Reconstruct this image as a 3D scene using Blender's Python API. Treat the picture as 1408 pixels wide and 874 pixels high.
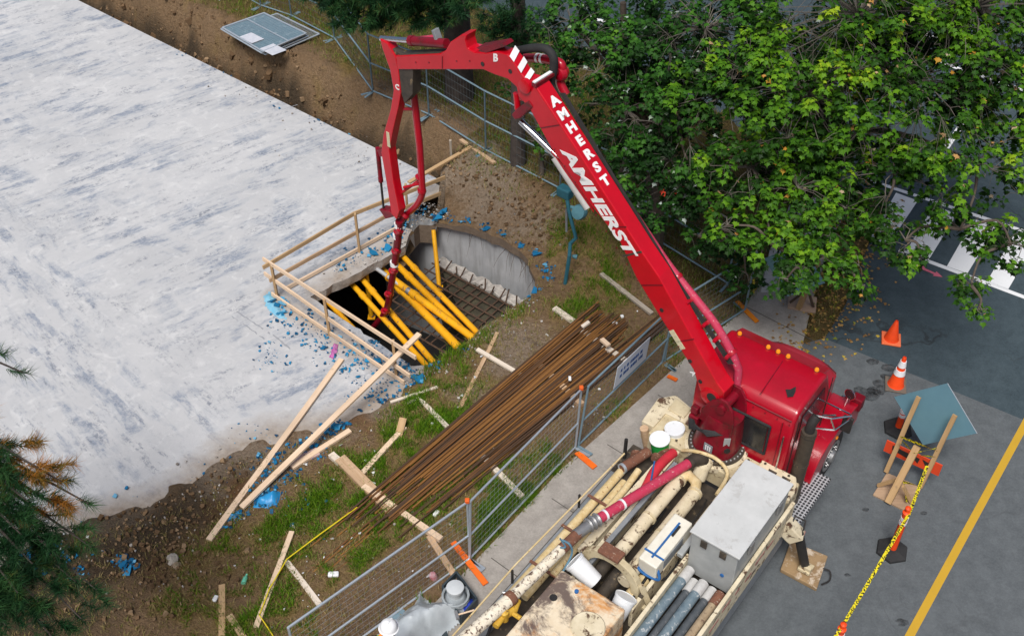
import bpy, bmesh, math, random
from mathutils import Vector, Matrix, noise
from mathutils.geometry import interpolate_bezier

random.seed(7)
R = math.radians
for o in list(bpy.data.objects):
    bpy.data.objects.remove(o, do_unlink=True)
C = bpy.context.scene.collection
SC = bpy.context.scene

# ------------------------------------------------------------------ camera
CAM_H, CAM_PITCH, FPX, IW, IH = 15.0, R(43), 1540.0, 1408, 874
cam = bpy.data.cameras.new('camera')
cam.sensor_width = 36.0
cam.lens = FPX / IW * 36.0
cam.clip_start = 0.1
cam.clip_end = 2000
camo = bpy.data.objects.new('camera', cam)
camo.location = (0, 0, CAM_H)
camo.rotation_euler = (math.pi / 2 - CAM_PITCH, 0, 0)
C.objects.link(camo)
SC.camera = camo

# ------------------------------------------------------------------ light
SUN_EL, SUN_AZ = R(60), R(195)          # azimuth clockwise from +Y: behind the viewer
w = bpy.data.worlds.new('World')
SC.world = w
w.use_nodes = True
nt = w.node_tree
bg = nt.nodes['Background']
sky = nt.nodes.new('ShaderNodeTexSky')
sky.sky_type = 'NISHITA'
sky.sun_disc = False
sky.sun_elevation = SUN_EL
sky.sun_rotation = SUN_AZ
sky.air_density = 1.0
sky.dust_density = 4.0
sky.ozone_density = 1.0
nt.links.new(sky.outputs['Color'], bg.inputs['Color'])
bg.inputs['Strength'].default_value = 0.062
sun = bpy.data.lights.new('sun', 'SUN')
sun.energy = 2.8
sun.angle = R(24)
sun.color = (1.0, 0.975, 0.94)
suno = bpy.data.objects.new('sun', sun)
sd = Vector((math.sin(SUN_AZ) * math.cos(SUN_EL), math.cos(SUN_AZ) * math.cos(SUN_EL), math.sin(SUN_EL)))
suno.rotation_euler = sd.to_track_quat('Z', 'Y').to_euler()
C.objects.link(suno)
vs = SC.view_settings
vs.view_transform = 'Standard'
vs.look = 'None'
vs.exposure = 0.43
vs.gamma = 1.0
vs.use_curve_mapping = False

# ------------------------------------------------------------------ survey helpers
FWD = Vector((0, math.cos(CAM_PITCH), -math.sin(CAM_PITCH)))
UPV = Vector((0, math.sin(CAM_PITCH), math.cos(CAM_PITCH)))
EYE = Vector((0, 0, CAM_H))

def ray(px, py):
    return FWD + Vector(((px - IW / 2) / FPX, 0, 0)) + UPV * ((IH / 2 - py) / FPX)

def P(px, py, z=0.0):
    d = ray(px, py)
    return EYE + d * ((z - CAM_H) / d.z)

def PV(px, py, a, n):
    """point of the sight line on the vertical plane through a with normal n"""
    d = ray(px, py)
    return EYE + d * (n.dot(a - EYE) / n.dot(d))

def smooth(a, b, x):
    t = max(0.0, min(1.0, (x - a) / (b - a)))
    return t * t * (3 - 2 * t)

def nz(x, y, s=1.0, o=0.0):
    return noise.noise((x * s + o, y * s - o, o * 1.7))

def in_poly(x, y, poly):
    c = False
    j = len(poly) - 1
    for i in range(len(poly)):
        xi, yi = poly[i][0], poly[i][1]
        xj, yj = poly[j][0], poly[j][1]
        if (yi > y) != (yj > y) and x < (xj - xi) * (y - yi) / (yj - yi) + xi:
            c = not c
        j = i
    return c

def near_poly(x, y, poly, closed=True):
    best = (1e9, 0, 0)
    n = len(poly)
    for i in range(n if closed else n - 1):
        ax, ay = poly[i][0], poly[i][1]
        bx, by = poly[(i + 1) % n][0], poly[(i + 1) % n][1]
        dx, dy = bx - ax, by - ay
        L = dx * dx + dy * dy or 1e-9
        t = max(0, min(1, ((x - ax) * dx + (y - ay) * dy) / L))
        qx, qy = ax + dx * t, ay + dy * t
        d = math.hypot(x - qx, y - qy)
        if d < best[0]:
            best = (d, qx, qy)
    return best

def sdist(x, y, poly):
    d = near_poly(x, y, poly)[0]
    return -d if in_poly(x, y, poly) else d

# ------------------------------------------------------------------ mesh helpers
class MB:
    def __init__(s):
        s.v = []
        s.f = []

    def add(s, vs, fs):
        o = len(s.v)
        s.v += [Vector(p) for p in vs]
        s.f += [tuple(i + o for i in f) for f in fs]
        return s

    def box(s, c, size, ax=None):
        c = Vector(c)
        ax = ax or (Vector((1, 0, 0)), Vector((0, 1, 0)), Vector((0, 0, 1)))
        h = [ax[i] * (size[i] / 2) for i in range(3)]
        vs = [c + h[0] * a + h[1] * b + h[2] * d for d in (-1, 1) for b in (-1, 1) for a in (-1, 1)]
        return s.add(vs, [(0, 2, 3, 1), (4, 5, 7, 6), (0, 1, 5, 4), (2, 6, 7, 3), (0, 4, 6, 2), (1, 3, 7, 5)])

    def beam(s, p, q, wd, ht, up=Vector((0, 0, 1))):
        p = Vector(p)
        q = Vector(q)
        x = (q - p)
        L = x.length
        x.normalize()
        y = Vector(up).cross(x)
        if y.length < 1e-4:
            y = Vector((1, 0, 0)).cross(x)
        y.normalize()
        z = x.cross(y)
        return s.box((p + q) / 2, (L, wd, ht), (x, y, z))

    def tube(s, pts, r, n=8, caps=True):
        pts = [Vector(p) for p in pts]
        m = len(pts)
        rs = r if isinstance(r, (list, tuple)) else [r] * m
        t0 = (pts[1] - pts[0]).normalized()
        u = t0.orthogonal().normalized()
        vs, fs = [], []
        for i in range(m):
            if i == 0:
                t = t0
            elif i == m - 1:
                t = (pts[i] - pts[i - 1]).normalized()
            else:
                t = ((pts[i] - pts[i - 1]).normalized() + (pts[i + 1] - pts[i]).normalized())
                t = t.normalized() if t.length > 1e-6 else t0
            u = (u - t * u.dot(t))
            u = u.normalized() if u.length > 1e-6 else t.orthogonal().normalized()
            b = t.cross(u)
            for k in range(n):
                a = 2 * math.pi * k / n
                vs.append(pts[i] + (u * math.cos(a) + b * math.sin(a)) * rs[i])
        for i in range(m - 1):
            for k in range(n):
                k2 = (k + 1) % n
                fs.append((i * n + k, i * n + k2, (i + 1) * n + k2, (i + 1) * n + k))
        if caps:
            fs.append(tuple(range(n - 1, -1, -1)))
            fs.append(tuple((m - 1) * n + k for k in range(n)))
        return s.add(vs, fs)

    def prism(s, poly, ext):
        poly = [Vector(p) for p in poly]
        ext = Vector(ext)
        n = len(poly)
        nrm = Vector((0, 0, 0))
        for i in range(n):
            nrm += poly[i].cross(poly[(i + 1) % n])
        if nrm.dot(ext) > 0:
            poly = poly[::-1]
        vs = poly + [p + ext for p in poly]
        fs = [tuple(range(n)), tuple(range(2 * n - 1, n - 1, -1))]
        for i in range(n):
            j = (i + 1) % n
            fs.append((j, i, i + n, j + n))
        return s.add(vs, fs)

    def lathe(s, base, axis, prof, n=20, ang=0.0):
        """prof: list of (radius, height) along axis; r = 0 closes"""
        base = Vector(base)
        axis = Vector(axis).normalized()
        u = axis.orthogonal().normalized()
        if abs(axis.z) > .9:
            u = Vector((1, 0, 0)) - axis * axis.x
            u.normalize()
        b = axis.cross(u)
        vs, fs = [], []
        for r, h in prof:
            for k in range(n):
                a = 2 * math.pi * k / n + ang
                vs.append(base + axis * h + (u * math.cos(a) + b * math.sin(a)) * max(r, 1e-4))
        for i in range(len(prof) - 1):
            for k in range(n):
                k2 = (k + 1) % n
                fs.append((i * n + k, i * n + k2, (i + 1) * n + k2, (i + 1) * n + k))
        fs.append(tuple(range(n - 1, -1, -1)))
        m = len(prof) - 1
        fs.append(tuple(m * n + k for k in range(n)))
        return s.add(vs, fs)

    def quad(s, a, b, c, d):
        return s.add([a, b, c, d], [(0, 1, 2, 3)])

def mesh_of(name, mb, mat, smooth_=False):
    me = bpy.data.meshes.new(name)
    me.from_pydata([tuple(p) for p in mb.v], [], mb.f)
    me.update()
    if mat:
        me.materials.append(mat)
    if smooth_:
        me.polygons.foreach_set('use_smooth', [True] * len(me.polygons))
        try:
            me.set_sharp_from_angle(angle=R(38))
        except Exception:
            pass
    return me

def frame_of(o):
    """world transform of an object whose parents only carry location and rotation"""
    m = Matrix.Translation(o.location) @ o.rotation_euler.to_matrix().to_4x4()
    p = o.parent
    while p:
        m = Matrix.Translation(p.location) @ p.rotation_euler.to_matrix().to_4x4() @ m
        p = p.parent
    return m

SPLIT = {'scrape', 'hose_coupling', 'door_seam', 'strap', 'collar', 'band', 'ring_bolt', 'pin_cap', 'hydraulic_pipe', 'pipe_clamp', 'ram_bracket',
         'white_band', 'pipe_bracket', 'plate_mark', 'pocket', 'turret_hose', 'boom_hose', 'hydraulic_hose', 'hazard_stripe', 'joint', 'print_line', 'brace'}

def pieces(mb):
    par = list(range(len(mb.v)))
    def find(i):
        while par[i] != i:
            par[i] = par[par[i]]
            i = par[i]
        return i
    for f in mb.f:
        a = find(f[0])
        for k in f[1:]:
            par[find(k)] = a
    comp = {}
    for f in mb.f:
        comp.setdefault(find(f[0]), []).append(f)
    out = []
    for fs in comp.values():
        ids = sorted({k for f in fs for k in f})
        ix = {k: n for n, k in enumerate(ids)}
        m = MB()
        m.v = [mb.v[k] for k in ids]
        m.f = [tuple(ix[k] for k in f) for f in fs]
        out.append(m)
    return out

def add(name, mb, mat, parent=None, smooth=False, bevel=0, seg=2, local=False):
    """one mesh object; coordinates in mb are world coordinates unless local"""
    if name in SPLIT:
        ps = pieces(mb)
        if len(ps) > 1:
            return [add1(name, q, mat, parent, smooth, bevel, seg, local) for q in ps][-1]
    return add1(name, mb, mat, parent, smooth, bevel, seg, local)

def add1(name, mb, mat, parent=None, smooth=False, bevel=0, seg=2, local=False):
    if parent is None:
        if not local:
            xs = [p.x for p in mb.v]
            ys = [p.y for p in mb.v]
            base = Vector(((min(xs) + max(xs)) / 2, (min(ys) + max(ys)) / 2, min(p.z for p in mb.v)))
            mb.v = [p - base for p in mb.v]
        else:
            base = Vector((0, 0, 0))
    else:
        base = Vector((0, 0, 0))
        if not local:
            inv = frame_of(parent).inverted()
            mb.v = [inv @ p for p in mb.v]
    o = bpy.data.objects.new(name, mesh_of(name, mb, mat, smooth))
    o.location = base
    o.parent = parent
    C.objects.link(o)
    if bevel:
        m = o.modifiers.new('bevel', 'BEVEL')
        m.width = bevel
        m.segments = seg
        m.limit_method = 'ANGLE'
        m.angle_limit = R(35)
    return o

def tag(o, label, cat, group=None):
    o['label'] = label
    o['category'] = cat
    if group:
        o['group'] = group
    return o

def thing(name, label, cat, loc=(0, 0, 0), rotz=0.0, group=None):
    o = bpy.data.objects.new(name, None)
    o.empty_display_size = .2
    o.location = loc
    o.rotation_euler = (0, 0, rotz)
    C.objects.link(o)
    return tag(o, label, cat, group)

def struct(o):
    o['kind'] = 'structure'
    return o

def copy_tree(o, parent=None):
    c = o.copy()
    C.objects.link(c)
    c.parent = parent
    for ch in [k for k in o.children]:
        copy_tree(ch, c)
    return c

# ------------------------------------------------------------------ materials
def hx(s):
    s = s.lstrip('#')
    c = [int(s[i:i + 2], 16) / 255 for i in (0, 2, 4)]
    return tuple((x / 12.92 if x < .04045 else ((x + .055) / 1.055) ** 2.4) for x in c) + (1,)

def rgba(c):
    return hx(c) if isinstance(c, str) else tuple(c) + ((1,) if len(c) == 3 else ())

class NT:
    def __init__(s, name):
        s.m = bpy.data.materials.new(name)
        s.m.use_nodes = True
        s.t = s.m.node_tree
        s.b = s.t.nodes['Principled BSDF']
        s.co = s.t.nodes.new('ShaderNodeTexCoord')
        s.geo = s.t.nodes.new('ShaderNodeNewGeometry')

    def n(s, t, **kw):
        k = s.t.nodes.new(t)
        for a, b in kw.items():
            setattr(k, a, b)
        return k

    def l(s, a, b):
        s.t.links.new(a, b)

    def noise(s, scale, detail=5, rough=.6, co=None, dist=0):
        k = s.n('ShaderNodeTexNoise')
        k.inputs['Scale'].default_value = scale
        k.inputs['Detail'].default_value = detail
        k.inputs['Roughness'].default_value = rough
        k.inputs['Distortion'].default_value = dist
        s.l(co if co is not None else s.co.outputs['Object'], k.inputs['Vector'])
        return k.outputs['Fac']

    def voro(s, scale, feature='F1', co=None):
        k = s.n('ShaderNodeTexVoronoi', feature=feature)
        k.inputs['Scale'].default_value = scale
        s.l(co if co is not None else s.co.outputs['Object'], k.inputs['Vector'])
        return k.outputs['Distance']

    def mapping(s, co, rot=(0, 0, 0), scale=(1, 1, 1), loc=(0, 0, 0)):
        k = s.n('ShaderNodeMapping')
        k.inputs['Rotation'].default_value = rot
        k.inputs['Scale'].default_value = scale
        k.inputs['Location'].default_value = loc
        s.l(co, k.inputs['Vector'])
        return k.outputs['Vector']

    def aligned(s, co, phi, sx, sy, loc=(0, 0, 0)):
        """coordinates stretched along the direction phi"""
        return s.mapping(s.mapping(co, rot=(0, 0, -phi)), scale=(sx, sy, 1), loc=loc)

    def ramp(s, fac, stops):
        k = s.n('ShaderNodeValToRGB')
        e = k.color_ramp.elements
        while len(e) < len(stops):
            e.new(.5)
        for i, (p, c) in enumerate(stops):
            e[i].position = p
            e[i].color = rgba(c) if not isinstance(c, (int, float)) else (c, c, c, 1)
        s.l(fac, k.inputs['Fac'])
        return k.outputs['Color']

    def mix(s, fac, a, b, mode='MIX'):
        k = s.n('ShaderNodeMix', data_type='RGBA', blend_type=mode)
        for sock, v in ((k.inputs[0], fac), (k.inputs[6], a), (k.inputs[7], b)):
            if isinstance(v, (int, float)):
                sock.default_value = v
            elif isinstance(v, (tuple, str)):
                sock.default_value = rgba(v)
            else:
                s.l(v, sock)
        return k.outputs[2]

    def math(s, op, a, b=0.0):
        k = s.n('ShaderNodeMath', operation=op)
        for sock, v in ((k.inputs[0], a), (k.inputs[1], b)):
            if isinstance(v, (int, float)):
                sock.default_value = v
            else:
                s.l(v, sock)
        return k.outputs[0]

    def attr(s, name):
        k = s.n('ShaderNodeAttribute', attribute_name=name)
        return k.outputs['Fac']

    def color(s, c):
        if isinstance(c, (tuple, str)):
            s.b.inputs['Base Color'].default_value = rgba(c)
        else:
            s.l(c, s.b.inputs['Base Color'])

    def bump(s, h, strength=.3, dist=.02):
        k = s.n('ShaderNodeBump')
        k.inputs['Strength'].default_value = strength
        k.inputs['Distance'].default_value = dist
        s.l(h, k.inputs['Height'])
        s.l(k.outputs['Normal'], s.b.inputs['Normal'])

    def set(s, **kw):
        for k, v in kw.items():
            i = s.b.inputs[k.replace('_', ' ')]
            if isinstance(v, (int, float, tuple)):
                i.default_value = v
            else:
                s.l(v, i)

def simple(name, c1, c2=None, rough=.6, metal=0.0, scale=6, wear=None, wscale=8, wamt=.5, bump=0, bscale=60, coat=0, spec=.3):
    """plain painted / raw surface: two-tone noise, optional wear patches of another colour"""
    m = NT(name)
    f = m.noise(scale, 6, .65)
    c1r = rgba(c1)
    c2r = rgba(c2) if c2 else tuple(x * .78 for x in c1r[:3]) + (1,)
    col = m.mix(m.ramp(f, [(.3, 0.0), (.7, 1.0)]), c1r, c2r)
    if wear:
        g = m.noise(wscale, 8, .7, dist=.4)
        mask = m.ramp(g, [(max(0, wamt - .03), 0.0), (min(1, wamt + .04), 1.0)])
        col = m.mix(mask, col, wear)
        m.l(m.math('ADD', m.math('MULTIPLY', mask, .3), rough), m.b.inputs['Roughness'])
    else:
        rr = m.math('ADD', m.math('MULTIPLY', f, .25), rough - .12)
        m.l(rr, m.b.inputs['Roughness'])
    m.color(col)
    m.set(Metallic=metal, Specular_IOR_Level=spec)
    if coat:
        m.set(Coat_Weight=coat, Coat_Roughness=.12)
    if bump:
        m.bump(m.noise(bscale, 4, .6), bump, .01)
    return m.m
# ------------------------------------------------------------------ site plan (metres)
SL_P = Vector((-3.15, 21.88, 0))                 # point on the slab's far edge
SL_U = Vector((.778, -.628, 0)).normalized()     # along that edge
SL_N = Vector((-SL_U.y, SL_U.x, 0))              # away from the slab

def slab_d(x, y):
    return (x - SL_P.x) * SL_N.x + (y - SL_P.y) * SL_N.y

def slab_s(x, y):
    return (x - SL_P.x) * SL_U.x + (y - SL_P.y) * SL_U.y

def jag(pts, step, amp, seed):
    """broken edge: subdivide a closed outline and push the points about"""
    rng = random.Random(seed)
    out = []
    for i in range(len(pts)):
        a, b = Vector(pts[i]), Vector(pts[(i + 1) % len(pts)])
        k = max(1, int((b - a).length / step))
        for j in range(k):
            p = a.lerp(b, j / k)
            out.append(Vector((p.x + rng.uniform(-amp, amp), p.y + rng.uniform(-amp, amp), 0)))
    return out

PIT_PX = [(427, 408), (470, 386), (515, 362), (556, 339), (562, 322), (576, 307), (592, 306), (641, 317), (693, 339),
          (722, 356), (737, 387), (730, 408), (700, 432), (659, 459), (624, 487), (590, 502), (566, 502), (520, 471), (470, 437)]
PIT0 = [P(x, y) for x, y in PIT_PX]
PIT = jag(PIT0, .16, .03, 3)

near_edge = [P(x, y) for x, y in [(585, 512), (555, 535), (520, 552), (470, 580), (430, 592), (380, 598), (330, 612), (290, 640),
                                  (262, 672), (200, 697), (130, 712), (60, 735), (-60, 790), (-260, 880)]]
SLAB_END = P(602, 247)
SLAB = [SL_P - SL_U * 60, Vector((SLAB_END.x, SLAB_END.y, 0)), P(612, 285), P(600, 305), P(600, 420)] + near_edge + \
       [Vector((-60, 2, 0)), Vector((-75, 40, 0))]

TR_AZ = R(37)
FW = Vector((math.sin(TR_AZ), math.cos(TR_AZ), 0))
LF = Vector((-math.cos(TR_AZ), math.sin(TR_AZ), 0))
TO = P(985, 612, 1.5)
TO.z = 0

def T(x, y, z=0.0):
    return TO + FW * x + LF * y + Vector((0, 0, z))

walk_left = [P(x, y) for x, y in [(330, 1120), (480, 955), (600, 826), (698, 724), (768, 648), (888, 541), (940, 494), (1012, 434),
                                  (1040, 398), (1058, 352), (1075, 310), (1092, 270)]]
verge_left = [P(x, y) for x, y in [(1175, 262), (1158, 300), (1136, 355), (1118, 410), (1104, 472)]]
axis_line = [T(2.75, -.05), T(-3, -.05), T(-9.5, -.05)]
WALK = walk_left + verge_left + axis_line
A0, A1 = P(1134, 465), P(1408, 577)
adir = (A1 - A0).normalized()
APRON = [P(1104, 472), A0, A1, A1 + adir * 30, A1 + adir * 30 - FW * 40, T(-9.5, -.05) - FW * 20, T(-9.5, -.05), T(-3, -.05), T(2.75, -.05)]
st_left = [P(x, y) for x, y in [(1134, 465), (1163, 418), (1188, 352), (1213, 292), (1150, 262), (1060, 214), (960, 168), (820, 102), (700, 52), (600, 12), (500, -30)]]
STREET = st_left + [Vector((-40, 75, 0)), Vector((-150, 300, 0)), Vector((300, 300, 0)), Vector((300, 0, 0)), A1 + adir * 30, A1]
PAVED = [WALK, APRON, STREET]

_gh = {}

def gh(x, y):
    """terrain height"""
    d, s = slab_d(x, y), slab_s(x, y)
    far = smooth(-14, 60, 0)
    n1 = nz(x, y, .9, 3.1)
    n2 = nz(x, y, 3.2, 7.7)
    n3 = nz(x, y, 7.5, 1.2)
    top = .72 + .08 * n1 + .03 * n2
    # trench and bank along the slab
    crest = .98 + .25 * nz(s, 0, .8, 5.0) + .15 * nz(s, 0, 2.4, 2.0)
    if d < .42:
        tr = -.55
    else:
        tr = -.55 + (top + .55) * smooth(.36, crest, d) + (.16 * n2 + .20 * n3 + .10 * nz(x, y, 5.2, 9.1)) * smooth(.3, .6, d) * (1 - smooth(crest, crest + .5, d))
    # slope behind the pit wall
    sl = .03 + (top - .03) * smooth(-1.3, .45 + .3 * n1, d) + .05 * n2 * smooth(-1.3, -1.0, d) + .02 * n3
    k = smooth(1.5, 2.3, s)
    h = tr * (1 - k) + sl * k
    # the bank runs out towards the pavement
    h = .05 + (h - .05) * (1 - smooth(5.2, 8.6, s)) if s > 5.2 else h
    # this side of the pit
    low = .07 + .05 * n1 + .03 * n2 + .015 * n3
    if d < -1.3:
        kk = smooth(-1.3, -1.9, d)
        h = h * (1 - kk) + low * kk
    ins = sdist(x, y, SLAB)
    if ins < 1.2 and d < -1.9:
        e = .045 * n2 + .05 * n1
        f = smooth(-.45, .35, ins + e * 4)
        h = -.14 * (1 - f) + h * f
        if ins < -.55:
            h = -.5
    elif ins < 0:
        h = -.55
    for pl in PAVED:
        q = sdist(x, y, pl)
        if q < .25:
            f = smooth(-.06, .22, q)
            h = -.07 * (1 - f) + h * f if q > -.06 else -.07
    return h

def PG(px, py):
    """sight line meets the terrain"""
    z = 1.0
    while z > -.6:
        p = P(px, py, z)
        if max(gh(p.x, p.y), -.02 if slab_d(p.x, p.y) < .1 else -.6) >= z:
            break
        z -= .025
    return p

def axis_coords(lo, hi, step, far):
    a = []
    x = lo
    while x <= hi + 1e-6:
        a.append(x)
        x += step
    s = step
    x = hi
    r = []
    while x < far:
        s *= 1.5
        x += s
        r.append(x)
    s = step
    x = lo
    l = []
    while x > -far:
        s *= 1.5
        x -= s
        l.append(x)
    return l[::-1] + a + r

GX = axis_coords(-12.5, 9.5, .12, 420)
GY = axis_coords(7.0, 29.5, .12, 420)

def painted(x, y, blobs):
    v = 0
    for bx, by, r, s in blobs:
        q = math.hypot(x - bx, y - by) / r
        if q < 1:
            v = max(v, s * (1 - q * q))
    return v

def blobs(l):
    out = []
    for px, py, r, s in l:
        p = P(px, py, .1)
        out.append((p.x, p.y, r, s))
    return out

GREEN = blobs([(620, 520, .8, .8), (560, 560, .9, .95), (600, 590, .8, 1), (540, 610, .9, .9), (500, 640, .7, .8), (560, 650, 1.0, 1),
               (450, 690, 1.0, .9), (500, 700, .8, .9), (400, 720, .9, .7), (560, 700, .8, .8), (320, 750, .9, .5), (640, 620, .6, .6),
               (690, 700, 1.0, .9), (740, 650, .8, .9), (660, 470, .5, .6), (600, 480, .5, .9), (300, 800, .9, .4), (430, 770, .8, .6),
               (340, 840, 1.0, .6), (470, 760, .6, .6), (800, 420, 1.0, .6), (830, 380, 1.0, .7), (870, 560, .8, .5), (940, 480, .8, .5),
               (790, 330, 1.0, .6), (320, 5, 1.6, 1), (360, -10, 2, 1), (590, 60, 1.5, .7), (480, 60, 1.2, .8), (520, 90, 1.0, .6), (700, 440, .5, .5),
               (610, 655, .6, .7), (720, 690, .7, .9), (280, 850, .7, .5), (420, 845, .7, .4)])
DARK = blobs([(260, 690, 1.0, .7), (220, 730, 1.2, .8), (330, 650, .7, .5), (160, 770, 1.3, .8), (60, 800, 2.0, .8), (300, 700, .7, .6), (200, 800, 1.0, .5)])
SAND = blobs([(340, 625, .6, .9), (390, 640, .5, .7), (280, 665, .5, .8), (520, 560, .5, .7), (690, 280, 1.2, .8), (650, 255, 1.0, .8), (740, 320, .8, .7), (430, 560, .8, .9), (490, 545, .7, 1), (380, 600, .6, .5), (700, 480, .9, .8),
              (640, 540, .7, .7), (740, 470, .8, .6), (600, 640, .4, .4), (310, 620, .8, .9), (270, 640, .8, .8), (150, 730, 1.0, .7),
              (440, 600, .7, .6), (850, 600, .8, .4)])
ORNG = blobs([(290, 690, .5, 1), (330, 660, .4, 1), (60, 690, .9, 1), (150, 780, .7, .9), (470, 570, .5, .8), (20, 720, .9, .9), (210, 790, .6, .7)])

def cover(x, y):
    """(grass, dark soil and trench bottom, sandy, reddish) weights of the ground surface"""
    d, s = slab_d(x, y), slab_s(x, y)
    x, y = x + .45 * nz(x, y, 1.1, 21) + .25 * nz(x, y, 3.1, 31), y + .45 * nz(x, y, 1.1, 41) + .25 * nz(x, y, 3.1, 51)
    n = nz(x, y, 1.3, 11) * .5 + nz(x, y, 3.5, 5) * .3
    g = painted(x, y, GREEN)
    back = smooth(1.2, 1.8, d + n * .6) if s < 2 else smooth(.1, .6, d + n * .5)
    g = max(g, back * (.35 + .5 * n))
    dark = painted(x, y, DARK)
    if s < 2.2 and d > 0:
        dark = max(dark, 1 - smooth(.35, .85, d + n * .3))  # ground coloured darker along the trench bottom
    br = smooth(-.22, .18, nz(x, y, 2.3, 17) + .5 * nz(x, y, 5.1, 3))
    return max(0, min(1, (g + n * .35) * (.38 + .62 * br))), dark, painted(x, y, SAND), painted(x, y, ORNG), back

# ---- ground sheet
gv, gf, ga = [], [], []
nx, ny = len(GX), len(GY)
PITC = PIT0
for j, y in enumerate(GY):
    for i, x in enumerate(GX):
        inside = -13 < x < 10 and 6.5 < y < 30
        if inside:
            z = gh(x, y)
            c = cover(x, y)
        else:
            xx = max(-13, min(10, x))
            yy = max(6.5, min(30, y))
            z = gh(x, y) if abs(x) < 60 and abs(y) < 80 else -.1
            c = cover(xx, yy)
        gv.append([x, y, z])
        ga.append(c)
pin = [in_poly(v[0], v[1], PIT0) if -6 < v[0] < 2 and 13 < v[1] < 20.5 else False for v in gv]
under = [sdist(v[0], v[1], SLAB) < -.9 if abs(v[0]) < 14 and v[1] < 31 else False for v in gv]
keep = []
for j in range(ny - 1):
    for i in range(nx - 1):
        q = (j * nx + i, j * nx + i + 1, (j + 1) * nx + i + 1, (j + 1) * nx + i)
        cx = sum(gv[k][0] for k in q) / 4
        cy = sum(gv[k][1] for k in q) / 4
        if -6 < cx < 2 and 13 < cy < 20.5 and in_poly(cx, cy, PIT):
            continue
        if all(under[k] for k in q):
            continue
        keep.append(q)
# snap the rim of the sheet to the broken pit edge
cnt = {}
for q in keep:
    for k in q:
        cnt[k] = cnt.get(k, 0) + 1
for k, c in cnt.items():
    v = gv[k]
    if c < 4 and -6 < v[0] < 2 and 13 < v[1] < 20.5:
        dd, qx, qy = near_poly(v[0], v[1], PIT)
        if dd < .2:
            v[0], v[1] = qx, qy
used = sorted(cnt)
idx = {k: n for n, k in enumerate(used)}
mb = MB()
mb.v = [Vector(gv[k]) for k in used]
mb.f = [tuple(idx[k] for k in q) for q in keep]

m = NT('soil_and_turf')
pos = m.geo.outputs['Position']
f1 = m.noise(1.6, 8, .7, pos)
f2 = m.noise(14, 6, .7, pos)
f3 = m.noise(55, 4, .7, pos)
soil = m.mix(m.ramp(f2, [(.3, 0.), (.7, 1.)]), (.17, .098, .048), (.34, .225, .125))
soil = m.mix(m.ramp(f3, [(.42, 0.), (.75, .7)]), soil, (.34, .245, .155))
straw = m.mix(m.ramp(f2, [(.3, 0.), (.68, 1.)]), (.17, .115, .036), (.38, .265, .10))
turf = m.mix(m.ramp(f3, [(.3, 0.), (.7, 1.)]), (.06, .105, .010), (.22, .22, .045))
thick = m.mix(m.ramp(f2, [(.3, 0.), (.7, 1.)]), (.05, .045, .010), (.16, .115, .030))
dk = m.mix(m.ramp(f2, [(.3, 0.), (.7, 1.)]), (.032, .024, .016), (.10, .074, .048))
sand = m.mix(m.ramp(f2, [(.35, 0.), (.7, 1.)]), (.27, .20, .14), (.41, .33, .25))
col = m.mix(m.ramp(m.math('ADD', m.attr('grass'), m.math('MULTIPLY', m.math('SUBTRACT', f1, .5), .8)), [(.05, 0.), (.45, 1.)]), soil, straw)
col = m.mix(m.ramp(m.math('ADD', m.attr('grass'), m.math('MULTIPLY', m.math('SUBTRACT', f2, .5), 1.0)), [(.45, 0.), (.85, 1.)]), col, turf)
col = m.mix(m.math('MULTIPLY', m.attr('back'), .8), col, thick)
col = m.mix(m.ramp(m.math('ADD', m.attr('sand'), m.math('MULTIPLY', m.math('SUBTRACT', f2, .5), .9)), [(.25, 0.), (.7, .85)]), col, sand)
col = m.mix(m.ramp(m.math('ADD', m.attr('orange'), m.math('MULTIPLY', m.math('SUBTRACT', f2, .5), 1.2)), [(.4, 0.), (.9, .7)]), col, (.22, .095, .028))
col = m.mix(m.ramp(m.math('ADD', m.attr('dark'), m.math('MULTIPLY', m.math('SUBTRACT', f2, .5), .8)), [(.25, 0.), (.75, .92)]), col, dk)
col = m.mix(m.ramp(m.noise(6.5, 9, .82, pos, dist=.9), [(.33, .7), (.45, 0.)]), col, (.035, .026, .018))  # crevice shade painted into the soil colour as dark blotches
col = m.mix(m.ramp(m.noise(23, 7, .8, pos), [(.60, 0.), (.72, .45)]), col, (.40, .30, .20))
m.color(col)
m.set(Roughness=.95, Specular_IOR_Level=.2)
m.bump(m.math('ADD', f3, m.math('MULTIPLY', f2, 1.6)), .9, .09)
M_GROUND = m.m
ground = struct(add('ground', mb, M_GROUND, local=True, smooth=True))
me = ground.data
for n_, name in enumerate(('grass', 'dark', 'sand', 'orange', 'back')):
    a = me.attributes.new(name, 'FLOAT', 'POINT')
    a.data.foreach_set('value', [ga[k][n_] for k in used])

# ---- concrete slab (roof of the buried tank)
m = NT('slab_concrete')
pos = m.geo.outputs['Position']
s1 = m.noise(1.0, 7, .7, m.aligned(pos, R(36), .8, 3.0))
s1b = m.noise(1.0, 5, .7, m.aligned(pos, R(36), 1.6, 5.5, (3, 1, 0)))
s2 = m.noise(1.0, 7, .7, m.aligned(pos, R(-47), .8, 3.0, (5, 2, 0)))
s2b = m.noise(1.0, 5, .7, m.aligned(pos, R(-47), 1.4, 6, (8, 2, 0)))
big = m.noise(.3, 5, .65, pos)
mid_ = m.noise(.62, 6, .68, pos, dist=.8)
spk = m.noise(11, 9, .8, pos, dist=.5)
fine = m.noise(80, 5, .7, pos)
base = m.mix(m.ramp(big, [(.3, 0.), (.7, 1.)]), (.40, .405, .415), (.52, .522, .527))
base = m.mix(m.ramp(fine, [(.35, 0.), (.75, .3)]), base, (.40, .40, .41))
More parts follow.
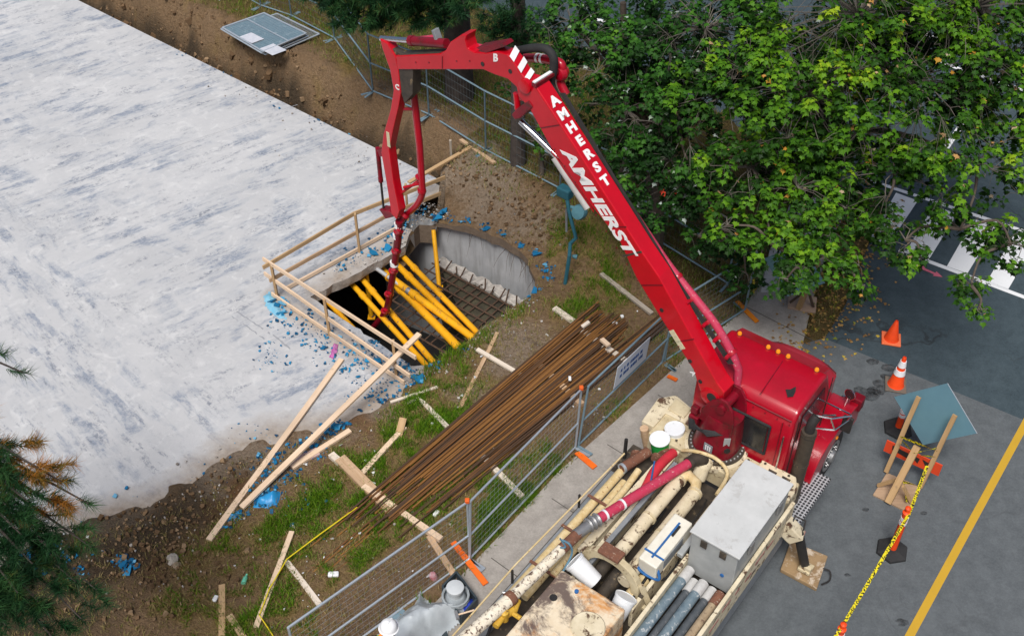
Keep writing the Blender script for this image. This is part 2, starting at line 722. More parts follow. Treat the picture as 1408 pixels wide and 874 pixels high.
base = m.mix(m.ramp(spk, [(.5, 0.), (.75, .3)]), base, (.38, .39, .41))
base = m.mix(m.ramp(m.noise(2.7, 7, .72, pos, dist=1.0), [(.52, 0.), (.68, .5)]), base, (.62, .62, .615))
# tracks run one way near the far edge and across it in the near corner
sp_ = m.n('ShaderNodeSeparateXYZ')
m.l(pos, sp_.inputs[0])
la, lb = P(0, 285), P(420, 620)
ln_ = Vector((-(lb - la).y, (lb - la).x, 0)).normalized()
sgn_ = m.math('ADD', m.math('MULTIPLY', sp_.outputs[0], ln_.x), m.math('ADD', m.math('MULTIPLY', sp_.outputs[1], ln_.y), -(ln_.dot(la))))
side = m.ramp(m.math('ADD', m.math('MULTIPLY', sgn_, .35), m.math('MULTIPLY', big, 1.0)), [(.35, 1.), (.65, 0.)])
st_a = m.mix(side, m.ramp(s1, [(.50, 0.), (.58, 1.)]), m.ramp(s2, [(.50, 0.), (.58, 1.)]))
st_b = m.mix(side, m.ramp(s1b, [(.50, 0.), (.64, 1.)]), m.ramp(s2b, [(.50, 0.), (.64, 1.)]))
def roller(phi, loc):
    b_ = m.n('ShaderNodeTexBrick')
    b_.offset = .37
    b_.inputs['Color1'].default_value = (0, 0, 0, 1)
    b_.inputs['Color2'].default_value = (1, 1, 1, 1)
    b_.inputs['Mortar'].default_value = (0, 0, 0, 1)
    b_.inputs['Mortar Size'].default_value = .03
    b_.inputs['Mortar Smooth'].default_value = 1.0
    b_.inputs['Bias'].default_value = -.35
    b_.inputs['Brick Width'].default_value = 1.5
    b_.inputs['Row Height'].default_value = .21
    b_.inputs['Scale'].default_value = 1.0
    wn_ = m.n('ShaderNodeVectorMath', operation='ADD')
    kn_ = m.n('ShaderNodeTexNoise')
    kn_.inputs['Scale'].default_value = 1.2
    kn_.inputs['Detail'].default_value = 3
    m.l(pos, kn_.inputs['Vector'])
    sc_ = m.n('ShaderNodeVectorMath', operation='SCALE')
    sc_.inputs['Scale'].default_value = .16
    m.l(kn_.outputs['Color'], sc_.inputs[0])
    m.l(m.mapping(pos, rot=(0, 0, -phi), loc=loc), wn_.inputs[0])
    m.l(sc_.outputs[0], wn_.inputs[1])
    m.l(wn_.outputs[0], b_.inputs['Vector'])
    return b_.outputs['Color']
roll = m.mix(side, roller(R(36), (0, 0, 0)), roller(R(-47), (3, 1, 0)))
rollm = m.math('MULTIPLY', m.math('MULTIPLY', roll, m.ramp(mid_, [(.45, 0.), (.62, 1.)])), m.ramp(spk, [(.35, .25), (.6, 1.)]))
base = m.mix(m.math('MULTIPLY', rollm, .9), base, (.15, .20, .275))
patch = m.ramp(mid_, [(.44, .10), (.57, 1.)])
base = m.mix(m.math('MULTIPLY', m.math('MULTIPLY', m.math('MULTIPLY', st_a, m.ramp(spk, [(.3, .2), (.6, 1.)])), patch), .8), base, (.135, .175, .245))
scuff = m.math('MULTIPLY', m.math('MULTIPLY', m.ramp(spk, [(.46, 0.), (.54, 1.)]), st_b), m.ramp(m.noise(.8, 5, .7, m.mapping(pos, loc=(4, 9, 0))), [(.45, 0.), (.56, 1.)]))
base = m.mix(m.math('MULTIPLY', scuff, .85), base, (.13, .15, .19))
# a few dark cracks / joints
base = m.mix(m.math('MULTIPLY', m.ramp(m.noise(14, 6, .8, pos), [(.70, 0.), (.73, .8)]), 1.0), base, (.14, .15, .17))
drt = m.ramp(m.math('ADD', m.attr('dirt'), m.math('MULTIPLY', m.math('SUBTRACT', m.noise(2.4, 8, .7, pos), .5), .9)), [(.2, 0.), (.5, .45), (.95, 1.)])
drtc = m.mix(m.ramp(m.noise(6, 6, .7, pos), [(.35, 0.), (.7, 1.)]), (.24, .195, .155), (.36, .31, .26))
base = m.mix(drt, base, drtc)
m.color(base)
m.set(Roughness=m.math('ADD', m.math('MULTIPLY', spk, .3), .62), Specular_IOR_Level=.3)
m.bump(m.math('ADD', spk, m.math('MULTIPLY', fine, .5)), .25, .02)
M_SLAB = m.m

SG = .16
us = [i * SG for i in range(int(-26 / SG), int(7 / SG))]
ns = [-i * SG for i in range(0, int(18 / SG))]
gv = []
for n_ in ns:
    for u_ in us:
        p = SL_P + SL_U * u_ + SL_N * n_
        gv.append([p.x, p.y, 0.0])
nu = len(us)
keep = []
for j in range(len(ns) - 1):
    for i in range(nu - 1):
        q = (j * nu + i, (j + 1) * nu + i, (j + 1) * nu + i + 1, j * nu + i + 1)
        cx = sum(gv[k][0] for k in q) / 4
        cy = sum(gv[k][1] for k in q) / 4
        if in_poly(cx, cy, SLAB) or slab_d(cx, cy) < -2.2 and sdist(cx, cy, SLAB) < .5:
            if in_poly(cx, cy, PIT) or slab_s(cx, cy) > 2.2 and slab_d(cx, cy) > -1.8:
                continue
            if cx > 0.1 - 1.7 and cy < 16.2 and in_poly(cx, cy, [Vector(p) for p in PIT0]):
                continue
            keep.append(q)
cnt = {}
for q in keep:
    for k in q:
        cnt[k] = cnt.get(k, 0) + 1
for k, c in cnt.items():
    v = gv[k]
    if c < 4:
        dd, qx, qy = near_poly(v[0], v[1], PIT)
        if dd < .26:
            v[0], v[1] = qx, qy
used = sorted(cnt)
idx = {k: n for n, k in enumerate(used)}
mb = MB()
mb.v = [Vector(gv[k]) for k in used]
mb.f = [tuple(idx[k] for k in q) for q in keep]
edge_only = near_edge
dirt = []
RAILC = [P(x, y) for x, y in [(376, 406), (453, 459), (545, 518), (580, 520)]]
RAILF = [P(x, y) for x, y in [(440, 400), (500, 360), (556, 330), (585, 290), (606, 262)]]
for v in mb.v:
    a = .95 - near_poly(v.x, v.y, edge_only, False)[0] / .8
    b = .8 - near_poly(v.x, v.y, RAILC, False)[0] / .55
    c = .85 - near_poly(v.x, v.y, RAILF, False)[0] / .75
    dirt.append(max(0, a, b, c))
slab = struct(add('slab', mb, M_SLAB, local=True))
a = slab.data.attributes.new('dirt', 'FLOAT', 'POINT')
a.data.foreach_set('value', dirt)
# the slab's cut face along the trench
mb = MB()
e0, e1 = SL_P - SL_U * 26, Vector((SLAB_END.x, SLAB_END.y, 0))
k = 60
prev = None
for i in range(k + 1):
    p = e0.lerp(e1, i / k)
    a, b = p + Vector((0, 0, 0)), p + SL_N * .03 + Vector((0, 0, -.6))
    if prev:
        mb.quad(prev[0], prev[1], b, a)
    prev = (a, b)
M_RUBBLE = simple('broken_concrete', (.50, .47, .43), (.30, .275, .25), rough=.9, scale=14, bump=.8, bscale=30)
add('slab_edge', mb, M_RUBBLE, slab)
# construction joint and a scraped double track, laid as thin strips on the slab
M_SJ = simple('joint_filler', (.22, .23, .25), (.33, .34, .36), rough=.9, scale=9)
rj = random.Random(8)
for pts_, wd_ in (([(-40, 306), (60, 268), (150, 232), (240, 202), (330, 172), (420, 140)], .018), ([(326, 428), (352, 446), (378, 463), (402, 482)], .05), ([(318, 434), (344, 452), (370, 471)], .03)):
    mb = MB()
    prev = None
    pp = [P(*q) for q in pts_]
    fine_ = []
    for a_, b_ in zip(pp[:-1], pp[1:]):
        for k_ in range(8):
            fine_.append(a_.lerp(b_, k_ / 8))
    for i_, q in enumerate(fine_):
        t_ = (fine_[min(i_ + 1, len(fine_) - 1)] - fine_[max(i_ - 1, 0)]).normalized()
        s_ = Vector((-t_.y, t_.x, 0))
        o_ = rj.uniform(-.012, .012)
        w_ = wd_ * rj.uniform(.15, 1)
        cur = (q + s_ * (o_ + w_ / 2) + Vector((0, 0, .003)), q + s_ * (o_ - w_ / 2) + Vector((0, 0, .003)))
        if prev and rj.random() < .85:
            mb.quad(prev[1], cur[1], cur[0], prev[0])
        prev = cur
    so_ = add('slab_joint', mb, M_SJ, slab)

# ---- pit: broken rim, walls, floor
pit = struct(bpy.data.objects.new('pit', None))
C.objects.link(pit)
M_WALL = NT('cast_wall_concrete')
pos = M_WALL.geo.outputs['Position']
c = M_WALL.mix(M_WALL.ramp(M_WALL.noise(1.4, 7, .7, pos), [(.3, 0.), (.7, 1.)]), (.50, .51, .52), (.36, .37, .385))
c = M_WALL.mix(M_WALL.ramp(M_WALL.noise(1, 6, .7, M_WALL.mapping(pos, scale=(5, 5, .5))), [(.50, 0.), (.72, .65)]), c, (.17, .165, .155))
M_WALL.color(c)
M_WALL.set(Roughness=.6)
M_WALL.bump(M_WALL.noise(6, 6, .6, pos), .15, .02)
M_WALL = M_WALL.m
M_DEEP = simple('wet_shaded_concrete', (.045, .043, .042), (.022, .021, .021), rough=.5, scale=3, bump=.3, bscale=12)  # near-black colour also stands in for the shade beneath the slab
M_MUD = simple('muddy_base', (.09, .08, .05), (.026, .023, .018), rough=.55, scale=2.5, bump=.4, bscale=14)
rng = random.Random(5)
FL_R, FL_L = -1.1, -3.6  # left floor set far down so that it stays dark
n = len(PIT)
cen = Vector((sum(p.x for p in PIT0) / len(PIT0), sum(p.y for p in PIT0) / len(PIT0), 0))

def pit_side(p):
    return 'slab' if (sdist(p.x, p.y, SLAB) < .12 and not (slab_d(p.x, p.y) > -1.75 and slab_s(p.x, p.y) > 2.4)) else 'wall'

rim, lip = MB(), MB()
tops = []
for i, p in enumerate(PIT):
    tops.append(Vector((p.x, p.y, 0.0 if pit_side(p) == 'slab' else gh(p.x + (p.x - cen.x) * .03, p.y + (p.y - cen.y) * .03))))
for i in range(n):
    j = (i + 1) % n
    p, q = tops[i], tops[j]
    def down(a, dz, inw):
        return Vector((a.x + (a.x - cen.x) * inw, a.y + (a.y - cen.y) * inw, dz))
    j1, j2 = PIT[i], PIT[j]
    # ragged lip
    h1, h2 = -.12 + .05 * math.sin(i * 2.3), -.12 + .05 * math.sin((i + 1) * 2.3)
    if pit_side(PIT[i]) == 'wall':
        lip.quad(p, q, down(q, -.06, .0), down(p, -.06, .0))
    else:
        rim.quad(p, q, down(q, h2, .012), down(p, h1, .012))
        rim.quad(down(p, h1, .012), down(q, h2, .012), down(q, -.24, .03), down(p, -.24, .03))
add('rim', rim, M_RUBBLE, pit)
add('earth_lip', lip, simple('lip_earth', (.20, .15, .11), (.12, .09, .065), rough=.95, scale=12, bump=.8, bscale=30), pit)
# far wall and the near wall, standing under the lip
def wallstrip(pts, z0, z1, mat, name):
    mb = MB()
    for a, b in zip(pts[:-1], pts[1:]):
        mb.quad(Vector((a.x, a.y, z0)), Vector((b.x, b.y, z0)), Vector((b.x, b.y, z1)), Vector((a.x, a.y, z1)))
    return add(name, mb, mat, pit, smooth=True)
FARW = [P(x, y, -.1) for x, y in [(520, 280), (555, 293), (590, 306), (615, 311), (641, 318), (668, 328), (693, 340), (709, 348), (722, 357), (731, 367), (736, 377),
                                  (737, 388), (734, 399), (729, 410)]]
out = [p + (Vector((p.x, p.y, 0)) - cen).normalized() * .04 for p in FARW]
wallstrip(out, -.02, -3.6, M_WALL, 'far_wall')
NEARW = [P(x, y, -.1) for x, y in [(729, 410), (700, 434), (659, 461), (624, 489), (590, 504), (560, 510)]]
out2 = [p + (Vector((p.x, p.y, 0)) - cen).normalized() * .06 for p in NEARW]
wallstrip(out2, -.02, -3.6, M_WALL, 'near_wall')
# chamber under the slab
back = [out[0], out[0] - SL_U * 3.2, out2[-1] - SL_U * 4.0, out2[-1]]
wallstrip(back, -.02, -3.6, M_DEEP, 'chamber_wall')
flp = [Vector((p.x, p.y, FL_L)) for p in out + out2 + [out2[-1] - SL_U * 4.0, out[0] - SL_U * 3.2]]
mb = MB()
mb.add(flp, [tuple(range(len(flp)))])
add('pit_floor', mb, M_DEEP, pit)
# raised base with the reinforcement mat, next to the far wall
b0 = P(598, 347, FL_R)
mat_dir = SL_U.copy()
mat_n = -SL_N
mb = MB()
o0 = Vector((out[2].x, out[2].y, 0)) + mat_dir * .25
A = [o0 - mat_n * .05 - mat_dir * .1, o0 + mat_dir * 3.1 - mat_n * .05, o0 + mat_dir * 3.1 + mat_n * 2.2] + [P(x, y, FL_R) for x, y in ((662, 478), (640, 440), (618, 400))]
mb.prism([Vector((p.x, p.y, FL_R)) for p in A], (0, 0, -1.9))
add('base_slab', mb, M_MUD, pit)
# kerb at the foot of the wall
mb = MB()
kp = []
for i in range(28):
    kp.append(Vector((o0.x, o0.y, FL_R)) + mat_dir * (2.75 * i / 27) + mat_n * (.12 + rng.uniform(-.03, .06)))
kw = [q - mat_n * .25 for q in kp]
for i in range(27):
    h1, h2 = Vector((0, 0, .07 + .03 * math.sin(i * 1.7))), Vector((0, 0, .07 + .03 * math.sin((i + 1) * 1.7)))
    mb.quad(kp[i], kp[i + 1], kp[i + 1] + h2, kp[i] + h1)
    mb.quad(kp[i] + h1, kp[i + 1] + h2, kw[i + 1] + h2, kw[i] + h1)
add('kicker', mb, M_RUBBLE, pit)
M_BARD = simple('dark_rebar', (.05, .035, .028), (.11, .06, .035), rough=.8, scale=20)
for lay in range(2):
    for i in range(13 if lay == 0 else 9):
        mb = MB()
        if lay == 0:
            a = o0 + mat_dir * (.12 + i * .22) + mat_n * .02
            b = a + mat_n * (2.3 - .02 * i)
            zz = FL_R + .07
            a += mat_dir * rng.uniform(-.06, .06)
            mb.tube([Vector((a.x, a.y, zz + rng.uniform(.05, .26))) + mat_n * rng.uniform(.0, .12) + mat_dir * rng.uniform(-.08, .08), Vector((a.x, a.y, zz)) + mat_n * rng.uniform(.08, .2), Vector((b.x, b.y, zz)) + mat_dir * rng.uniform(-.05, .05)], .017, 5)
        else:
            a = o0 + mat_n * (.25 + i * .24)
            b = a + mat_dir * 2.9
            zz = FL_R + .11
            mb.tube([Vector((a.x, a.y, zz)), Vector((b.x, b.y, zz))], .021, 5)
        add('mat_bar', mb, M_BARD, pit)
# roots hanging over the far wall
mb = MB()
for i in range(26):
    k = rng.uniform(.32, .86)
    a = out[int(k * (len(out) - 2))].lerp(out[int(k * (len(out) - 2)) + 1], rng.random())
    p = Vector((a.x, a.y, .03)) - (Vector((a.x, a.y, 0)) - cen).normalized() * .03
    pts = [p]
    dv = Vector((rng.uniform(-.3, .6), rng.uniform(-.35, 0), -.5))
    for s_ in range(4):
        dv += Vector((rng.uniform(-.4, .4), rng.uniform(-.3, .15), -.35))
        q = pts[-1] + dv * rng.uniform(.06, .13)
        pts.append(q)
    mb.tube(pts, [.009, .007, .005, .004, .002], 4)
M_ROOT = simple('root', (.07, .045, .03), (.12, .085, .06), rough=.9)
ro = add('roots', mb, M_ROOT, pit)
ro['kind'] = 'stuff'

# ---- pavements
def sheet(name, poly, mat, z, parent=None):
    mb = MB()
    pts = [Vector((p.x, p.y, z)) for p in poly]
    ar = sum(pts[i].x * pts[(i + 1) % len(pts)].y - pts[(i + 1) % len(pts)].x * pts[i].y for i in range(len(pts)))
    if ar < 0:
        pts = pts[::-1]
    mb.add(pts, [tuple(range(len(pts)))])
    return add(name, mb, mat, parent, local=True)

def asphalt(name, c1, c2, stain, crack=.5):
    m = NT(name)
    pos = m.geo.outputs['Position']
    f = m.noise(.6, 7, .7, pos)
    g = m.noise(90, 4, .8, pos)
    h = m.noise(7, 8, .75, pos, dist=.6)
    c = m.mix(m.ramp(f, [(.3, 0.), (.7, 1.)]), c1, c2)
    c = m.mix(m.ramp(m.noise(3.2, 6, .7, pos), [(.38, 0.), (.62, .55)]), c, tuple(x * .72 for x in c1))
    c = m.mix(m.ramp(m.noise(4.6, 6, .7, m.mapping(pos, loc=(7, 3, 0))), [(.45, 0.), (.7, .45)]), c, tuple(min(1, x * 1.35) for x in c2))
    c = m.mix(m.ramp(m.noise(26, 5, .75, pos), [(.42, 0.), (.7, .35)]), c, tuple(min(1, x * 1.5) for x in c2))
    c = m.mix(m.ramp(g, [(.35, .35), (.7, 0.)]), c, tuple(x * .45 for x in c1))
    c = m.mix(m.ramp(g, [(.62, 0.), (.8, .5)]), c, tuple(min(1, x * 2.0) for x in c2))
    c = m.mix(m.ramp(h, [(.60, 0.), (.72, .5)]), c, stain)
    c = m.mix(m.ramp(m.noise(2.2, 8, .75, pos, dist=.5), [(.66, 0.), (.74, .55)]), c, tuple(x * .4 for x in c1))
    warp = m.n('ShaderNodeVectorMath', operation='ADD')
    k = m.n('ShaderNodeTexNoise')
    k.inputs['Scale'].default_value = 1.3
    k.inputs['Detail'].default_value = 5
    m.l(pos, k.inputs['Vector'])
    m.l(pos, warp.inputs[0])
    m.l(k.outputs['Color'], warp.inputs[1])
    v = m.voro(.34, 'DISTANCE_TO_EDGE', warp.outputs[0])
    msk = m.math('MULTIPLY', m.ramp(v, [(.004, 1.), (.011, 0.)]), m.ramp(m.noise(.5, 2, .5, pos), [(.5, 0.), (.6, crack)]))
    c = m.mix(msk, c, (.02, .02, .02))
    m.color(c)
    m.set(Roughness=m.math('ADD', m.math('MULTIPLY', f, .2), .75), Specular_IOR_Level=.18)
    m.bump(g, .35, .008)
    return m.m

M_WALK = asphalt('sidewalk_concrete', (.30, .275, .25), (.37, .345, .315), (.20, .18, .16), .35)
M_APRON = asphalt('apron_asphalt', (.095, .107, .116), (.122, .134, .142), (.075, .085, .092), .12)
M_STREET = asphalt('street_asphalt', (.042, .062, .075), (.062, .085, .098), (.03, .042, .05), .55)
walk = struct(sheet('sidewalk', WALK, M_WALK, 0.0))
apron = struct(sheet('parking_apron', APRON, M_APRON, 0.0))
street = struct(sheet('street', STREET, M_STREET, -.004))
# joints cut across the sidewalk
mb = MB()
wd = (walk_left[5] - walk_left[3]).normalized()
M_JOINT = simple('joint', (.10, .09, .08), rough=.9)
for i in range(12):
    a = walk_left[2] + wd * (i * 1.55 - .4)
    b = a + Vector((wd.y, -wd.x, 0)) * 1.9
    mb.beam(a + Vector((0, 0, .001)) + Vector((wd.y, -wd.x, 0)) * .12, b + Vector((0, 0, .001)), .014, .006)
add('joint', mb, M_JOINT, walk)
# pale new concrete beyond
M_NEWC = asphalt('pale_concrete', (.52, .50, .49), (.60, .58, .56), (.4, .38, .36), .1)
mb = sheet('sidewalk_bay', [P(x, y) for x, y in [(1046, 402), (1095, 402), (1150, 270), (1092, 268), (1058, 345)]], M_NEWC, .004, walk)

def paint(name, c, wear):
    m = NT(name)
    pos = m.geo.outputs['Position']
    f = m.noise(22, 8, .75, pos)
    m.color(m.mix(m.ramp(f, [(.60, 0.), (.72, .75)]), m.mix(m.noise(3, 4, .6, pos), c, tuple(x * .85 for x in c)), wear))
    m.set(Roughness=.75)
    return m.m
M_WHITEP = paint('white_road_paint', (.74, .75, .76), (.10, .12, .13))
M_YELP = paint('yellow_road_paint', (.52, .31, .02), (.14, .13, .10))
M_PINKP = paint('pink_marking_paint', (.55, .12, .18), (.07, .09, .10))

def stripe(px_a, px_b, wd_, mat, parent, name='road_marking', z=.0015):
    a, b = P(*px_a), P(*px_b)
    t = (b - a).normalized()
    s_ = Vector((t.y, -t.x, 0)) * wd_ / 2
    return sheet(name, [a + s_, b + s_, b - s_, a - s_], mat, z, parent)

stripe((1430, 545), (1190, 985), .125, M_YELP, apron, z=.004)
stripe((1236, 344), (1560, 465), .11, M_WHITEP, street)
stripe((1190, 246), (1560, 368), .11, M_WHITEP, street)
for q in [[(1246, 345), (1277, 357), (1316, 294), (1284, 283)], [(1302, 366), (1330, 376), (1370, 311), (1339, 301)],
          [(1357, 387), (1386, 398), (1426, 330), (1396, 320)], [(1196, 327), (1222, 336), (1262, 276), (1232, 265)],
          [(1415, 409), (1444, 420), (1484, 350), (1454, 340)]]:
    sheet('road_marking', [P(x, y) for x, y in q], M_WHITEP, .0015, street)
for q in [((1260, 75), (1480, 148)), ((1180, 20), (1480, 110)), ((690, 28), (760, 52)), ((800, 20), (850, 36)), ((1300, 205), (1330, 160))]:
    stripe(*q, .13, M_WHITEP, street)
# pink utility arrow
a, b = P(1253, 362), P(1296, 381)
t = (b - a).normalized()
s_ = Vector((t.y, -t.x, 0))
L = (b - a).length
sheet('road_marking', [a + s_ * .05, a + t * L * .75 + s_ * .03, a + t * L * .75 + s_ * .09, b, a + t * L * .75 - s_ * .09, a + t * L * .75 - s_ * .03,
                       a + t * .3 - s_ * .03, a + t * .22 - s_ * .09, a - s_ * .05], M_PINKP, .003, street)
# ------------------------------------------------------------------ pump truck
def red_paint(name, c1, c2, grime=.62, gcol=(.06, .015, .012), coat=.15):
    m = NT(name)
    f = m.noise(2.5, 6, .65)
    g = m.noise(7, 9, .75, dist=.7)
    col = m.mix(m.ramp(f, [(.3, 0.), (.7, 1.)]), c1, c2)
    mask = m.ramp(g, [(grime, 0.), (grime + .1, .8)])
    col = m.mix(mask, col, gcol)
    dust = m.ramp(m.noise(34, 7, .85), [(.60, 0.), (.70, .5)])
    col = m.mix(dust, col, (.45, .08, .08))
    m.color(col)
    m.set(Roughness=m.math('ADD', m.math('MULTIPLY', f, .25), .25), Coat_Weight=coat, Coat_Roughness=.12, Specular_IOR_Level=.3)
    return m.m

M_RED = red_paint('boom_red_paint', (.52, .001, .012), (.42, .001, .009), .64, coat=.45)
M_REDC = red_paint('cab_red_paint', (.40, .002, .016), (.30, .002, .012), .70, coat=.7)
M_REDD = red_paint('grimy_red_paint', (.22, .004, .016), (.12, .004, .011), .52)
M_PINK = simple('faded_red_pipe', (.50, .03, .08), (.40, .05, .09), rough=.45, scale=9, wear=(.55, .30, .30), wscale=22, wamt=.62)
M_CREAM = simple('cream_paint', (.60, .52, .35), (.44, .36, .22), rough=.55, scale=4, wear=(.13, .07, .035), wscale=7, wamt=.60)
M_CREAMW = simple('worn_cream_paint', (.70, .62, .46), (.52, .44, .29), rough=.6, scale=4, wear=(.09, .05, .03), wscale=6, wamt=.57)
M_CPIPE = simple('cream_pipe', (.68, .56, .34), (.52, .38, .17), rough=.55, scale=10, wear=(.22, .10, .04), wscale=14, wamt=.63)
M_FLAKE = simple('flaking_pipe', (.78, .72, .60), (.64, .56, .42), rough=.7, scale=12, wear=(.10, .055, .04), wscale=16, wamt=.555)
M_RUSTP = simple('rusty_pipe', (.20, .085, .05), (.13, .06, .04), rough=.85, scale=12, wear=(.45, .38, .30), wscale=26, wamt=.62)
M_GBOX = simple('weathered_aluminium', (.44, .455, .45), (.34, .355, .355), rough=.5, metal=.25, scale=4, bump=.1)
M_BLACK = simple('black_steel', (.018, .018, .018), (.035, .032, .03), rough=.5)
M_GREASE = simple('greasy_steel', (.030, .026, .022), (.075, .06, .045), rough=.55, scale=9, wear=(.20, .15, .09), wscale=7, wamt=.62)
M_RUBBER = simple('rubber', (.018, .018, .02), (.03, .03, .03), rough=.75)
M_CHROME = simple('chrome', (.75, .76, .78), (.62, .63, .66), rough=.22, metal=1.0, scale=3)
M_STEEL = simple('bare_steel', (.42, .42, .42), (.28, .28, .28), rough=.45, metal=.7)
M_GLASS = simple('dark_glass', (.012, .014, .016), (.02, .022, .024), rough=.16, spec=.7)
M_WHITE = simple('white_lettering', (.80, .80, .80), (.70, .70, .70), rough=.5)
M_WPLAST = simple('white_plastic', (.74, .76, .78), (.66, .68, .70), rough=.45, scale=5, wear=(.42, .40, .36), wscale=9, wamt=.66)
M_GREENP = simple('green_plastic', (.02, .36, .06), (.015, .28, .05), rough=.45)
M_AMBER = simple('amber_lens', (.85, .28, .02), (.75, .22, .01), rough=.25)
M_STACK = simple('heat_stained_stack', (.105, .085, .065), (.07, .058, .045), rough=.5, metal=.4, scale=8)
M_DECAL = simple('pale_decal', (.65, .60, .42), (.45, .40, .25), rough=.5, scale=30)
M_BLUER = simple('blue_rope', (.03, .14, .38), (.02, .09, .25), rough=.8)
M_GREYT = simple('grey_steel', (.24, .26, .28), (.17, .18, .19), rough=.6)

truck = thing('pump_truck', 'red and cream concrete pump truck with its folded lettered boom reaching into the pit', 'truck', TO, -TR_AZ)

def tp(name, mb, mat, parent=None, **k):
    return add(name, mb, mat, parent or truck, **k)

TAX = (FW, LF, Vector((0, 0, 1)))

def tbox(mb, x0, x1, y0, y1, z0, z1):
    return mb.box(T((x0 + x1) / 2, (y0 + y1) / 2, (z0 + z1) / 2), (abs(x1 - x0), abs(y1 - y0), abs(z1 - z0)), TAX)

def tprof(mb, prof, y0, y1):
    """side profile (x, z) extruded across the truck"""
    return mb.prism([T(x, y0, z) for x, z in prof], LF * (y1 - y0))

# chassis
mb = MB()
for y in (-.52, .28):
    tbox(mb, -7.6, 2.5, y - .05, y + .05, .72, .98)
for x in (-6.5, -5, -3.6, -2.2, -.8, .7, 2.2):
    tbox(mb, x - .06, x + .06, -.47, .23, .76, .94)
chassis = tp('chassis', mb, M_BLACK)

def wheel(x, y, sgn, r=.5, wd=.27):
    mb = MB()
    prof = [(r * .62, -wd / 2), (r * .9, -wd / 2), (r * .985, -wd / 2 + .04), (r, -wd / 4), (r, wd / 4), (r * .985, wd / 2 - .04), (r * .9, wd / 2), (r * .62, wd / 2)]
    mb.lathe(T(x, y, r), LF * sgn, prof, 28)
    wh = tp('wheel', mb, M_RUBBER, smooth=True)
    mb = MB()
    mb.lathe(T(x, y, r), LF * sgn, [(r * .6, wd / 2 - .01), (r * .6, wd / 2 + .015), (r * .5, wd / 2 + .01), (r * .3, wd / 2 - .05), (r * .2, wd / 2 + .06), (.02, wd / 2 + .07)], 24)
    for k in range(10):
        a = k * math.pi / 5
        mb.lathe(T(x + math.cos(a) * r * .36, y, r + math.sin(a) * r * .36), LF * sgn, [(.018, wd / 2 - .04), (.014, wd / 2 + .03)], 6)
    add('rim', mb, M_STEEL, wh, smooth=True)
for y, s_ in ((-1.18, -1), (.62, 1)):
    wheel(1.78, y, s_)
for x in (-3.9, -5.2):
    for y, s_ in ((-1.05, -1), (.81, 1)):
        wheel(x, y, s_, .5, .5)

# cab
cab = tp('cab', tprof(MB(), [(.16, .95), (.14, 1.6), (.17, 2.55), (.26, 2.70), (.45, 2.77), (1.05, 2.80), (1.22, 2.77), (1.31, 2.66), (1.36, 2.55), (1.66, 1.95), (1.7, .95)], -1.07, .60), M_REDC, bevel=.06, seg=4, smooth=True)
mb = MB()
mb.prism([T(.135, -.13, 1.72), T(.135, -.70, 1.72), T(.145, -.70, 2.28), T(.145, -.13, 2.28)], -FW * .012)
add('rear_window', mb, M_GLASS, cab, bevel=.006)
mb = MB()
for a, b in (((-.10, 1.69), (-.73, 1.69)), ((-.10, 2.31), (-.73, 2.31)), ((-.10, 1.69), (-.10, 2.31)), ((-.73, 1.69), (-.73, 2.31))):
    mb.tube([T(.135, a[0], a[1]), T(.135, b[0], b[1])], .022, 8)
add('window_seal', mb, M_RUBBER, cab, smooth=True)
mb = MB()
mb.prism([T(1.385, -.93, 2.50), T(1.385, .46, 2.50), T(1.645, .46, 2.0), T(1.645, -.93, 2.0)], (FW * .5 + Vector((0, 0, .3))) * .03)
add('windscreen', mb, M_GLASS, cab)
for y, s_ in ((-1.075, -1), (.605, 1)):
    mb = MB()
    mb.prism([T(.45, y, 1.9), T(.45, y, 2.5), T(1.2, y, 2.5), T(1.42, y, 1.9)], LF * s_ * .012)
    add('side_window', mb, M_GLASS, cab)
    mb = MB()
    for x in (.36, 1.52):
        mb.tube([T(x, y, 1.05), T(x, y, 2.45)], .008, 5)
    add('door_seam', mb, M_BLACK, cab)
for y in (.42, -.08, -.25, -.42, -.9):
    mb = MB()
    mb.lathe(T(1.16, y, 2.775), (0, 0, 1), [(.042, 0), (.04, .02)], 14)
    lb = add('marker_light', mb, M_BLACK, cab, smooth=True)
    mb = MB()
    mb.lathe(T(1.16, y, 2.795), (0, 0, 1), [(.037, 0), (.036, .025), (.026, .042), (.008, .048)], 14)
    add('lens', mb, M_AMBER, lb, smooth=True)
# roof seam and torn patch
mb = MB()
mb.beam(T(.22, -.44, 2.77), T(1.02, -.40, 2.803), .012, .012)
add('roof_seam', mb, M_REDD, cab)
mb = MB()
mb.add([T(.52, -.70, 2.7905), T(.40, -.80, 2.782), T(.46, -.86, 2.785), T(.58, -.84, 2.793), T(.66, -.80, 2.796), T(.56, -.76, 2.7925)], [(0, 1, 2, 3, 4, 5)])
add('roof_patch', mb, M_BLACK, cab)
# visor over the windscreen
mb = MB()
tprof(mb, [(1.25, 2.70), (1.22, 2.745), (1.5, 2.62), (1.5, 2.59)], -1.0, .53)
add('visor', mb, M_REDC, cab, bevel=.01)
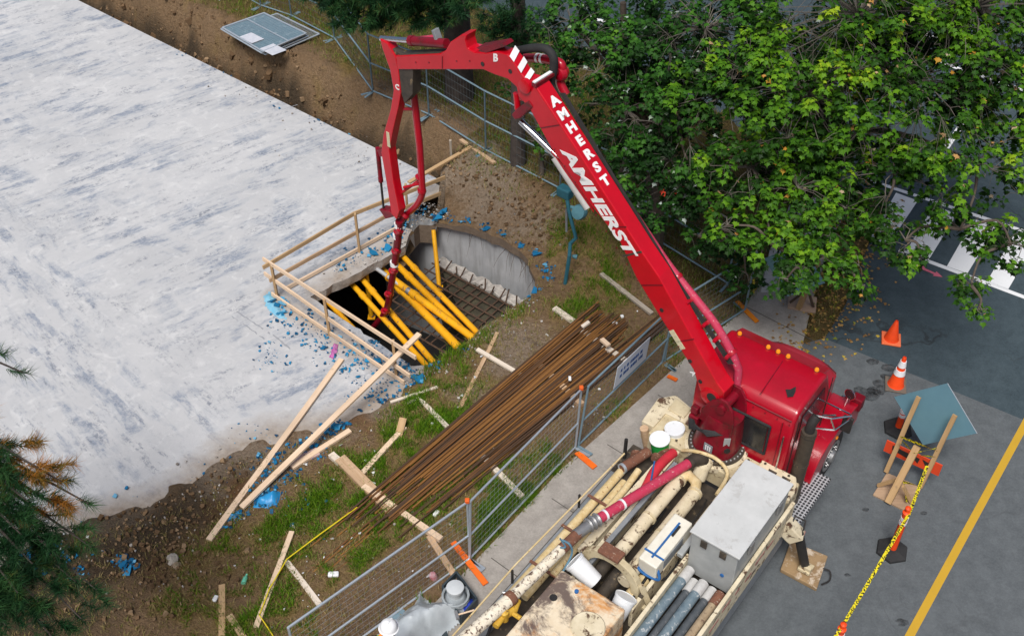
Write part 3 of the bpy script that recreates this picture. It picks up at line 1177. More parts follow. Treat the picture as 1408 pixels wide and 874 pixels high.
# bonnet
mb = MB()
hood = []
for x, hw, z in ((1.55, .74, 1.98), (1.9, .72, 1.96), (2.25, .68, 1.91), (2.42, .62, 1.82), (2.52, .56, 1.55), (2.54, .54, .85)):
    row = []
    for k in range(9):
        t_ = -1 + k / 4
        zz = z - .10 * abs(t_) ** 4 - .03 * t_ * t_
        row.append(T(x, -.25 + hw * t_, zz))
    hood.append([T(x, -.25 - hw, .85)] + row + [T(x, -.25 + hw, .85)])
o_ = 0
for r in hood:
    mb.v += r
nn = len(hood[0])
for i in range(len(hood) - 1):
    for k in range(nn - 1):
        mb.f.append((i * nn + k, (i + 1) * nn + k, (i + 1) * nn + k + 1, i * nn + k + 1))
tp('bonnet', mb, M_REDC, smooth=True)
mb = MB()
tbox(mb, 2.53, 2.57, -.72, .22, .9, 1.55)
gr = tp('grille', mb, M_CHROME, bevel=.02)
mb = MB()
tbox(mb, 2.6, 2.82, -1.3, .78, .45, .72)
tp('bumper', mb, M_CHROME, bevel=.04)
# wings
def wing(y0, y1):
    prof = [(.74, .62), (.80, .98), (.98, 1.22), (1.25, 1.33), (2.05, 1.33), (2.42, 1.24), (2.58, 1.05), (2.6, .7), (2.42, .7), (2.36, .86)]
    for k in range(9):
        a = math.radians(20 + k * 17.5)
        prof.append((1.78 + math.cos(a) * .60, .5 + math.sin(a) * .62))
    prof += [(1.16, .5), (1.16, .62)]
    mb = MB()
    tprof(mb, prof, y0, y1)
    return tp('wing', mb, M_REDC, bevel=.05, seg=3, smooth=True)
wr = wing(-1.37, -.90)
wl = wing(.36, .83)
for y, wgo in ((-1.12, wr), (.58, wl)):
    mb = MB()
    mb.lathe(T(2.56, y, 1.0), FW, [(.13, 0), (.13, .04), (.11, .05), (.02, .06)], 20)
    add('headlight', mb, M_CHROME, wgo, smooth=True)
mb = MB()
mb.lathe(T(1.62, -1.36, 1.14), -LF, [(.035, 0), (.035, .02), (.02, .03)], 10)
add('side_marker', mb, M_AMBER, wr, smooth=True)
# wing mirror: round glass on a stalk
mb = MB()
mb.tube([T(2.2, -1.2, 1.28), T(2.2, -1.22, 1.5)], .014, 6)
ms = tp('wing_mirror', mb, M_CHROME, smooth=True)
mb = MB()
mb.lathe(T(2.24, -1.23, 1.55), (-FW + LF * .25), [(.02, -.05), (.08, -.03), (.105, 0), (.105, .012), (.09, .012)], 20)
add('mirror_head', mb, M_CHROME, ms, smooth=True)
mb = MB()
mb.lathe(T(2.232, -1.228, 1.55), (-FW + LF * .25), [(.09, .008), (.088, .014)], 20)
add('mirror_glass', mb, M_GLASS, ms)
mb = MB()
tbox(mb, 2.42, 2.60, -1.41, -1.22, 1.06, 1.32)
tp('corner_marker', mb, M_REDD, bevel=.02)
# tubular mirror bracket on the door
mb = MB()
B_ = [T(1.0, -1.08, 2.05), T(1.05, -1.35, 2.1), T(1.3, -1.56, 2.08), T(1.45, -1.5, 1.95), T(1.5, -1.08, 1.9)]
mb.tube(B_, .015, 6)
mb.tube([T(1.0, -1.08, 1.75), T(1.12, -1.42, 1.82), T(1.42, -1.52, 1.86), T(1.5, -1.08, 1.62)], .015, 6)
mb.tube([T(1.05, -1.33, 2.09), T(1.12, -1.42, 1.82)], .013, 6)
mb.tube([T(1.3, -1.56, 2.08), T(1.4, -1.5, 1.84)], .013, 6)
mb.tube([T(1.05, -1.2, 2.07), T(1.4, -1.3, 1.84)], .013, 6)
mb.tube([T(1.0, -1.08, 2.05), T(1.0, -1.08, 1.75)], .02, 6)
mbk = tp('mirror_bracket', mb, M_CHROME, smooth=True)
mb = MB()
mb.box(T(1.44, -1.50, 1.72), (.05, .17, .34), TAX)
add('mirror', mb, M_BLACK, mbk, bevel=.02)
# exhaust stack
mb = MB()
mb.tube([T(.30, -1.27, .75), T(.30, -1.27, 2.44)], .115, 18)
stack = tp('exhaust_stack', mb, M_STACK, smooth=True)
mb = MB()
mb.tube([T(.30, -1.27, 2.42), T(.30, -1.27, 2.58), T(.32, -1.28, 2.66), T(.37, -1.30, 2.72)], .075, 14, caps=False)
mb.tube([T(.36, -1.296, 2.70), T(.31, -1.275, 2.6)], .07, 14)
add('pipe_outlet', mb, M_BLACK, stack, smooth=True)
mb = MB()
for z in (1.0, 1.7, 2.35):
    mb.lathe(T(.30, -1.27, z), (0, 0, 1), [(.121, 0), (.121, .03)], 18)
add('strap', mb, M_GREASE, stack, smooth=True)
# perforated step
M_STEP = NT('perforated_step')
vv = M_STEP.n('ShaderNodeTexVoronoi', feature='F1', voronoi_dimensions='2D')
vv.inputs['Scale'].default_value = 17
vv.inputs['Randomness'].default_value = 0
M_STEP.l(M_STEP.co.outputs['Object'], vv.inputs['Vector'])
M_STEP.color(M_STEP.mix(M_STEP.ramp(vv.outputs['Distance'], [(.34, 1.), (.40, 0.)]), (.62, .63, .64), (.05, .05, .055)))
M_STEP.set(Metallic=.5, Roughness=.4)
M_STEP = M_STEP.m
mb = MB()
tbox(mb, -.32, 1.08, -1.60, -1.14, .72, .80)
tp('step_tank', mb, M_STEP, bevel=.012)

# ---- deck
mb = MB()
tbox(mb, -.42, .10, -1.40, 1.0, 1.12, 1.5)
dk_ = tp('front_crossmember', mb, M_CREAM, bevel=.02)
# hollow outrigger housing on the left with chamfered corner
mb = MB()
mb.prism([T(x, y, 1.12) for x, y in ((-.30, .98), (-.30, 1.2), (.28, 1.25), (.52, 1.05), (.40, .62), (.08, .62), (.08, .98))], (0, 0, .42))
oh = tp('outrigger_housing', mb, M_CREAMW, bevel=.015)
mb = MB()
mb.prism([T(x, y, 1.5) for x, y in ((.14, .68), (.38, .68), (.45, 1.0), (.16, 1.0))], (0, 0, .07))
add('cover_plate', mb, M_CREAM, oh, bevel=.02)
mb = MB()
mb.prism([T(x, y, 1.43) for x, y in ((-.32, -1.42), (-.05, -1.42), (.16, -1.30), (.16, -.72), (-.32, -.72))], (0, 0, .10))
oh2 = tp('outrigger_housing', mb, M_CREAMW, bevel=.02)
mb = MB()
for y in (-.95, -1.18):
    mb.prism([T(-.12, y - .08, 1.531), T(.05, y - .08, 1.531), T(.05, y + .06, 1.531), T(-.12, y + .02, 1.531)], (0, 0, .006))
add('pocket', mb, M_GREASE, oh2)

# deck floor, troughs and longitudinal beams
mb = MB()
tbox(mb, -7.4, -.42, -1.5, 1.24, .98, 1.05)
fl = tp('deck_floor', mb, M_GREASE)
mb = MB()
tbox(mb, -7.4, -1.15, .98, 1.20, 1.05, 1.12)
tp('side_trough', mb, M_GREYT)
for x0, x1, y, nm in ((-3.5, -.45, .42, 'beam'), (-3.3, -.45, -.52, 'beam'), (-7.4, -2.1, -.72, 'tray_wall'), (-7.4, -.35, -1.5, 'side_panel')):
    mb = MB()
    tbox(mb, x0, x1, y - .03, y + .03, 1.05, 1.60 if y < -.6 else 1.50)
    ob = tp(nm, mb, M_CREAMW, bevel=.012)
    if nm == 'side_panel':
        ob['label'] = 'cream side panel with scraped pinkish paint'
mb = MB()
for k in range(14):
    x = -1.1 - k * .33
    mb.box(T(x, -1.5335, 1.38 + .05 * math.sin(k * 2.1)), (.2 + .08 * math.sin(k * 1.7), .004, .05), TAX)
tp('scrape', mb, simple('scraped_paint', (.42, .20, .18), (.25, .10, .09), rough=.8))
mb = MB()
tbox(mb, -7.4, -.35, -1.49, -1.44, .55, 1.05)
tp('lower_panel', mb, M_GREYT)
# long grey-blue angle leaning along the left beam
mb = MB()
mb.beam(T(-.75, .30, 1.56), T(-3.3, .36, 1.5), .07, .05)
tp('angle_rail', mb, M_GREYT)
mb = MB()
mb.beam(T(-.9, .52, 1.5), T(-2.9, .60, 1.42), .13, .06)
tp('angle_rail', mb, M_CREAMW)
# left-hand guard wire with little posts
mb = MB()
mb.tube([T(-.95, 1.1, 1.42), T(-3.6, 1.25, 1.36), T(-7, 1.24, 1.34)], .014, 6)
gw = tp('side_rail', mb, M_CPIPE, smooth=True)
for x in (-.75, -2.05, -3.75, -5.4):
    mb = MB()
    mb.tube([T(x, 1.2, 1.0), T(x, 1.2, 1.5 if x > -1 else 1.42)], .03 if x > -1 else .02, 8)
    add('stanchion', mb, M_BLACK, gw, smooth=True)

# tool box
mb = MB()
tbox(mb, -2.16, -.60, -1.46, -.74, 1.30, 2.2)
bx_ = tp('tool_box', mb, M_GBOX, bevel=.015)
mb = MB()
tbox(mb, -2.19, -.57, -1.49, -.71, 2.2, 2.235)
add('lid', mb, simple('lid_sheet', (.54, .55, .545), (.45, .46, .455), rough=.6, scale=3, wear=(.42, .42, .41), wscale=5, wamt=.60), bx_, bevel=.008)
mb = MB()
mb.tube([T(-2.195, -1.3, 1.70), T(-2.21, -1.3, 1.70)], .03, 10)
add('latch', mb, M_BLUER, bx_)
mb = MB()
tbox(mb, -2.25, -.95, -.69, -.60, 1.62, 1.70)
tp('ladder_rail', mb, M_GBOX, bevel=.01)
mb = MB()
tbox(mb, -2.2, -.5, -.60, -.52, 1.5, 1.58)
tp('hose_tray_edge', mb, M_CREAMW, bevel=.01)
mb = MB()
mb.tube([T(-.25, -.62, 1.56), T(-.30, -.66, 1.62), T(-.22, -.72, 1.6)], .05, 8)
tp('hydraulic_fitting', mb, M_BLACK, smooth=True)

# twin delivery cylinders in the well
for y, x0, x1, mt in ((.10, -.95, -2.75, M_CREAMW), (-.22, -1.02, -3.0, M_CREAMW)):
    mb = MB()
    mb.tube([T(x0, y, 1.55), T(x1, y + .02, 1.50)], .105, 16)
    cy_ = tp('delivery_cylinder', mb, mt, smooth=True)
    mb = MB()
    for k in (0.02, .5, .97):
        x = x0 + (x1 - x0) * k
        mb.lathe(T(x, y, 1.55 - .05 * k), FW, [(.12, -.02), (.12, .02)], 16)
    add('collar', mb, M_CREAM, cy_, smooth=True)
mb = MB()
mb.tube([T(-.98, .10, 1.58), T(-.86, .0, 1.60), T(-.92, -.16, 1.60), T(-1.08, -.22, 1.58)], .085, 12)
tp('cross_elbow', mb, M_CPIPE, smooth=True)
mb = MB()
rng = random.Random(12)
for k in range(9):
    y = -.45 + rng.random() * .8
    x = -1.2 - rng.random() * 2.0
    pts = [T(x, y, 1.12 + rng.random() * .2)]
    for j in range(5):
        pts.append(pts[-1] + FW * -rng.uniform(.12, .3) + LF * rng.uniform(-.12, .12) + Vector((0, 0, rng.uniform(-.06, .08))))
    mb.tube(pts, .022, 6)
tp('hydraulic_hose', mb, M_RUBBER, smooth=True)
# lower greasy pipe continuing beyond the arch
for y, m_ in ((-.02, M_GREASE), (.22, M_GREASE), (-.36, M_CPIPE)):
    mb = MB()
    mb.tube([T(-2.7, y, 1.35), T(-3.7, y, 1.3)], .1, 12)
    tp('lower_pipe', mb, m_, smooth=True)

# delivery line: red, clamp, rusty, flaking
def line(name, pts, r, mt, n=14):
    mb = MB()
    mb.tube(pts, r, n)
    return tp(name, mb, mt, smooth=True)
q0, q1 = P(946, 637, 1.72), P(818, 716, 1.85)
q2, q3, q4 = P(795, 733, 1.86), P(742, 783, 1.86), P(702, 822, 1.86)
q5 = P(590, 920, 1.86)
dl = line('delivery_pipe', [q0, q1], .078, M_PINK)
dl['label'] = 'faded red delivery pipe with white bands'
mb = MB()
t_ = (q1 - q0).normalized()
for k in (.72, .90):
    p = q0.lerp(q1, k)
    mb.lathe(p, t_, [(.088, -.018), (.088, .018)], 14)
add('band', mb, M_WPLAST, dl, smooth=True)
mb = MB()
for k in (-.06, .02, .1):
    mb.lathe(q1, t_, [(.10, k), (.115, k + .02), (.10, k + .04)], 14)
mb.tube([q1 - t_ * .05, q2 + t_ * .05], .085, 12)
tp('pipe_clamp', mb, M_STEEL, smooth=True)
line('delivery_pipe', [q2, q3.lerp(q2, .55)], .082, M_RUSTP)
fp = line('delivery_pipe', [q3.lerp(q2, .56), q4], .08, M_FLAKE)
fp['label'] = 'delivery pipe with flaking cream paint'
mb = MB()
mb.lathe(q4, (q5 - q4), [(.1, -.05), (.11, 0), (.1, .05)], 14)
tp('pipe_clamp', mb, M_RUSTP, smooth=True)
line('delivery_pipe', [q4, q5], .092, M_FLAKE)
# turntable feed elbow under the turret
line('feed_elbow', [q0, q0 + (q0 - q1).normalized() * .12, T(-.5, -.02, 1.66), T(-.42, -.02, 1.5)], .1, M_GREASE)

# tank with rust and a round lid
M_TANK = NT('rusty_tank')
f = M_TANK.noise(1.3, 8, .7, dist=.6)
g = M_TANK.noise(5, 8, .75)
c = M_TANK.mix(M_TANK.ramp(g, [(.3, 0.), (.7, 1.)]), (.72, .63, .48), (.60, .48, .32))
c = M_TANK.mix(M_TANK.ramp(f, [(.44, 0.), (.54, .9)]), c, (.52, .21, .035))
c = M_TANK.mix(M_TANK.ramp(M_TANK.noise(1.7, 8, .75, M_TANK.mapping(M_TANK.co.outputs['Object'], loc=(.7, .1, 0)), .5), [(.50, 0.), (.60, .92)]), c, (.085, .055, .05))
M_TANK.color(c)
M_TANK.set(Roughness=.7)
M_TANK = M_TANK.m
mb = MB()
tbox(mb, -6.2, -3.58, -.58, .47, 1.1, 1.9)
tank = tp('water_tank', mb, M_TANK, bevel=.03)
mb = MB()
mb.lathe(T(-4.12, -.33, 1.9), (0, 0, 1), [(.23, 0), (.235, .02), (.22, .035), (.15, .03), (.05, .04)], 26)
add('lid', mb, M_CREAMW, tank, smooth=True)
mb = MB()
mb.lathe(T(-4.02, .30, 1.9), (0, 0, 1), [(.055, 0), (.055, .006)], 18)
add('filler_hole', mb, M_BLACK, tank)
mb = MB()
mb.lathe(T(-3.76, .10, 1.9), (0, 0, 1), [(.03, 0), (.03, .03), (.015, .035)], 12)
add('plug', mb, M_BLUER, tank)
# yellow valve on the tank's left side
M_YELV = simple('yellow_valve', (.62, .40, .05), (.45, .24, .03), rough=.5, scale=20, wear=(.18, .09, .04), wscale=14, wamt=.6)
mb = MB()
v0 = P(712, 825, 1.75)
mb.tube([v0, v0 + FW * -.15 + LF * -.05, v0 + FW * -.35 + LF * .02, v0 + FW * -.5], [.05, .055, .06, .05], 10)
mb.tube([v0 + FW * -.2 + LF * .0, v0 + FW * -.2 + LF * -.2], .035, 8)
mb.lathe(v0 + FW * -.3, (0, 0, 1), [(.06, -.08), (.06, .1), (.03, .12)], 12)
vb = tp('valve_body', mb, M_YELV, smooth=True)
mb = MB()
mb.tube([v0 + FW * .05 + Vector((0, 0, .05)), v0 + LF * .22 + FW * -.05 + Vector((0, 0, .05))], .025, 8)
add('valve_handle', mb, M_CHROME, vb, smooth=True)
mb = MB()
mb.tube([v0 + LF * .2, v0 + LF * .26 + Vector((0, 0, -.25)) - FW * .1, v0 + LF * .15 - FW * .5 + Vector((0, 0, -.4))], .02, 8)
add('valve_hose', mb, M_RUBBER, vb, smooth=True)

# arched pipe rest
mb = MB()
AX = -3.05
outer, inner = [], []
for k in range(13):
    a = math.pi * k / 12
    outer.append((.02 + .50 * math.cos(a) * (1 if k in (0, 12) else 1), 1.45 + .52 * math.sin(a) ** .8))
    inner.append((.02 + .37 * math.cos(a), 1.42 + .40 * math.sin(a) ** .8))
pl = [(.52, 1.15)] + outer + [(-.48, 1.15), (-.36, 1.15)] + inner[::-1] + [(.40, 1.15)]
mb.prism([T(AX, y, z) for y, z in pl], FW * .10)
ar_ = tp('pipe_rest', mb, M_CREAM, bevel=.01)
mb = MB()
mb.box(T(AX + .05, .04, 2.0), (.2, .34, .06), TAX)
add('rest_plate', mb, M_RUSTP, ar_, bevel=.01)
mb = MB()
for a, b in (((-.48, 1.66), (-.66, 1.30)), ((-.42, 1.2), (-.66, 1.2)), ((-.66, 1.3), (-.66, 1.18))):
    mb.beam(T(AX + .05, *a), T(AX + .05, *b), .07, .05)
add('bracket', mb, M_CREAM, ar_)

# right-hand outrigger
ow = P(1103, 768, .1)
mb = MB()
k0, k1 = T(-.5, -1.42, 1.25), P(1096, 738, .95)
mb.beam(k0, k1, .22, .26)
og = tp('outrigger_leg', mb, M_CREAMW, bevel=.015)
mb = MB()
mb.tube([k1 + Vector((0, 0, .12)), P(1107, 779, .14)], .075, 14)
add('outrigger_ram', mb, M_BLACK, og, smooth=True)
mb = MB()
mb.box(P(1108, 780, .15), (.2, .2, .06), TAX)
mb.box(P(1108, 780, .2), (.08, .18, .1), TAX)
add('outrigger_foot', mb, M_CREAM, og, bevel=.01)
mb = MB()
hh = k0.lerp(k1, .55) + Vector((0, 0, .14))
mb.tube([hh, hh + FW * .12 + Vector((0, 0, .06)), hh + FW * .14 - LF * .16 + Vector((0, 0, .05)), hh - LF * .2], .016, 6)
add('handle', mb, M_BLACK, og, smooth=True)
mb = MB()
mb.box(k1 + FW * .115 + Vector((0, 0, .02)), (.008, .14, .10), TAX)
add('decal', mb, simple('red_decal', (.55, .06, .04), (.6, .5, .45), rough=.5, scale=40), og)

# ---- turret
bt_ = P(515, 445, -.8)
BD = Vector((bt_.x - TO.x, bt_.y - TO.y, 0)).normalized()      # boom heading
BN = Vector((-BD.y, BD.x, 0))
if BN.y > 0:
    BN = -BN                                                      # side of the boom that faces the street
Z = Vector((0, 0, 1))
mb = MB()
mb.lathe(T(0, 0, 1.42), Z, [(.50, 0), (.50, .09), (.44, .11)], 40)
tb_ = tp('turret_base', mb, M_CREAMW, smooth=True)
mb = MB()
mb.lathe(T(0, 0, 1.53), Z, [(.45, 0), (.45, .045), (.37, .06)], 40)
ring = tp('slew_ring', mb, M_GREASE, smooth=True)
mb = MB()
for k in range(36):
    a = 2 * math.pi * k / 36
    mb.lathe(T(.41 * math.cos(a), .41 * math.sin(a), 1.575), Z, [(.017, 0), (.017, .025), (.01, .03)], 8)
add('ring_bolt', mb, M_STEEL, ring, smooth=True)
# tapering turret: octagonal cone, opening to a yoke
PIV = PV(982, 538, TO + Vector((0, 0, 1)), BN)
mb = MB()
prof = [(1.57, .36, .36), (1.9, .33, .31), (2.15, .30, .26), (2.3, .28, .24)]
rows = []
for z, a, b in prof:
    row = []
    for k in range(24):
        t_ = 2 * math.pi * k / 24
        sg = lambda v: math.copysign(abs(v) ** .75, v)
        shift = (z - 1.57) / .73 * .05
        row.append(TO + BD * (a * sg(math.cos(t_)) - shift) + BN * (b * sg(math.sin(t_))) + Vector((0, 0, z)))
    rows.append(row)
for r in rows:
    mb.v += r
for i in range(len(rows) - 1):
    for k in range(24):
        mb.f.append((i * 24 + k, i * 24 + (k + 1) % 24, (i + 1) * 24 + (k + 1) % 24, (i + 1) * 24 + k))
mb.f.append(tuple(3 * 24 + k for k in range(24)))
tur = tp('turret', mb, M_REDD, smooth=True)
WB = .29                                                         # boom width
for s_ in (1, -1):
    mb = MB()
    o_ = TO + BN * (s_ * (WB / 2 + .015))
    pl = [(-.30, 2.1), (.28, 2.1), (.26, 2.35), (.12, 2.62), (-.02, PIV.z + .16), (-.14, PIV.z + .16), (-.25, PIV.z + .02), (-.30, 2.4)]
    mb.prism([o_ + BD * x + Vector((0, 0, z)) for x, z in pl], BN * s_ * .05)
    yk = add('yoke_plate', mb, M_REDD, tur, bevel=.015)
mb = MB()
pc = Vector((PIV.x, PIV.y, PIV.z))
pc = TO + BD * (-.07) + Vector((0, 0, PIV.z - .02))
mb.tube([pc + BN * .26, pc - BN * .26], .075, 18)
add('pivot_pin', mb, M_REDD, tur, smooth=True)
mb = MB()
mb.box(TO + BN * .338 + BD * -.03 + Vector((0, 0, 1.76)), (.15, .012, .16), (BD, BN, Z))
add('maker_plate', mb, M_GREYT, tur)
mb = MB()
for k in (-1, 0, 1):
    mb.box(TO + BN * .346 + BD * (-.03 + k * .036) + Vector((0, 0, 1.76)), (.018, .008, .10), (BD, BN, Z))
add('plate_mark', mb, M_WHITE, tur)
mb = MB()
mb.box(TO + BN * .23 + BD * -.27 + Vector((0, 0, 1.98)), (.1, .012, .17), ((BD + BN * .9).normalized(), (BN - BD * .9).normalized(), Z))
add('warning_plate', mb, M_GBOX, tur)
mb = MB()
for x, z in ((-.27, 1.8),):
    mb.lathe(TO + BD * x + BN * .2 + Vector((0, 0, z)), (BN - BD), [(.05, 0), (.05, .05)], 14)
add('inspection_hole', mb, M_BLACK, tur)
# valve block and hoses on the turret's left side
mb = MB()
vbk = TO + BD * .36 + BN * .16 + Vector((0, 0, 2.0))
mb.box(vbk, (.16, .16, .22), (BD, BN, Z))
mb.box(vbk + BD * .02 + Vector((0, 0, .2)), (.12, .1, .14), (BD, BN, Z))
vk = add('valve_block', mb, M_REDD, tur, bevel=.015)
mb = MB()
for k in range(5):
    p = vbk + BN * .06 + BD * (k * .02) + Vector((0, 0, .05))
    mb.tube([p, p + BN * .12 - BD * .1 + Vector((0, 0, -.04 * k + .05)), p + BN * .14 - BD * .35 + Vector((0, 0, .02 * k - .02)), p - BD * .55 + BN * .02 + Vector((0, 0, .05))], .013, 5)
add('turret_hose', mb, M_RUBBER, tur, smooth=True)

# ---- boom: side profiles stand in the vertical plane of the boom, extruded to its width
def BP(px, py, off=None):
    off = WB / 2 if off is None else off
    return PV(px, py, TO + BN * off, BN)

def bprism(px, off0=None, off1=None):
    off0 = WB / 2 if off0 is None else off0
    off1 = -WB / 2 if off1 is None else off1
    mb = MB()
    mb.prism([BP(x, y, off0) for x, y in px], BN * (off1 - off0))
    return mb

# section A (lower boom)
A_px = [(719, 112), (735, 117), (789, 200), (882, 346), (906, 381), (945, 452), (986, 527), (996, 540), (990, 556), (976, 559), (965, 545), (953, 508),
        (905, 432), (874, 381), (851, 330), (812, 282), (757, 203), (728, 150), (712, 132)]
bA = tp('boom_section', bprism(A_px), M_RED, bevel=.018)
bA['label'] = 'lower boom section with white lettering on two faces'
# B section
B_px = [(544, 77), (606, 74), (613, 69), (619, 58), (634, 48), (642, 48), (640, 56), (643, 67), (652, 72), (668, 73), (682, 71), (697, 75), (707, 87), (715, 100),
        (727, 115), (731, 126), (722, 140), (714, 139), (710, 120), (698, 109), (680, 103), (664, 96), (547, 96)]
bB = tp('boom_section', bprism(B_px, WB / 2 - .035, -WB / 2 + .035), M_RED, bevel=.015)
bB['label'] = 'short upper boom section marked B'
# C section
C_px = [(522, 54), (532, 60), (544, 80), (548, 97), (551, 128), (548, 146), (540, 180), (535, 206), (541, 250), (549, 290), (545, 302), (538, 294), (531, 250),
        (524, 210), (527, 185), (537, 150), (541, 124), (536, 96), (526, 68)]
bC = tp('boom_section', bprism(C_px, WB / 2 - .05, -WB / 2 + .07), M_RED, bevel=.012)
bC['label'] = 'hanging boom section marked C'

def text_mb(body, size, shear=0.0, offset=0.0, extrude=.003):
    cu = bpy.data.curves.new('lettering', 'FONT')
    cu.body = body
    cu.size = size
    cu.shear = shear
    cu.offset = offset
    cu.extrude = extrude
    cu.align_x = 'CENTER'
    cu.align_y = 'CENTER'
    cu.resolution_u = 3
    o = bpy.data.objects.new('lettering', cu)
    C.objects.link(o)
    dg = bpy.context.evaluated_depsgraph_get()
    me = o.evaluated_get(dg).to_mesh()
    mb = MB()
    mb.v = [v.co.copy() for v in me.vertices]
    mb.f = [tuple(p.vertices) for p in me.polygons]
    o.evaluated_get(dg).to_mesh_clear()
    bpy.data.objects.remove(o)
    bpy.data.curves.remove(cu)
    return mb

def place_text(mb, org, xa, ya, sx=1.0, sy=1.0, shift=0.0):
    za = xa.cross(ya).normalized()
    mb.v = [org + xa * (v.x * sx) + ya * (v.y * sy) + za * (v.z + shift) for v in mb.v]
    return mb

# AMHERST along the side face
sa, sb = BP(772, 196), BP(868, 348)
xa = (sb - sa).normalized()
ya = BN.cross(xa).normalized()
if ya.z < 0:
    ya = -ya
side_mid = BP(822, 277)
Lx = (sb - sa).length
mb = text_mb('AMHERST', .36, .25, .012)
wx = max(v.x for v in mb.v) - min(v.x for v in mb.v)
add('lettering', place_text(mb, side_mid, xa, ya, Lx / wx, .80, .004), M_WHITE, bA)
# stacked letters down the top face
top_n = BN.cross(xa).normalized()
if top_n.z < 0:
    top_n = -top_n
for ch, (x, y) in zip('AMHERST', [(760, 141), (771, 159.5), (782.5, 178), (794, 196.5), (805.5, 215), (816.5, 233.5), (828, 252)]):
    d_ = ray(x, y)
    # top face plane through the side face's upper edge
    p0 = BP(789, 200)
    p1 = BP(882, 346)
    ex = (p1 - p0).normalized()
    tn = BN.cross(ex).normalized()
    if tn.z < 0:
        tn = -tn
    pt = EYE + d_ * (tn.dot(p0 - EYE) / tn.dot(d_))
    mb = text_mb(ch, .25, 0, .013)
    # keep it on the face's centre line
    off = (pt - TO).dot(BN)
    pt = pt - BN * (off - .0)
    add('lettering', place_text(mb, pt, -BN, -ex, .95, .8, .004), M_WHITE, bA)
# section letters
bx2 = (BP(690, 80) - BP(560, 80)).normalized()
mb = text_mb('B', .17, 0, .006)
add('lettering', place_text(mb, BP(681.5, 80, WB / 2 - .035), (BP(700, 86, WB / 2) - BP(670, 84, WB / 2)).normalized(), Z, 1, 1, .004), M_WHITE, bB)
mb = text_mb('C', .13, 0, .004)
add('lettering', place_text(mb, BP(546.5, 120, WB / 2 - .05), -BD, Z, 1, 1, .004), M_WHITE, bC)
mb = text_mb('A', .12, 0, .003)
add('lettering', place_text(mb, BP(953, 513), xa, ya, 1, 1, .006), M_WHITE, bA)
# decals
for sec, c_, du, dv, mt in ((bA, (931, 467), .34, .10, M_DECAL), (bC, (534, 192), .05, .22, M_DECAL)):
    mb = MB()
    if sec is bA:
        mb.box(BP(*c_, WB / 2 + .003), (du, .006, dv), (xa, BN, ya))
    else:
        mb.box(BP(*c_, WB / 2 - .047), (.07, .006, .3), (-BD, BN, Z))
    add('decal', mb, mt, sec)
mb = MB()
for c_ in ((733, 175), (910, 426), (949, 496), (963, 524)):
    mb.lathe(BP(*c_, WB / 2 - .002), BN, [(.035, 0), (.035, .01), (.02, .012)], 14)
add('pin_cap', mb, M_BLACK, bA, smooth=True)
mb = MB()
mb.lathe(BP(977, 545, WB / 2 - .01), BN, [(.17, 0), (.17, .02), (.13, .03)], 26)
hubo = add('pivot_boss', mb, M_RED, bA, smooth=True)
mb = MB()
mb.lathe(BP(980, 545, WB / 2 - .01), BN, [(.085, 0), (.085, .034)], 22)
add('pivot_hole', mb, M_BLACK, bA)
mb = MB()
fa, fb_ = BP(953, 452, 0), BP(991, 526, 0)
fd = (fb_ - fa).normalized()
fn = BN.cross(fd).normalized()
if fn.z < 0:
    fn = -fn
fc = BP(978, 500, 0)
lift = fn.dot(BP(945, 452, 0) - fc)
ctr = fc + fn * (lift + .012)
mb.box(ctr + fd * .10, (.26, .17, .02), (fd, BN, fn))
add('fork_slot', mb, M_BLACK, bA)
mb = MB()
mb.tube([ctr + fd * .02 - fn * .02, ctr + fd * .2 + fn * .05, ctr + fd * .34 - fn * .02], .06, 12)
add('fork_ram', mb, M_PINK, bA, smooth=True)
for s_ in (1, -1):
    mb = MB()
    mb.beam(ctr + BN * (s_ * .115) - fd * .05, ctr + BN * (s_ * .115) + fd * .28, .045, .05, fn)
    add('fork_flange', mb, M_RED, bA, bevel=.01)
# patched weld line where the side face changes
mb = MB()
mb.beam(BP(857, 352, WB / 2 + .002), BP(882, 346, WB / 2 + .002), .03, .008, BN)
add('weld_patch', mb, M_GREASE, bA)
mb = MB()
for c_ in ((664, 88), (702, 98)):
    mb.lathe(BP(*c_, WB / 2 - .04), BN, [(.035, 0), (.035, .012)], 14)
add('pin_cap', mb, M_BLACK, bB)
# white hazard stripes over the bend of B
stp = []
edge = [(700, 78), (706, 86), (711, 93), (716, 101), (721, 107), (726, 113)]
mb = MB()
for i in (0, 2, 4):
    a, b = BP(*edge[i], WB / 2 - .03), BP(*edge[i + 1], WB / 2 - .03)
    nrm_ = BN.cross((b - a)).normalized()
    if nrm_.z < 0:
        nrm_ = -nrm_
    up_ = nrm_ * .012
    sk = (b - a) * .9
    mb.quad(a + up_, b + up_, b + up_ - BN * (WB - .08) - sk, a + up_ - BN * (WB - .08) - sk)
add('hazard_stripe', mb, M_WHITE, bB)
# top-plate of B's front end, greasy
mb = MB()
mb.prism([BP(x, y, WB / 2 - .05) for x, y in ((548, 76), (604, 73), (604, 75.5), (548, 78.5))], -BN * (WB - .1))
add('grease_plate', mb, M_GREASE, bB)
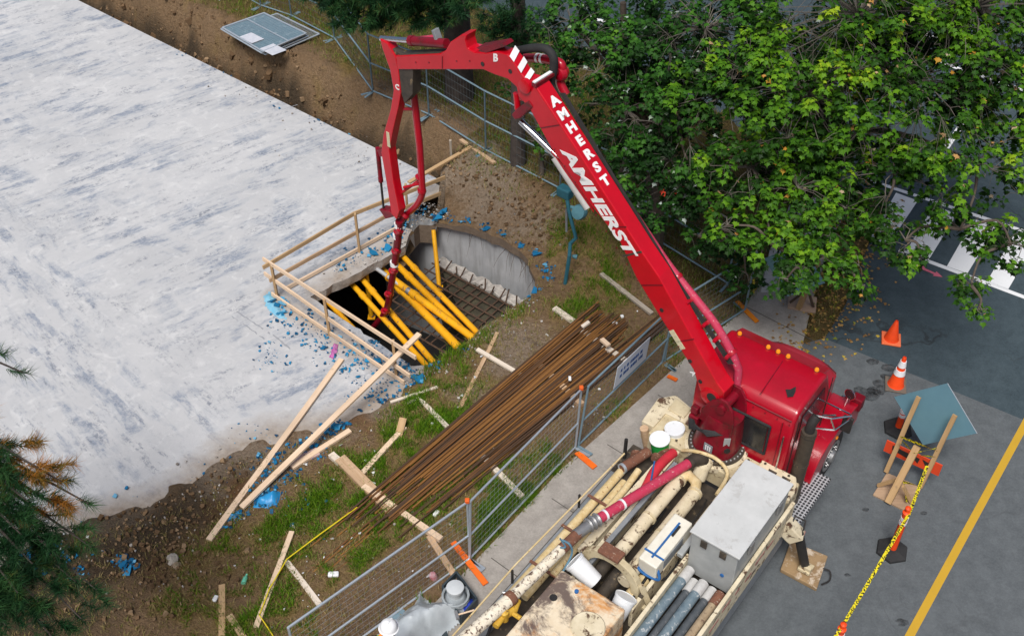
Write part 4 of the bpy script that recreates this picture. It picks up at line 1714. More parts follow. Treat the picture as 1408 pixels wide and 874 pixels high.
# cylinders on B
def cyl(parent, p, q, r0, r1, k, m0=M_REDD, m1=M_CHROME, nm='boom_cylinder'):
    mb = MB()
    mid = p.lerp(q, k)
    mb.tube([p, mid], r0, 16)
    mb.lathe(mid, q - p, [(r0 * 1.12, -.05), (r0 * 1.12, .03), (r0 * .8, .05)], 16)
    c_ = add(nm, mb, m0, parent, smooth=True)
    mb = MB()
    mb.tube([mid, q], r1, 14)
    add('piston_rod', mb, m1, c_, smooth=True)
    return c_
cyl(bB, BP(614, 60, 0.02), BP(524, 53, 0.02), .075, .045, .52)
mb = MB()
mb.tube([BP(600, 52, -.12), BP(572, 55, -.12)], .05, 10)
mb.tube([BP(655, 64, -.1), BP(690, 72, -.1)], .05, 10)
add('hydraulic_pipe', mb, M_PINK, bB, smooth=True)
mb = MB()
mb.beam(BP(604, 57, .0), BP(598, 40, .0), .12, .06)
add('stop_block', mb, M_GREYT, bB, bevel=.01)
mb = MB()
mb.prism([BP(x, y, WB / 2 - .04) for x, y in ((655, 66), (690, 60), (694, 64), (668, 73))], -BN * .2)
add('saddle', mb, M_REDD, bB)
# black link under the tip
mb = MB()
mb.beam(BP(536, 64, .0), BP(560, 78, .0), .12, .07)
add('link_arm', mb, M_GREASE, bC, bevel=.01)
mb = MB()
mb.prism([BP(x, y, WB / 2 - .06) for x, y in ((548, 92), (568, 96), (567, 130), (556, 142), (552, 128))], -BN * .19)
add('inner_plate', mb, M_GREASE, bC)
# lift cylinder below A with white sleeve
lc0, lc1 = BP(812, 284, .0), BP(716, 167, .0)
mb = MB()
mb.tube([lc0, BP(766, 214, 0)], .105, 18)
lc = add('boom_cylinder', mb, simple('white_sleeve', (.56, .55, .53), (.40, .39, .37), rough=.45, scale=5), bA, smooth=True)
mb = MB()
mb.tube([BP(768, 217, 0), lc1], .052, 14)
add('piston_rod', mb, M_CHROME, lc, smooth=True)
mb = MB()
mb.prism([BP(x, y, .09) for x, y in ((757, 208), (766, 221), (816, 292), (812, 268))], -BN * .02)
add('sleeve_guard', mb, M_RED, lc)
# rocker box at the elbow
mb = MB()
mb.prism([BP(x, y, WB / 2 + .02) for x, y in ((703, 158), (711, 149), (726, 139), (732, 148), (715, 163), (708, 165))], -BN * (WB + .04))
rk = add('rocker', mb, M_REDD, bA, bevel=.012)
mb = MB()
mb.tube([BP(710, 128, .0), BP(712, 150, .0)], .05, 10)
add('rocker_link', mb, M_RED, rk, smooth=True)
mb = MB()
mb.lathe(BP(723, 118, WB / 2), BN, [(.11, -.03), (.11, .04), (.06, .05)], 22)
add('elbow_pin', mb, M_RED, bA, smooth=True)
# big black elbow hose and red pipe elbow behind the joint
def bz(pts, n=8):
    out = []
    p = [Vector(x) for x in pts]
    for i in range(len(p) - 1):
        a = p[max(i - 1, 0)]
        b, c_, d_ = p[i], p[i + 1], p[min(i + 2, len(p) - 1)]
        for k in range(n):
            t = k / n
            out.append(.5 * ((2 * b) + (c_ - a) * t + (2 * a - 5 * b + 4 * c_ - d_) * t * t + (3 * b - a - 3 * c_ + d_) * t ** 3))
    out.append(p[-1])
    return out
FO = -WB / 2 - .13
mb = MB()
mb.tube(bz([BP(712, 70, FO), BP(735, 66, FO), BP(752, 68, FO), BP(761, 80, FO), BP(761, 97, FO), BP(758, 118, FO), BP(772, 148, FO)]), .062, 12)
add('elbow_hose', mb, M_RUBBER, bA, smooth=True)
FO2 = -WB / 2 - .3
mb = MB()
mb.tube(bz([BP(722, 80, FO2), BP(745, 81, FO2), BP(768, 86, FO2), BP(773, 95, FO2), BP(770, 112, FO2), BP(778, 130, FO2)]), .068, 12)
ep = add('delivery_elbow', mb, M_REDC, bA, smooth=True)
mb = MB()
for i_, q in enumerate(((740, 80), (746, 81))):
    mb.lathe(BP(*q, FO2), BP(745, 81, FO2) - BP(722, 80, FO2), [(.073, -.02), (.073, .02)], 12)
add('white_band', mb, M_WHITE, ep, smooth=True)
mb = MB()
mb.lathe(BP(771, 100, FO2), BN, [(.02, -.11), (.1, -.08), (.13, 0), (.1, .08), (.02, .11)], 16)
add('coupling', mb, M_REDC, ep, smooth=True)
# cross plate at the top of A
mb = MB()
mb.beam(BP(734, 117, WB / 2 + .02), BP(760, 104, -WB / 2 - .05) * 0 + BP(734, 117, WB / 2 + .02) - BN * (WB + .22), .09, .05)
cpz = add('cross_plate', mb, M_REDD, bA)
mb = MB()
mb.beam(BP(734, 116, WB / 2 + .02) + Vector((0, 0, .03)), BP(734, 116, WB / 2 + .02) - BN * (WB + .2) + Vector((0, 0, .03)), .05, .02)
add('white_strip', mb, M_WHITE, cpz)
# delivery pipe along the far side of A
FO3 = -WB / 2 - .10
A3 = [BP(846, 258, FO3), BP(893, 328, FO3), BP(923, 371, FO3), BP(980, 442, FO3), BP(1006, 486, FO3), BP(1015, 508, FO3 - .02), BP(1012, 540, FO3)]
pts_top = [p + Vector((0, 0, .02)) for p in A3]
mb = MB()
mb.tube(bz(pts_top[:5], 5) + [pts_top[5], pts_top[6]], .062, 12)
dp = add('boom_pipe', mb, M_PINK, bA, smooth=True)
mb = MB()
tdir = (A3[3] - A3[2]).normalized()
for k in (.1, .35, .62, .8, 1.0):
    p = pts_top[2].lerp(pts_top[4], k)
    mb.lathe(p, tdir, [(.085, -.03), (.09, 0), (.085, .03)], 12)
    mb.beam(p, p + BN * .16, .05, .04)
add('pipe_clamp', mb, M_REDC, dp, smooth=True)
mb = MB()
for k in range(4):
    o_ = FO3 + .07
    mb.tube([BP(770 + k * 2, 128, o_), BP(842 + k * 1.5, 245, o_), BP(932 + k * 1.5, 392, o_), BP(1002 + k * 2, 500, o_)], .012, 5)
add('boom_hose', mb, M_BLACK, dp, smooth=True)
# end details of C: bracket, small ram, hanging pipe
cyl(bC, BP(524, 206, .02) - BD * -.09, BP(532, 292, .02) - BD * -.08, .042, .022, .5, M_REDD, M_BLACK)
mb = MB()
mb.prism([BP(x, y, .09) for x, y in ((518, 206), (530, 204), (531, 215), (522, 216))], -BN * .16)
mb.prism([BP(x, y, .09) for x, y in ((521, 288), (534, 290), (543, 298), (530, 301))], -BN * .18)
add('ram_bracket', mb, M_REDD, bC, bevel=.008)
FC = -.18
hp = [BP(566, 104, FC), BP(571, 150, FC), BP(577, 200, FC), BP(580, 250, FC), BP(580, 268, FC), BP(572, 283, FC), BP(558, 295, FC), BP(549, 306, -.05)]
mb = MB()
mb.tube([hp[0]] + bz(hp[2:], 6), .062, 12)
hpo = add('hanging_pipe', mb, M_REDC, bC, smooth=True)
mb = MB()
for a, b in (((548, 268), (578, 247)), ((555, 258), (578, 252)), ((548, 150), (572, 150))):
    mb.tube([BP(*a, -.02), BP(*b, FC)], .028, 8)
mb.lathe(BP(580, 262, FC), Z, [(.08, -.03), (.08, .03)], 12)
mb.lathe(BP(577, 243, FC), Z, [(.08, -.02), (.08, .02)], 12)
mb.lathe(BP(557, 296, -.1), BP(558, 295, FC) - BP(549, 306, -.05), [(.085, -.03), (.085, .03)], 12)
add('pipe_bracket', mb, M_REDC, hpo, smooth=True)
# end hose chain of short pipes
ch = [BP(549, 304, 0), BP(547, 330, 0), BP(543, 360, 0), BP(538, 392, 0), BP(533, 420, 0), BP(526, 434, 0), BP(513, 450, 0)]
mb = MB()
mb.tube(bz(ch, 4), [.075] * 8 + [.068] * 9 + [.062] * 8, 12)
eh = tp('end_hose', mb, M_REDD, smooth=True)
mb = MB()
for i, q in enumerate(((548, 318), (545, 345), (541, 372), (535, 404), (530, 427))):
    mb.lathe(BP(*q, 0), Z, [(.085, -.035), (.098, -.01), (.098, .015), (.08, .035)], 12)
    mb.box(BP(*q, .09), (.09, .06, .06), (BD, BN, Z))
add('hose_coupling', mb, M_REDC, eh, smooth=True)
mb = MB()
for q, dz in (((548, 309), .05), ((546, 324), .045), ((542, 362), .05)):
    mb.lathe(BP(*q, 0), Z, [(.0805, -dz), (.0805, dz)], 12)
add('white_band', mb, M_WHITE, eh, smooth=True)

# ---- small deck clutter fixed to the truck
rng = random.Random(99)
for k in range(4):
    x = -.95 - k * .5
    y0, y1 = rng.uniform(-.5, .3), rng.uniform(-.5, .35)
    mb = MB()
    mb.tube(bz([T(x, -.38, 1.40), T(x - .3, -.40 + rng.uniform(-.05, .05), 1.44), T(x - .7, -.42, 1.40), T(x - 1.1, -.40 + rng.uniform(-.06, .06), 1.36)], 5), rng.choice((.014, .018, .022)), 6)
    tp('cable', mb, rng.choice((M_RUBBER, M_BLACK, M_GREYT)), smooth=True)
for x, y, z in ((-.1, .55, 1.505), (-.1, .8, 1.505), (-.3, .55, 1.505), (-.05, -1.33, 1.535), (.1, -1.2, 1.535), (.1, -.8, 1.535), (-.28, -1.36, 1.535), (-.36, -.3, 1.505), (-.36, .3, 1.505), (.03, -.55, 1.505)):
    mb = MB()
    mb.lathe(T(x, y, z), Z, [(.022, 0), (.022, .014), (.012, .018)], 6)
    tp('bolt', mb, M_GREASE)
for y in (-.95, -1.25):
    mb = MB()
    tbox(mb, -2.205, -2.19, y - .05, y + .05, 2.05, 2.19)
    add('hinge', mb, M_GREASE, bx_, bevel=.004)
for x in (-.95, -1.8):
    mb = MB()
    tbox(mb, x - .06, x + .06, -1.505, -1.47, 1.95, 2.17)
    add('latch', mb, M_STEEL, bx_, bevel=.004)
for x in (-1.9, -2.6, -3.4):
    mb = MB()
    tbox(mb, x - .02, x + .02, .55, 1.14, 1.30, 1.325)
    tp('pipe_strap', mb, M_RUSTP)
for x, y, z, r in ((-.52, .62, 1.36, .10), (-.66, .68, 1.34, .085), (-.70, 1.02, 1.2, .09)):
    mb = MB()
    mb.lathe(T(x, y, z), (FW + LF * .4), [(r * .7, -.04), (r, -.035), (r, .035), (r * .7, .04)], 14)
    tp('spare_coupling', mb, M_RUSTP, smooth=True)
for k in range(6):
    mb = MB()
    x = -.55 - k * .5
    tbox(mb, x - .03, x + .03, -.555, -.49, 1.5, 1.53)
    tp('cleat', mb, M_GREASE)
mb = MB()
mb.tube(bz([T(-.45, .36, 1.55), T(-.5, .1, 1.75), T(-.42, -.2, 1.72), T(-.48, -.45, 1.6), T(-.9, -.5, 1.56)], 5), .03, 8)
tp('hydraulic_line', mb, M_CPIPE, smooth=True)
mb = MB()
mb.tube([T(-.62, -.05, 1.35), T(-.55, -.05, 1.52), T(-.40, -.05, 1.55)], .12, 14)
tp('elbow_housing', mb, M_CREAMW, smooth=True)

# stiffener straps, weld seams and bolt heads along the boom
for (x0, y0), (x1, y1) in (((742, 176), (770, 172)), ((838, 312), (862, 312)), ((880, 392), (912, 392)), ((928, 470), (955, 466))):
    mb = MB()
    mb.beam(BP(x0 + 2, y0, WB / 2 + .003), BP(x1 - 1, y1, WB / 2 + .003), .018, .006, BN)
    add('weld_seam', mb, M_REDD, bA)
for k in range(14):
    t_ = k / 13
    q = BP(724 + 228 * t_ ** 1.0, 145 + 358 * t_, WB / 2 - .002)
    q = BP(760 + 185 * t_, 207 + 292 * t_, WB / 2)
    mb = MB()
    mb.lathe(q + ya * .05, BN, [(.013, 0), (.011, .009)], 6)
    add('bolt', mb, M_REDD, bA)
for px_, py_ in ((572, 86), (590, 86), (628, 84), (646, 84)):
    mb = MB()
    mb.lathe(BP(px_, py_, WB / 2 - .037), BN, [(.016, 0), (.014, .01)], 6)
    add('bolt', mb, M_REDD, bB)
mb = MB()
mb.beam(BP(608, 78, WB / 2 - .03), BP(608, 95, WB / 2 - .03), .016, .006, BN)
add('weld_seam', mb, M_REDD, bB)
# cab trim: rear seams, gutter, grab rail
for y in (.0, -.9):
    mb = MB()
    mb.beam(T(.135, y, 1.1), T(.15, y, 2.5), .012, .01)
    add('panel_seam', mb, M_REDD, cab)
mb = MB()
mb.tube([T(.16, -1.02, 2.60), T(.16, .55, 2.60)], .012, 6)
add('gutter', mb, M_REDD, cab)
mb = MB()
mb.tube([T(.10, -.98, 1.5), T(.09, -.98, 2.3)], .013, 6)
add('grab_rail', mb, M_CHROME, cab)
for y in (-1.0, -.8, -.6, -.4, -.2, 0, .2, .4):
    mb = MB()
    mb.lathe(T(.155, y, 2.52), -FW, [(.012, 0), (.01, .008)], 6)
    add('rivet', mb, M_REDD, cab)
# ------------------------------------------------------------------ timber
def wood(name, c1, c2, grey=.0):
    m = NT(name)
    oc = m.co.outputs['Object']
    g = m.noise(1, 6, .65, m.mapping(oc, scale=(1.2, 26, 26)), dist=.4)
    h = m.noise(1, 5, .6, m.mapping(oc, scale=(.8, 3, 3)))
    c = m.mix(m.ramp(g, [(.3, 0.), (.72, 1.)]), c1, c2)
    c = m.mix(m.ramp(h, [(.45, 0.), (.75, .55)]), c, tuple(x * .62 for x in c2))
    c = m.mix(m.ramp(m.noise(5, 6, .75), [(.62, 0.), (.72, .5)]), c, (.16, .12, .09))
    m.color(c)
    m.set(Roughness=.8, Specular_IOR_Level=.25)
    m.bump(g, .2, .006)
    return m.m
W_NEW = wood('new_pine', (.74, .57, .42), (.62, .45, .30))
W_TAN = wood('tan_board', (.52, .36, .20), (.38, .24, .12))
W_GREY = wood('weathered_board', (.42, .37, .31), (.29, .24, .19))
W_PALE = wood('pale_board', (.72, .64, .54), (.56, .47, .38))
W_OLD = wood('stained_timber', (.56, .40, .26), (.36, .22, .12))
M_ORNB = simple('orange_board', (.80, .16, .015), (.68, .11, .01), rough=.6)

def plank(name, label, a, b, wd, th, mat, cat='plank', parent=None, roll=0.0, group=None, point=False):
    """board from a to b (centre of its underside), grain along its own x axis"""
    a, b = Vector(a), Vector(b)
    x = b - a
    L = x.length
    x.normalize()
    y = Z.cross(x)
    y = y.normalized() if y.length > 1e-4 else Vector((0, 1, 0))
    z = x.cross(y)
    mb = MB()
    if point:
        mb.prism([(0, -wd * .08, 0), (L * .16, -wd / 2, 0), (L, -wd / 2, 0), (L, wd / 2, 0), (L * .16, wd / 2, 0), (0, wd * .08, 0)], (0, 0, th))
    else:
        n = max(1, int(L / .5))
        rs = random.Random(int(abs(a.x) * 1000 + abs(b.y) * 777))
        for i in range(n + 1):
            t = i / n
            dy = rs.uniform(-.004, .004) if 0 < i < n else 0
            for yy, zz in ((-wd / 2, 0), (wd / 2, 0), (wd / 2, th), (-wd / 2, th)):
                mb.v.append(Vector((L * t, yy + dy, zz)))
        for i in range(n):
            for k in range(4):
                k2 = (k + 1) % 4
                mb.f.append((i * 4 + k, (i + 1) * 4 + k, (i + 1) * 4 + k2, i * 4 + k2))
        mb.f.append((0, 1, 2, 3))
        mb.f.append(tuple(n * 4 + k for k in (3, 2, 1, 0)))
    m3 = Matrix((x, y, z)).transposed()
    if roll:
        m3 = m3 @ Matrix.Rotation(roll, 3, 'X')
    o = bpy.data.objects.new(name, mesh_of(name, mb, mat))
    C.objects.link(o)
    if parent is not None:
        mw = frame_of(parent).inverted() @ (Matrix.Translation(a) @ m3.to_4x4())
        o.parent = parent
        o.location = mw.to_translation()
        o.rotation_euler = mw.to_euler()
    else:
        o.location = a
        o.rotation_euler = m3.to_euler()
        if label:
            tag(o, label, cat, group)
    return o

def gp(px, py, dz=.02):
    p = PG(px, py)
    return Vector((p.x, p.y, max(p.z, 0) + dz))

plank('plank', 'long pale plank lying from the concrete slab onto the grass', gp(470, 497), gp(288, 745, .03), .105, .04, W_NEW)
plank('plank', 'long pale plank with its upper end propped over the guard rail', P(577, 460, .72), gp(333, 700, .03), .105, .045, W_NEW)
plank('plank', 'short pale plank on the blue plastic shreds beside a pink block', gp(482, 594, .03), gp(402, 645, .03), .10, .045, W_NEW)
pb = plank('wood_block', 'pinkish painted board offcut under the short plank at the slab corner', gp(398, 640, .02), gp(438, 622, .02), .17, .035, simple('pink_wash', (.55, .40, .38), (.46, .33, .31), rough=.8), 'board')
plank('plank', 'plank on green turf with a nailed triangular end stake', gp(557, 590, .04), gp(495, 657, .03), .09, .045, W_NEW)
plank('wood_stake', 'broad orange-brown wedge standing at the end of a turf plank', gp(548, 603, .03), gp(556, 586, .22), .13, .03, W_TAN, 'stake')
plank('batten', 'thin white-painted batten with chipped paint beside the pit corner', gp(602, 534, .03), gp(537, 555, .03), .05, .03, W_PALE, 'batten')
plank('batten', 'grey split batten half buried in grass below the white batten', gp(578, 548, .02), gp(560, 556, .02), .05, .03, W_GREY, 'batten')
plank('wood_stake', 'pointed survey stake lying with its tip toward the pit', gp(575, 549, .03), gp(626, 601, .05), .085, .04, W_PALE, 'stake', point=True)
plank('plank', 'narrow board under a crossing board on the bare dirt', gp(684, 459, .02), gp(633, 562, .02), .075, .03, W_OLD)
plank('plank', 'split board crossing on top of a narrow board', gp(656, 485, .075), gp(719, 521, .06), .085, .04, W_PALE)
plank('plank', 'short grey board butting against the top of the steel bars', gp(762, 426, .03), gp(800, 453, .03), .12, .045, W_PALE)
plank('plank', 'grey two-by-four lying in the dry grass next to the boom', gp(826, 379, .03), gp(896, 434, .03), .095, .05, W_GREY)
plank('plank', 'long tan board lying along the pit side of the steel bars', gp(645, 590, .02), gp(765, 478, .02), .13, .035, W_TAN)
plank('plank', 'slender plank with orange knots tied with yellow string', gp(402, 733, .03), gp(353, 864, .03), .085, .04, W_NEW)
plank('plank', 'pale board under two thin rusty bars tied with yellow string', gp(393, 772, .02), gp(440, 833, .02), .09, .04, W_PALE)
plank('plank', 'brown plank standing out from the turf beside white foam scrap', gp(306, 806, .02), gp(306, 895, .02), .10, .045, W_TAN)
plank('plank', 'stubby plank with stained brown end next to a brown plank', gp(316, 848, .02), gp(345, 893, .02), .10, .05, W_OLD)
plank('plank', 'orange-brown plank slung across the trench by the bank', P(562, 252, .62), P(648, 203, .72), .09, .04, W_TAN)
plank('plank', 'round-edged board on the bank top crossing the trench plank', gp(634, 201, .14), gp(680, 229, .06), .09, .05, W_OLD)
plank('wood_stake', 'upright grey stake at the bank end of the trench', P(621, 226, .4), P(619, 194, 1.1), .05, .05, W_GREY, 'stake')
# dunnage under the bars
plank('dunnage', 'rough split timber under the lower end of the steel bars', gp(468, 634, .02), gp(548, 715, .02), .2, .09, W_OLD, 'timber')
plank('dunnage', 'narrow timber end poking out above the rough split timber', gp(456, 628, .02), gp(475, 645, .02), .12, .08, W_PALE, 'timber')
plank('dunnage', 'thin timber strip along the rough split timber', gp(500, 672, .02), gp(607, 745, .03), .10, .08, W_NEW, 'timber')
plank('dunnage', 'chipped timber running under the mesh fence by a soda can', gp(590, 740, .02), gp(628, 800, .02), .10, .07, W_OLD, 'timber')
plank('dunnage', 'pale timber end running under the mesh fence from the bars', gp(658, 625, .02), gp(718, 686, .02), .10, .07, W_PALE, 'timber')
plank('dunnage', 'hidden brown timber under the middle of the steel bars', gp(735, 500, .02), gp(800, 560, .02), .12, .08, W_OLD, 'timber')
plank('dunnage', 'timber crossing under the upper end of the steel bars', gp(795, 455, .02), gp(860, 500, .02), .11, .08, W_PALE, 'timber')
plank('marker_board', 'fluorescent orange board poking under the mesh fence onto the sidewalk', gp(623, 747, .03), P(668, 803, .03), .10, .02, M_ORNB, 'board')
plank('marker_board', 'orange fence foot marker beside the fence clamp and truck pipes', P(793, 622, .02), P(818, 643, .02), .11, .02, M_ORNB, 'board')
plank('marker_board', 'small orange marker on the sidewalk near the cream outrigger box', P(918, 517, .02), P(931, 523, .02), .08, .02, M_ORNB, 'board')
plank('marker_board', 'orange fence foot marker on the sidewalk in front of the cab', P(1013, 415, .03), P(1041, 443, .03), .09, .03, simple('orange_foot', (.82, .26, .01), (.7, .2, .01), rough=.6), 'board')
plank('wood_block', 'weathered board offcut lying on top of the steel bars', gp(826, 480, .24), gp(836, 489, .24), .09, .05, W_NEW, 'offcut')
plank('wood_block', 'pale wood offcut wedged between bars near their upper end', gp(800, 462, .22), gp(810, 455, .22), .07, .05, W_PALE, 'offcut')

# ------------------------------------------------------------------ reinforcing bars
M_RUST = []
for i, (a, b) in enumerate((((.17, .070, .016), (.10, .042, .012)), ((.26, .115, .022), (.15, .065, .016)), ((.085, .042, .018), (.045, .024, .013)))):
    m = NT('rusty_bar')
    oc = m.co.outputs['Object']
    m.color(m.mix(m.ramp(m.noise(3, 7, .7, oc), [(.3, 0.), (.7, 1.)]), a, b))
    m.set(Roughness=.85)
    m.bump(m.noise(60, 2, .5, oc), .3, .004)
    M_RUST.append(m.m)
ra, rb = P(845, 446, .1), P(545, 700, .1)
rx = (rb - ra).normalized()
ry = Vector((-rx.y, rx.x, 0))
if ry.x < 0:
    ry = -ry
rng = random.Random(22)
RL = (rb - ra).length

def bar(s0, s1, o0, o1, z0, z1, r, label, mt, grp):
    p = ra + rx * s0 + ry * o0
    q = ra + rx * s1 + ry * o1
    mid = p.lerp(q, .5) + ry * rng.uniform(-.03, .03)
    pts = [Vector((p.x, p.y, z0)), Vector((p.lerp(mid, .5).x, p.lerp(mid, .5).y, (z0 * .75 + z1 * .25))), Vector((mid.x, mid.y, (z0 + z1) / 2)), Vector((q.x, q.y, z1))]
    mb = MB()
    mb.tube(pts, r, 6)
    return tag(add('rebar', mb, mt, smooth=True), label, 'steel bar', grp)
LAB = 'rusty reinforcing bar in the long bundle on timbers beside the mesh fence'
for i in range(111):
    k = i % 37
    lane = -.62 + 1.42 * k / 36 + rng.uniform(-.03, .03)
    if .36 < lane < .50 and i >= 37:
        continue
    z = .125 + .028 * (i // 37) + rng.uniform(0, .03)
    st = rng.uniform(-.25, .5) + (.35 if lane > .3 else 0) - (1.3 if lane > .55 else 0)
    en = RL + rng.uniform(-1.0, .75) - (.3 if lane > .3 else 0)
    bar(st, en, lane + rng.uniform(-.03, .03), lane * .72 + rng.uniform(-.07, .07) - .05, z, z + rng.uniform(-.02, .02), rng.choice((.012, .014, .015, .017)), LAB, rng.choice(M_RUST), 'reinforcing bars in the bundle')
LAB2 = 'rusty reinforcing bar straggling far past the bundle over the turf planks'
for o0, o1, en in ((-.45, -.55, RL + 3.2), (-.1, -.2, RL + 2.4), (-.05, -.14, RL + 2.3), (.1, .02, RL + 2.0), (.25, .12, RL + 1.6), (-.3, -.36, RL + 1.0), (.02, -.04, RL + 1.3), (.16, .1, RL + .9)):
    bar(RL - 4, en, o0, o1, .16, .06, .014, LAB2, rng.choice(M_RUST[:2]), 'bars straggling past the bundle')

# ------------------------------------------------------------------ guard rail round the pit
gr_ = thing('guard_rail', 'raw timber guard rail on posts round two sides of the pit', 'guard rail', P(383, 408))
def grail(a, za, b, zb, wd=.035, th=.085, mat=W_NEW):
    plank('rail', None, P(*a, za), P(*b, zb), wd, th, mat, parent=gr_)
grail((362, 358), .86, (572, 494), .88)
grail((364, 378), .40, (564, 519), .42)
grail((374, 406), .03, (556, 528), .03)
grail((362, 370), .84, (487, 296), .92, mat=W_TAN)
grail((487, 296), .92, (612, 246), .92, mat=W_TAN)
grail((371, 388), .42, (535, 297), .45, mat=W_OLD)
grail((535, 297), .45, (606, 268), .45, mat=W_TAN)
grail((395, 398), .03, (545, 316), .03, mat=W_NEW)
for b_, h in (((383, 409), .92), ((455, 460), .93), ((547, 519), .95), ((496, 346), 1.0), ((563, 305), 1.0)):
    p = P(*b_)
    plank('post', None, p, p + Vector((0, 0, h)), .085, .045, W_TAN, parent=gr_)
# ------------------------------------------------------------------ shoring in the pit
M_YEL = simple('yellow_strut_paint', (.80, .40, .010), (.66, .30, .01), rough=.45, scale=4, wear=(.30, .15, .04), wscale=7, wamt=.61)
def strut(a, b, z0, z1, r, label):
    p, q = P(*a, z0), P(*b, z1)
    d_ = (q - p).normalized()
    p = p - d_ * .55
    q = q + d_ * .12
    root = thing('shoring_strut', label, 'strut', (p + q) / 2, 0, 'yellow struts across the pit')
    mb = MB()
    mb.tube([p, q], r, 14)
    add('tube', mb, M_YEL, root, smooth=True)
    for e in (p, q):
        mb = MB()
        mb.lathe(e, d_, [(r * 1.5, -.012), (r * 1.5, .012)], 14)
        add('end_plate', mb, M_YEL, root)
    mb = MB()
    c_ = p.lerp(q, .30)
    mb.lathe(c_, d_, [(r * 1.02, -.07), (r * 1.22, -.06), (r * 1.22, .06), (r * 1.02, .07)], 14)
    add('collar', mb, M_YEL, root, smooth=True)
    return root
strut((552, 350), (657, 458), -.35, -.35, .06, 'yellow strut nearest the concrete far wall of the pit')
strut((545, 363), (647, 464), -.55, -.42, .07, 'thick yellow strut meeting the telescopic strut at the pit lip')
strut((536, 382), (631, 478), -.5, -.4, .085, 'thickest yellow strut under the telescopic strut')
strut((494, 379), (598, 500), -.4, -.35, .06, 'yellow strut next to the hose end, on its wall side')
strut((480, 386), (587, 503), -.45, -.4, .058, 'yellow strut passing under the hose end')
strut((444, 408), (500, 466), -.4, -.4, .055, 'yellow strut behind the guard rail near the pit corner')
strut((431, 417), (458, 445), -.45, -.45, .055, 'yellow strut tucked into the pit corner under the guard rail')
tl = strut((560, 398), (650, 464), -.3, -.36, .075, 'yellow telescopic strut with a bare white inner tube')
p, q = P(516, 368, -.22), P(562, 400, -.3)
mb = MB()
mb.tube([p, q], .045, 12)
add('inner_tube', mb, simple('galvanised_tube', (.62, .64, .66), (.5, .52, .54), rough=.35, metal=.5), tl, smooth=True)
mb = MB()
mb.lathe(q, q - p, [(.075, -.04), (.08, 0), (.075, .05)], 12)
add('collar_nut', mb, M_STEEL, tl, smooth=True)
for (bx_, by_), zb, (tx, ty), zt, lb in (((604, 396), FL_R, (596, 316), -.1, 'upright yellow post against the far wall of the pit'), ((511, 436), -1.6, (503, 372), -.25, 'dim upright yellow post below the slab edge in the pit')):
    p, q = P(bx_, by_, zb), P(tx, ty, zt)
    root = thing('shoring_post', lb, 'post', p)
    mb = MB()
    mb.tube([p, q], .05, 12)
    add('tube', mb, M_YEL, root, smooth=True)
    mb = MB()
    mb.box(p + Vector((0, 0, .01)), (.16, .16, .02))
    add('foot_plate', mb, M_YEL, root)

# ------------------------------------------------------------------ mesh fences
M_GALV = simple('galvanised_frame', (.52, .57, .62), (.40, .46, .52), rough=.4, metal=.55, scale=12)
M_GALVD = simple('painted_fence_frame', (.20, .29, .34), (.15, .22, .27), rough=.5, metal=.2, scale=12)
M_WIRE = simple('fence_wire', (.40, .44, .47), (.32, .35, .38), rough=.5, metal=.4)
M_WIRED = simple('dull_fence_wire', (.12, .15, .16), (.10, .12, .13), rough=.6)
M_ORC = simple('orange_cap', (.75, .13, .02), (.6, .1, .02), rough=.5)

def fence_panel(a, b, h, label, frame, wire, cap=False, rails=(0, .42, 1), lean=(0, 0), step=(.13, .10), group='mesh fence panels'):
    a, b = Vector(a), Vector(b)
    root = thing('mesh_fence', label, 'fence', a, 0, group)
    up = Vector((lean[0], lean[1], 1)) * h
    for e in (a, b):
        mb = MB()
        mb.tube([e, e + up + Z * .04], .021, 8)
        po = add('post', mb, frame, root, smooth=True)
        if cap and e is a:
            mb = MB()
            mb.box(e + up + Z * .07, (.07, .07, .07))
            add('cap', mb, M_ORC, po, bevel=.01)
    for k in rails:
        mb = MB()
        mb.tube([a + up * k + Z * .04, b + up * k + Z * .04], .019, 8)
        add('rail', mb, frame, root, smooth=True)
    mb = MB()
    z = .1
    while z < h:
        mb.tube([a + up * (z / h) + Z * .03, b + up * (z / h) + Z * .03], .0022, 3, False)
        z += step[0]
    L = (b - a).length
    n = int(L / step[1])
    for i in range(1, n):
        p = a.lerp(b, i / n)
        mb.tube([p + Z * .04, p + up], .0016, 3, False)
    wm = add('wire_mesh', mb, wire, root)
    wm['kind'] = 'stuff'
    t = (b - a).normalized()
    s_ = Vector((t.y, -t.x, 0))
    for e in (a, b):
        mb = MB()
        mb.beam(e - s_ * .3 + Z * .01, e + s_ * .3 + Z * .01, .05, .02)
        add('foot', mb, frame, root)
    return root
f0 = Vector((-3.05, 8.29, .03))
f1, f2, f3, f4 = P(646, 769, .03), P(791, 616, .03), P(910, 500, .03), P(1024, 427, .03)
NFH = 1.44
fence_panel(f1, f0, NFH, 'bright galvanised mesh fence panel beside the worker and the plastic sheet', M_GALV, M_WIRE, True)
fence_panel(f2, f1, NFH, 'galvanised mesh fence panel over the lower half of the steel bars', M_GALV, M_WIRE, True, lean=(.03, .01))
fence_panel(f2 + Vector((.05, .04, 0)), f3, NFH, 'blue-grey mesh fence panel carrying the white notice', M_GALVD, M_WIRED, lean=(.08, .03))
fence_panel(f3 + Vector((.05, .04, 0)), f4, NFH, 'blue-grey mesh fence panel ending at the sidewalk behind the cab', M_GALVD, M_WIRED, lean=(.02, .02))
bb = [(300, -22), (359, 10), (401, 24), (460, 55), (513, 128), (590, 160), (668, 209), (770, 262), (880, 318), (1000, 392)]
bpts = []
for q in bb:
    p = PG(*q)
    bpts.append(Vector((p.x, p.y, p.z + .02)))
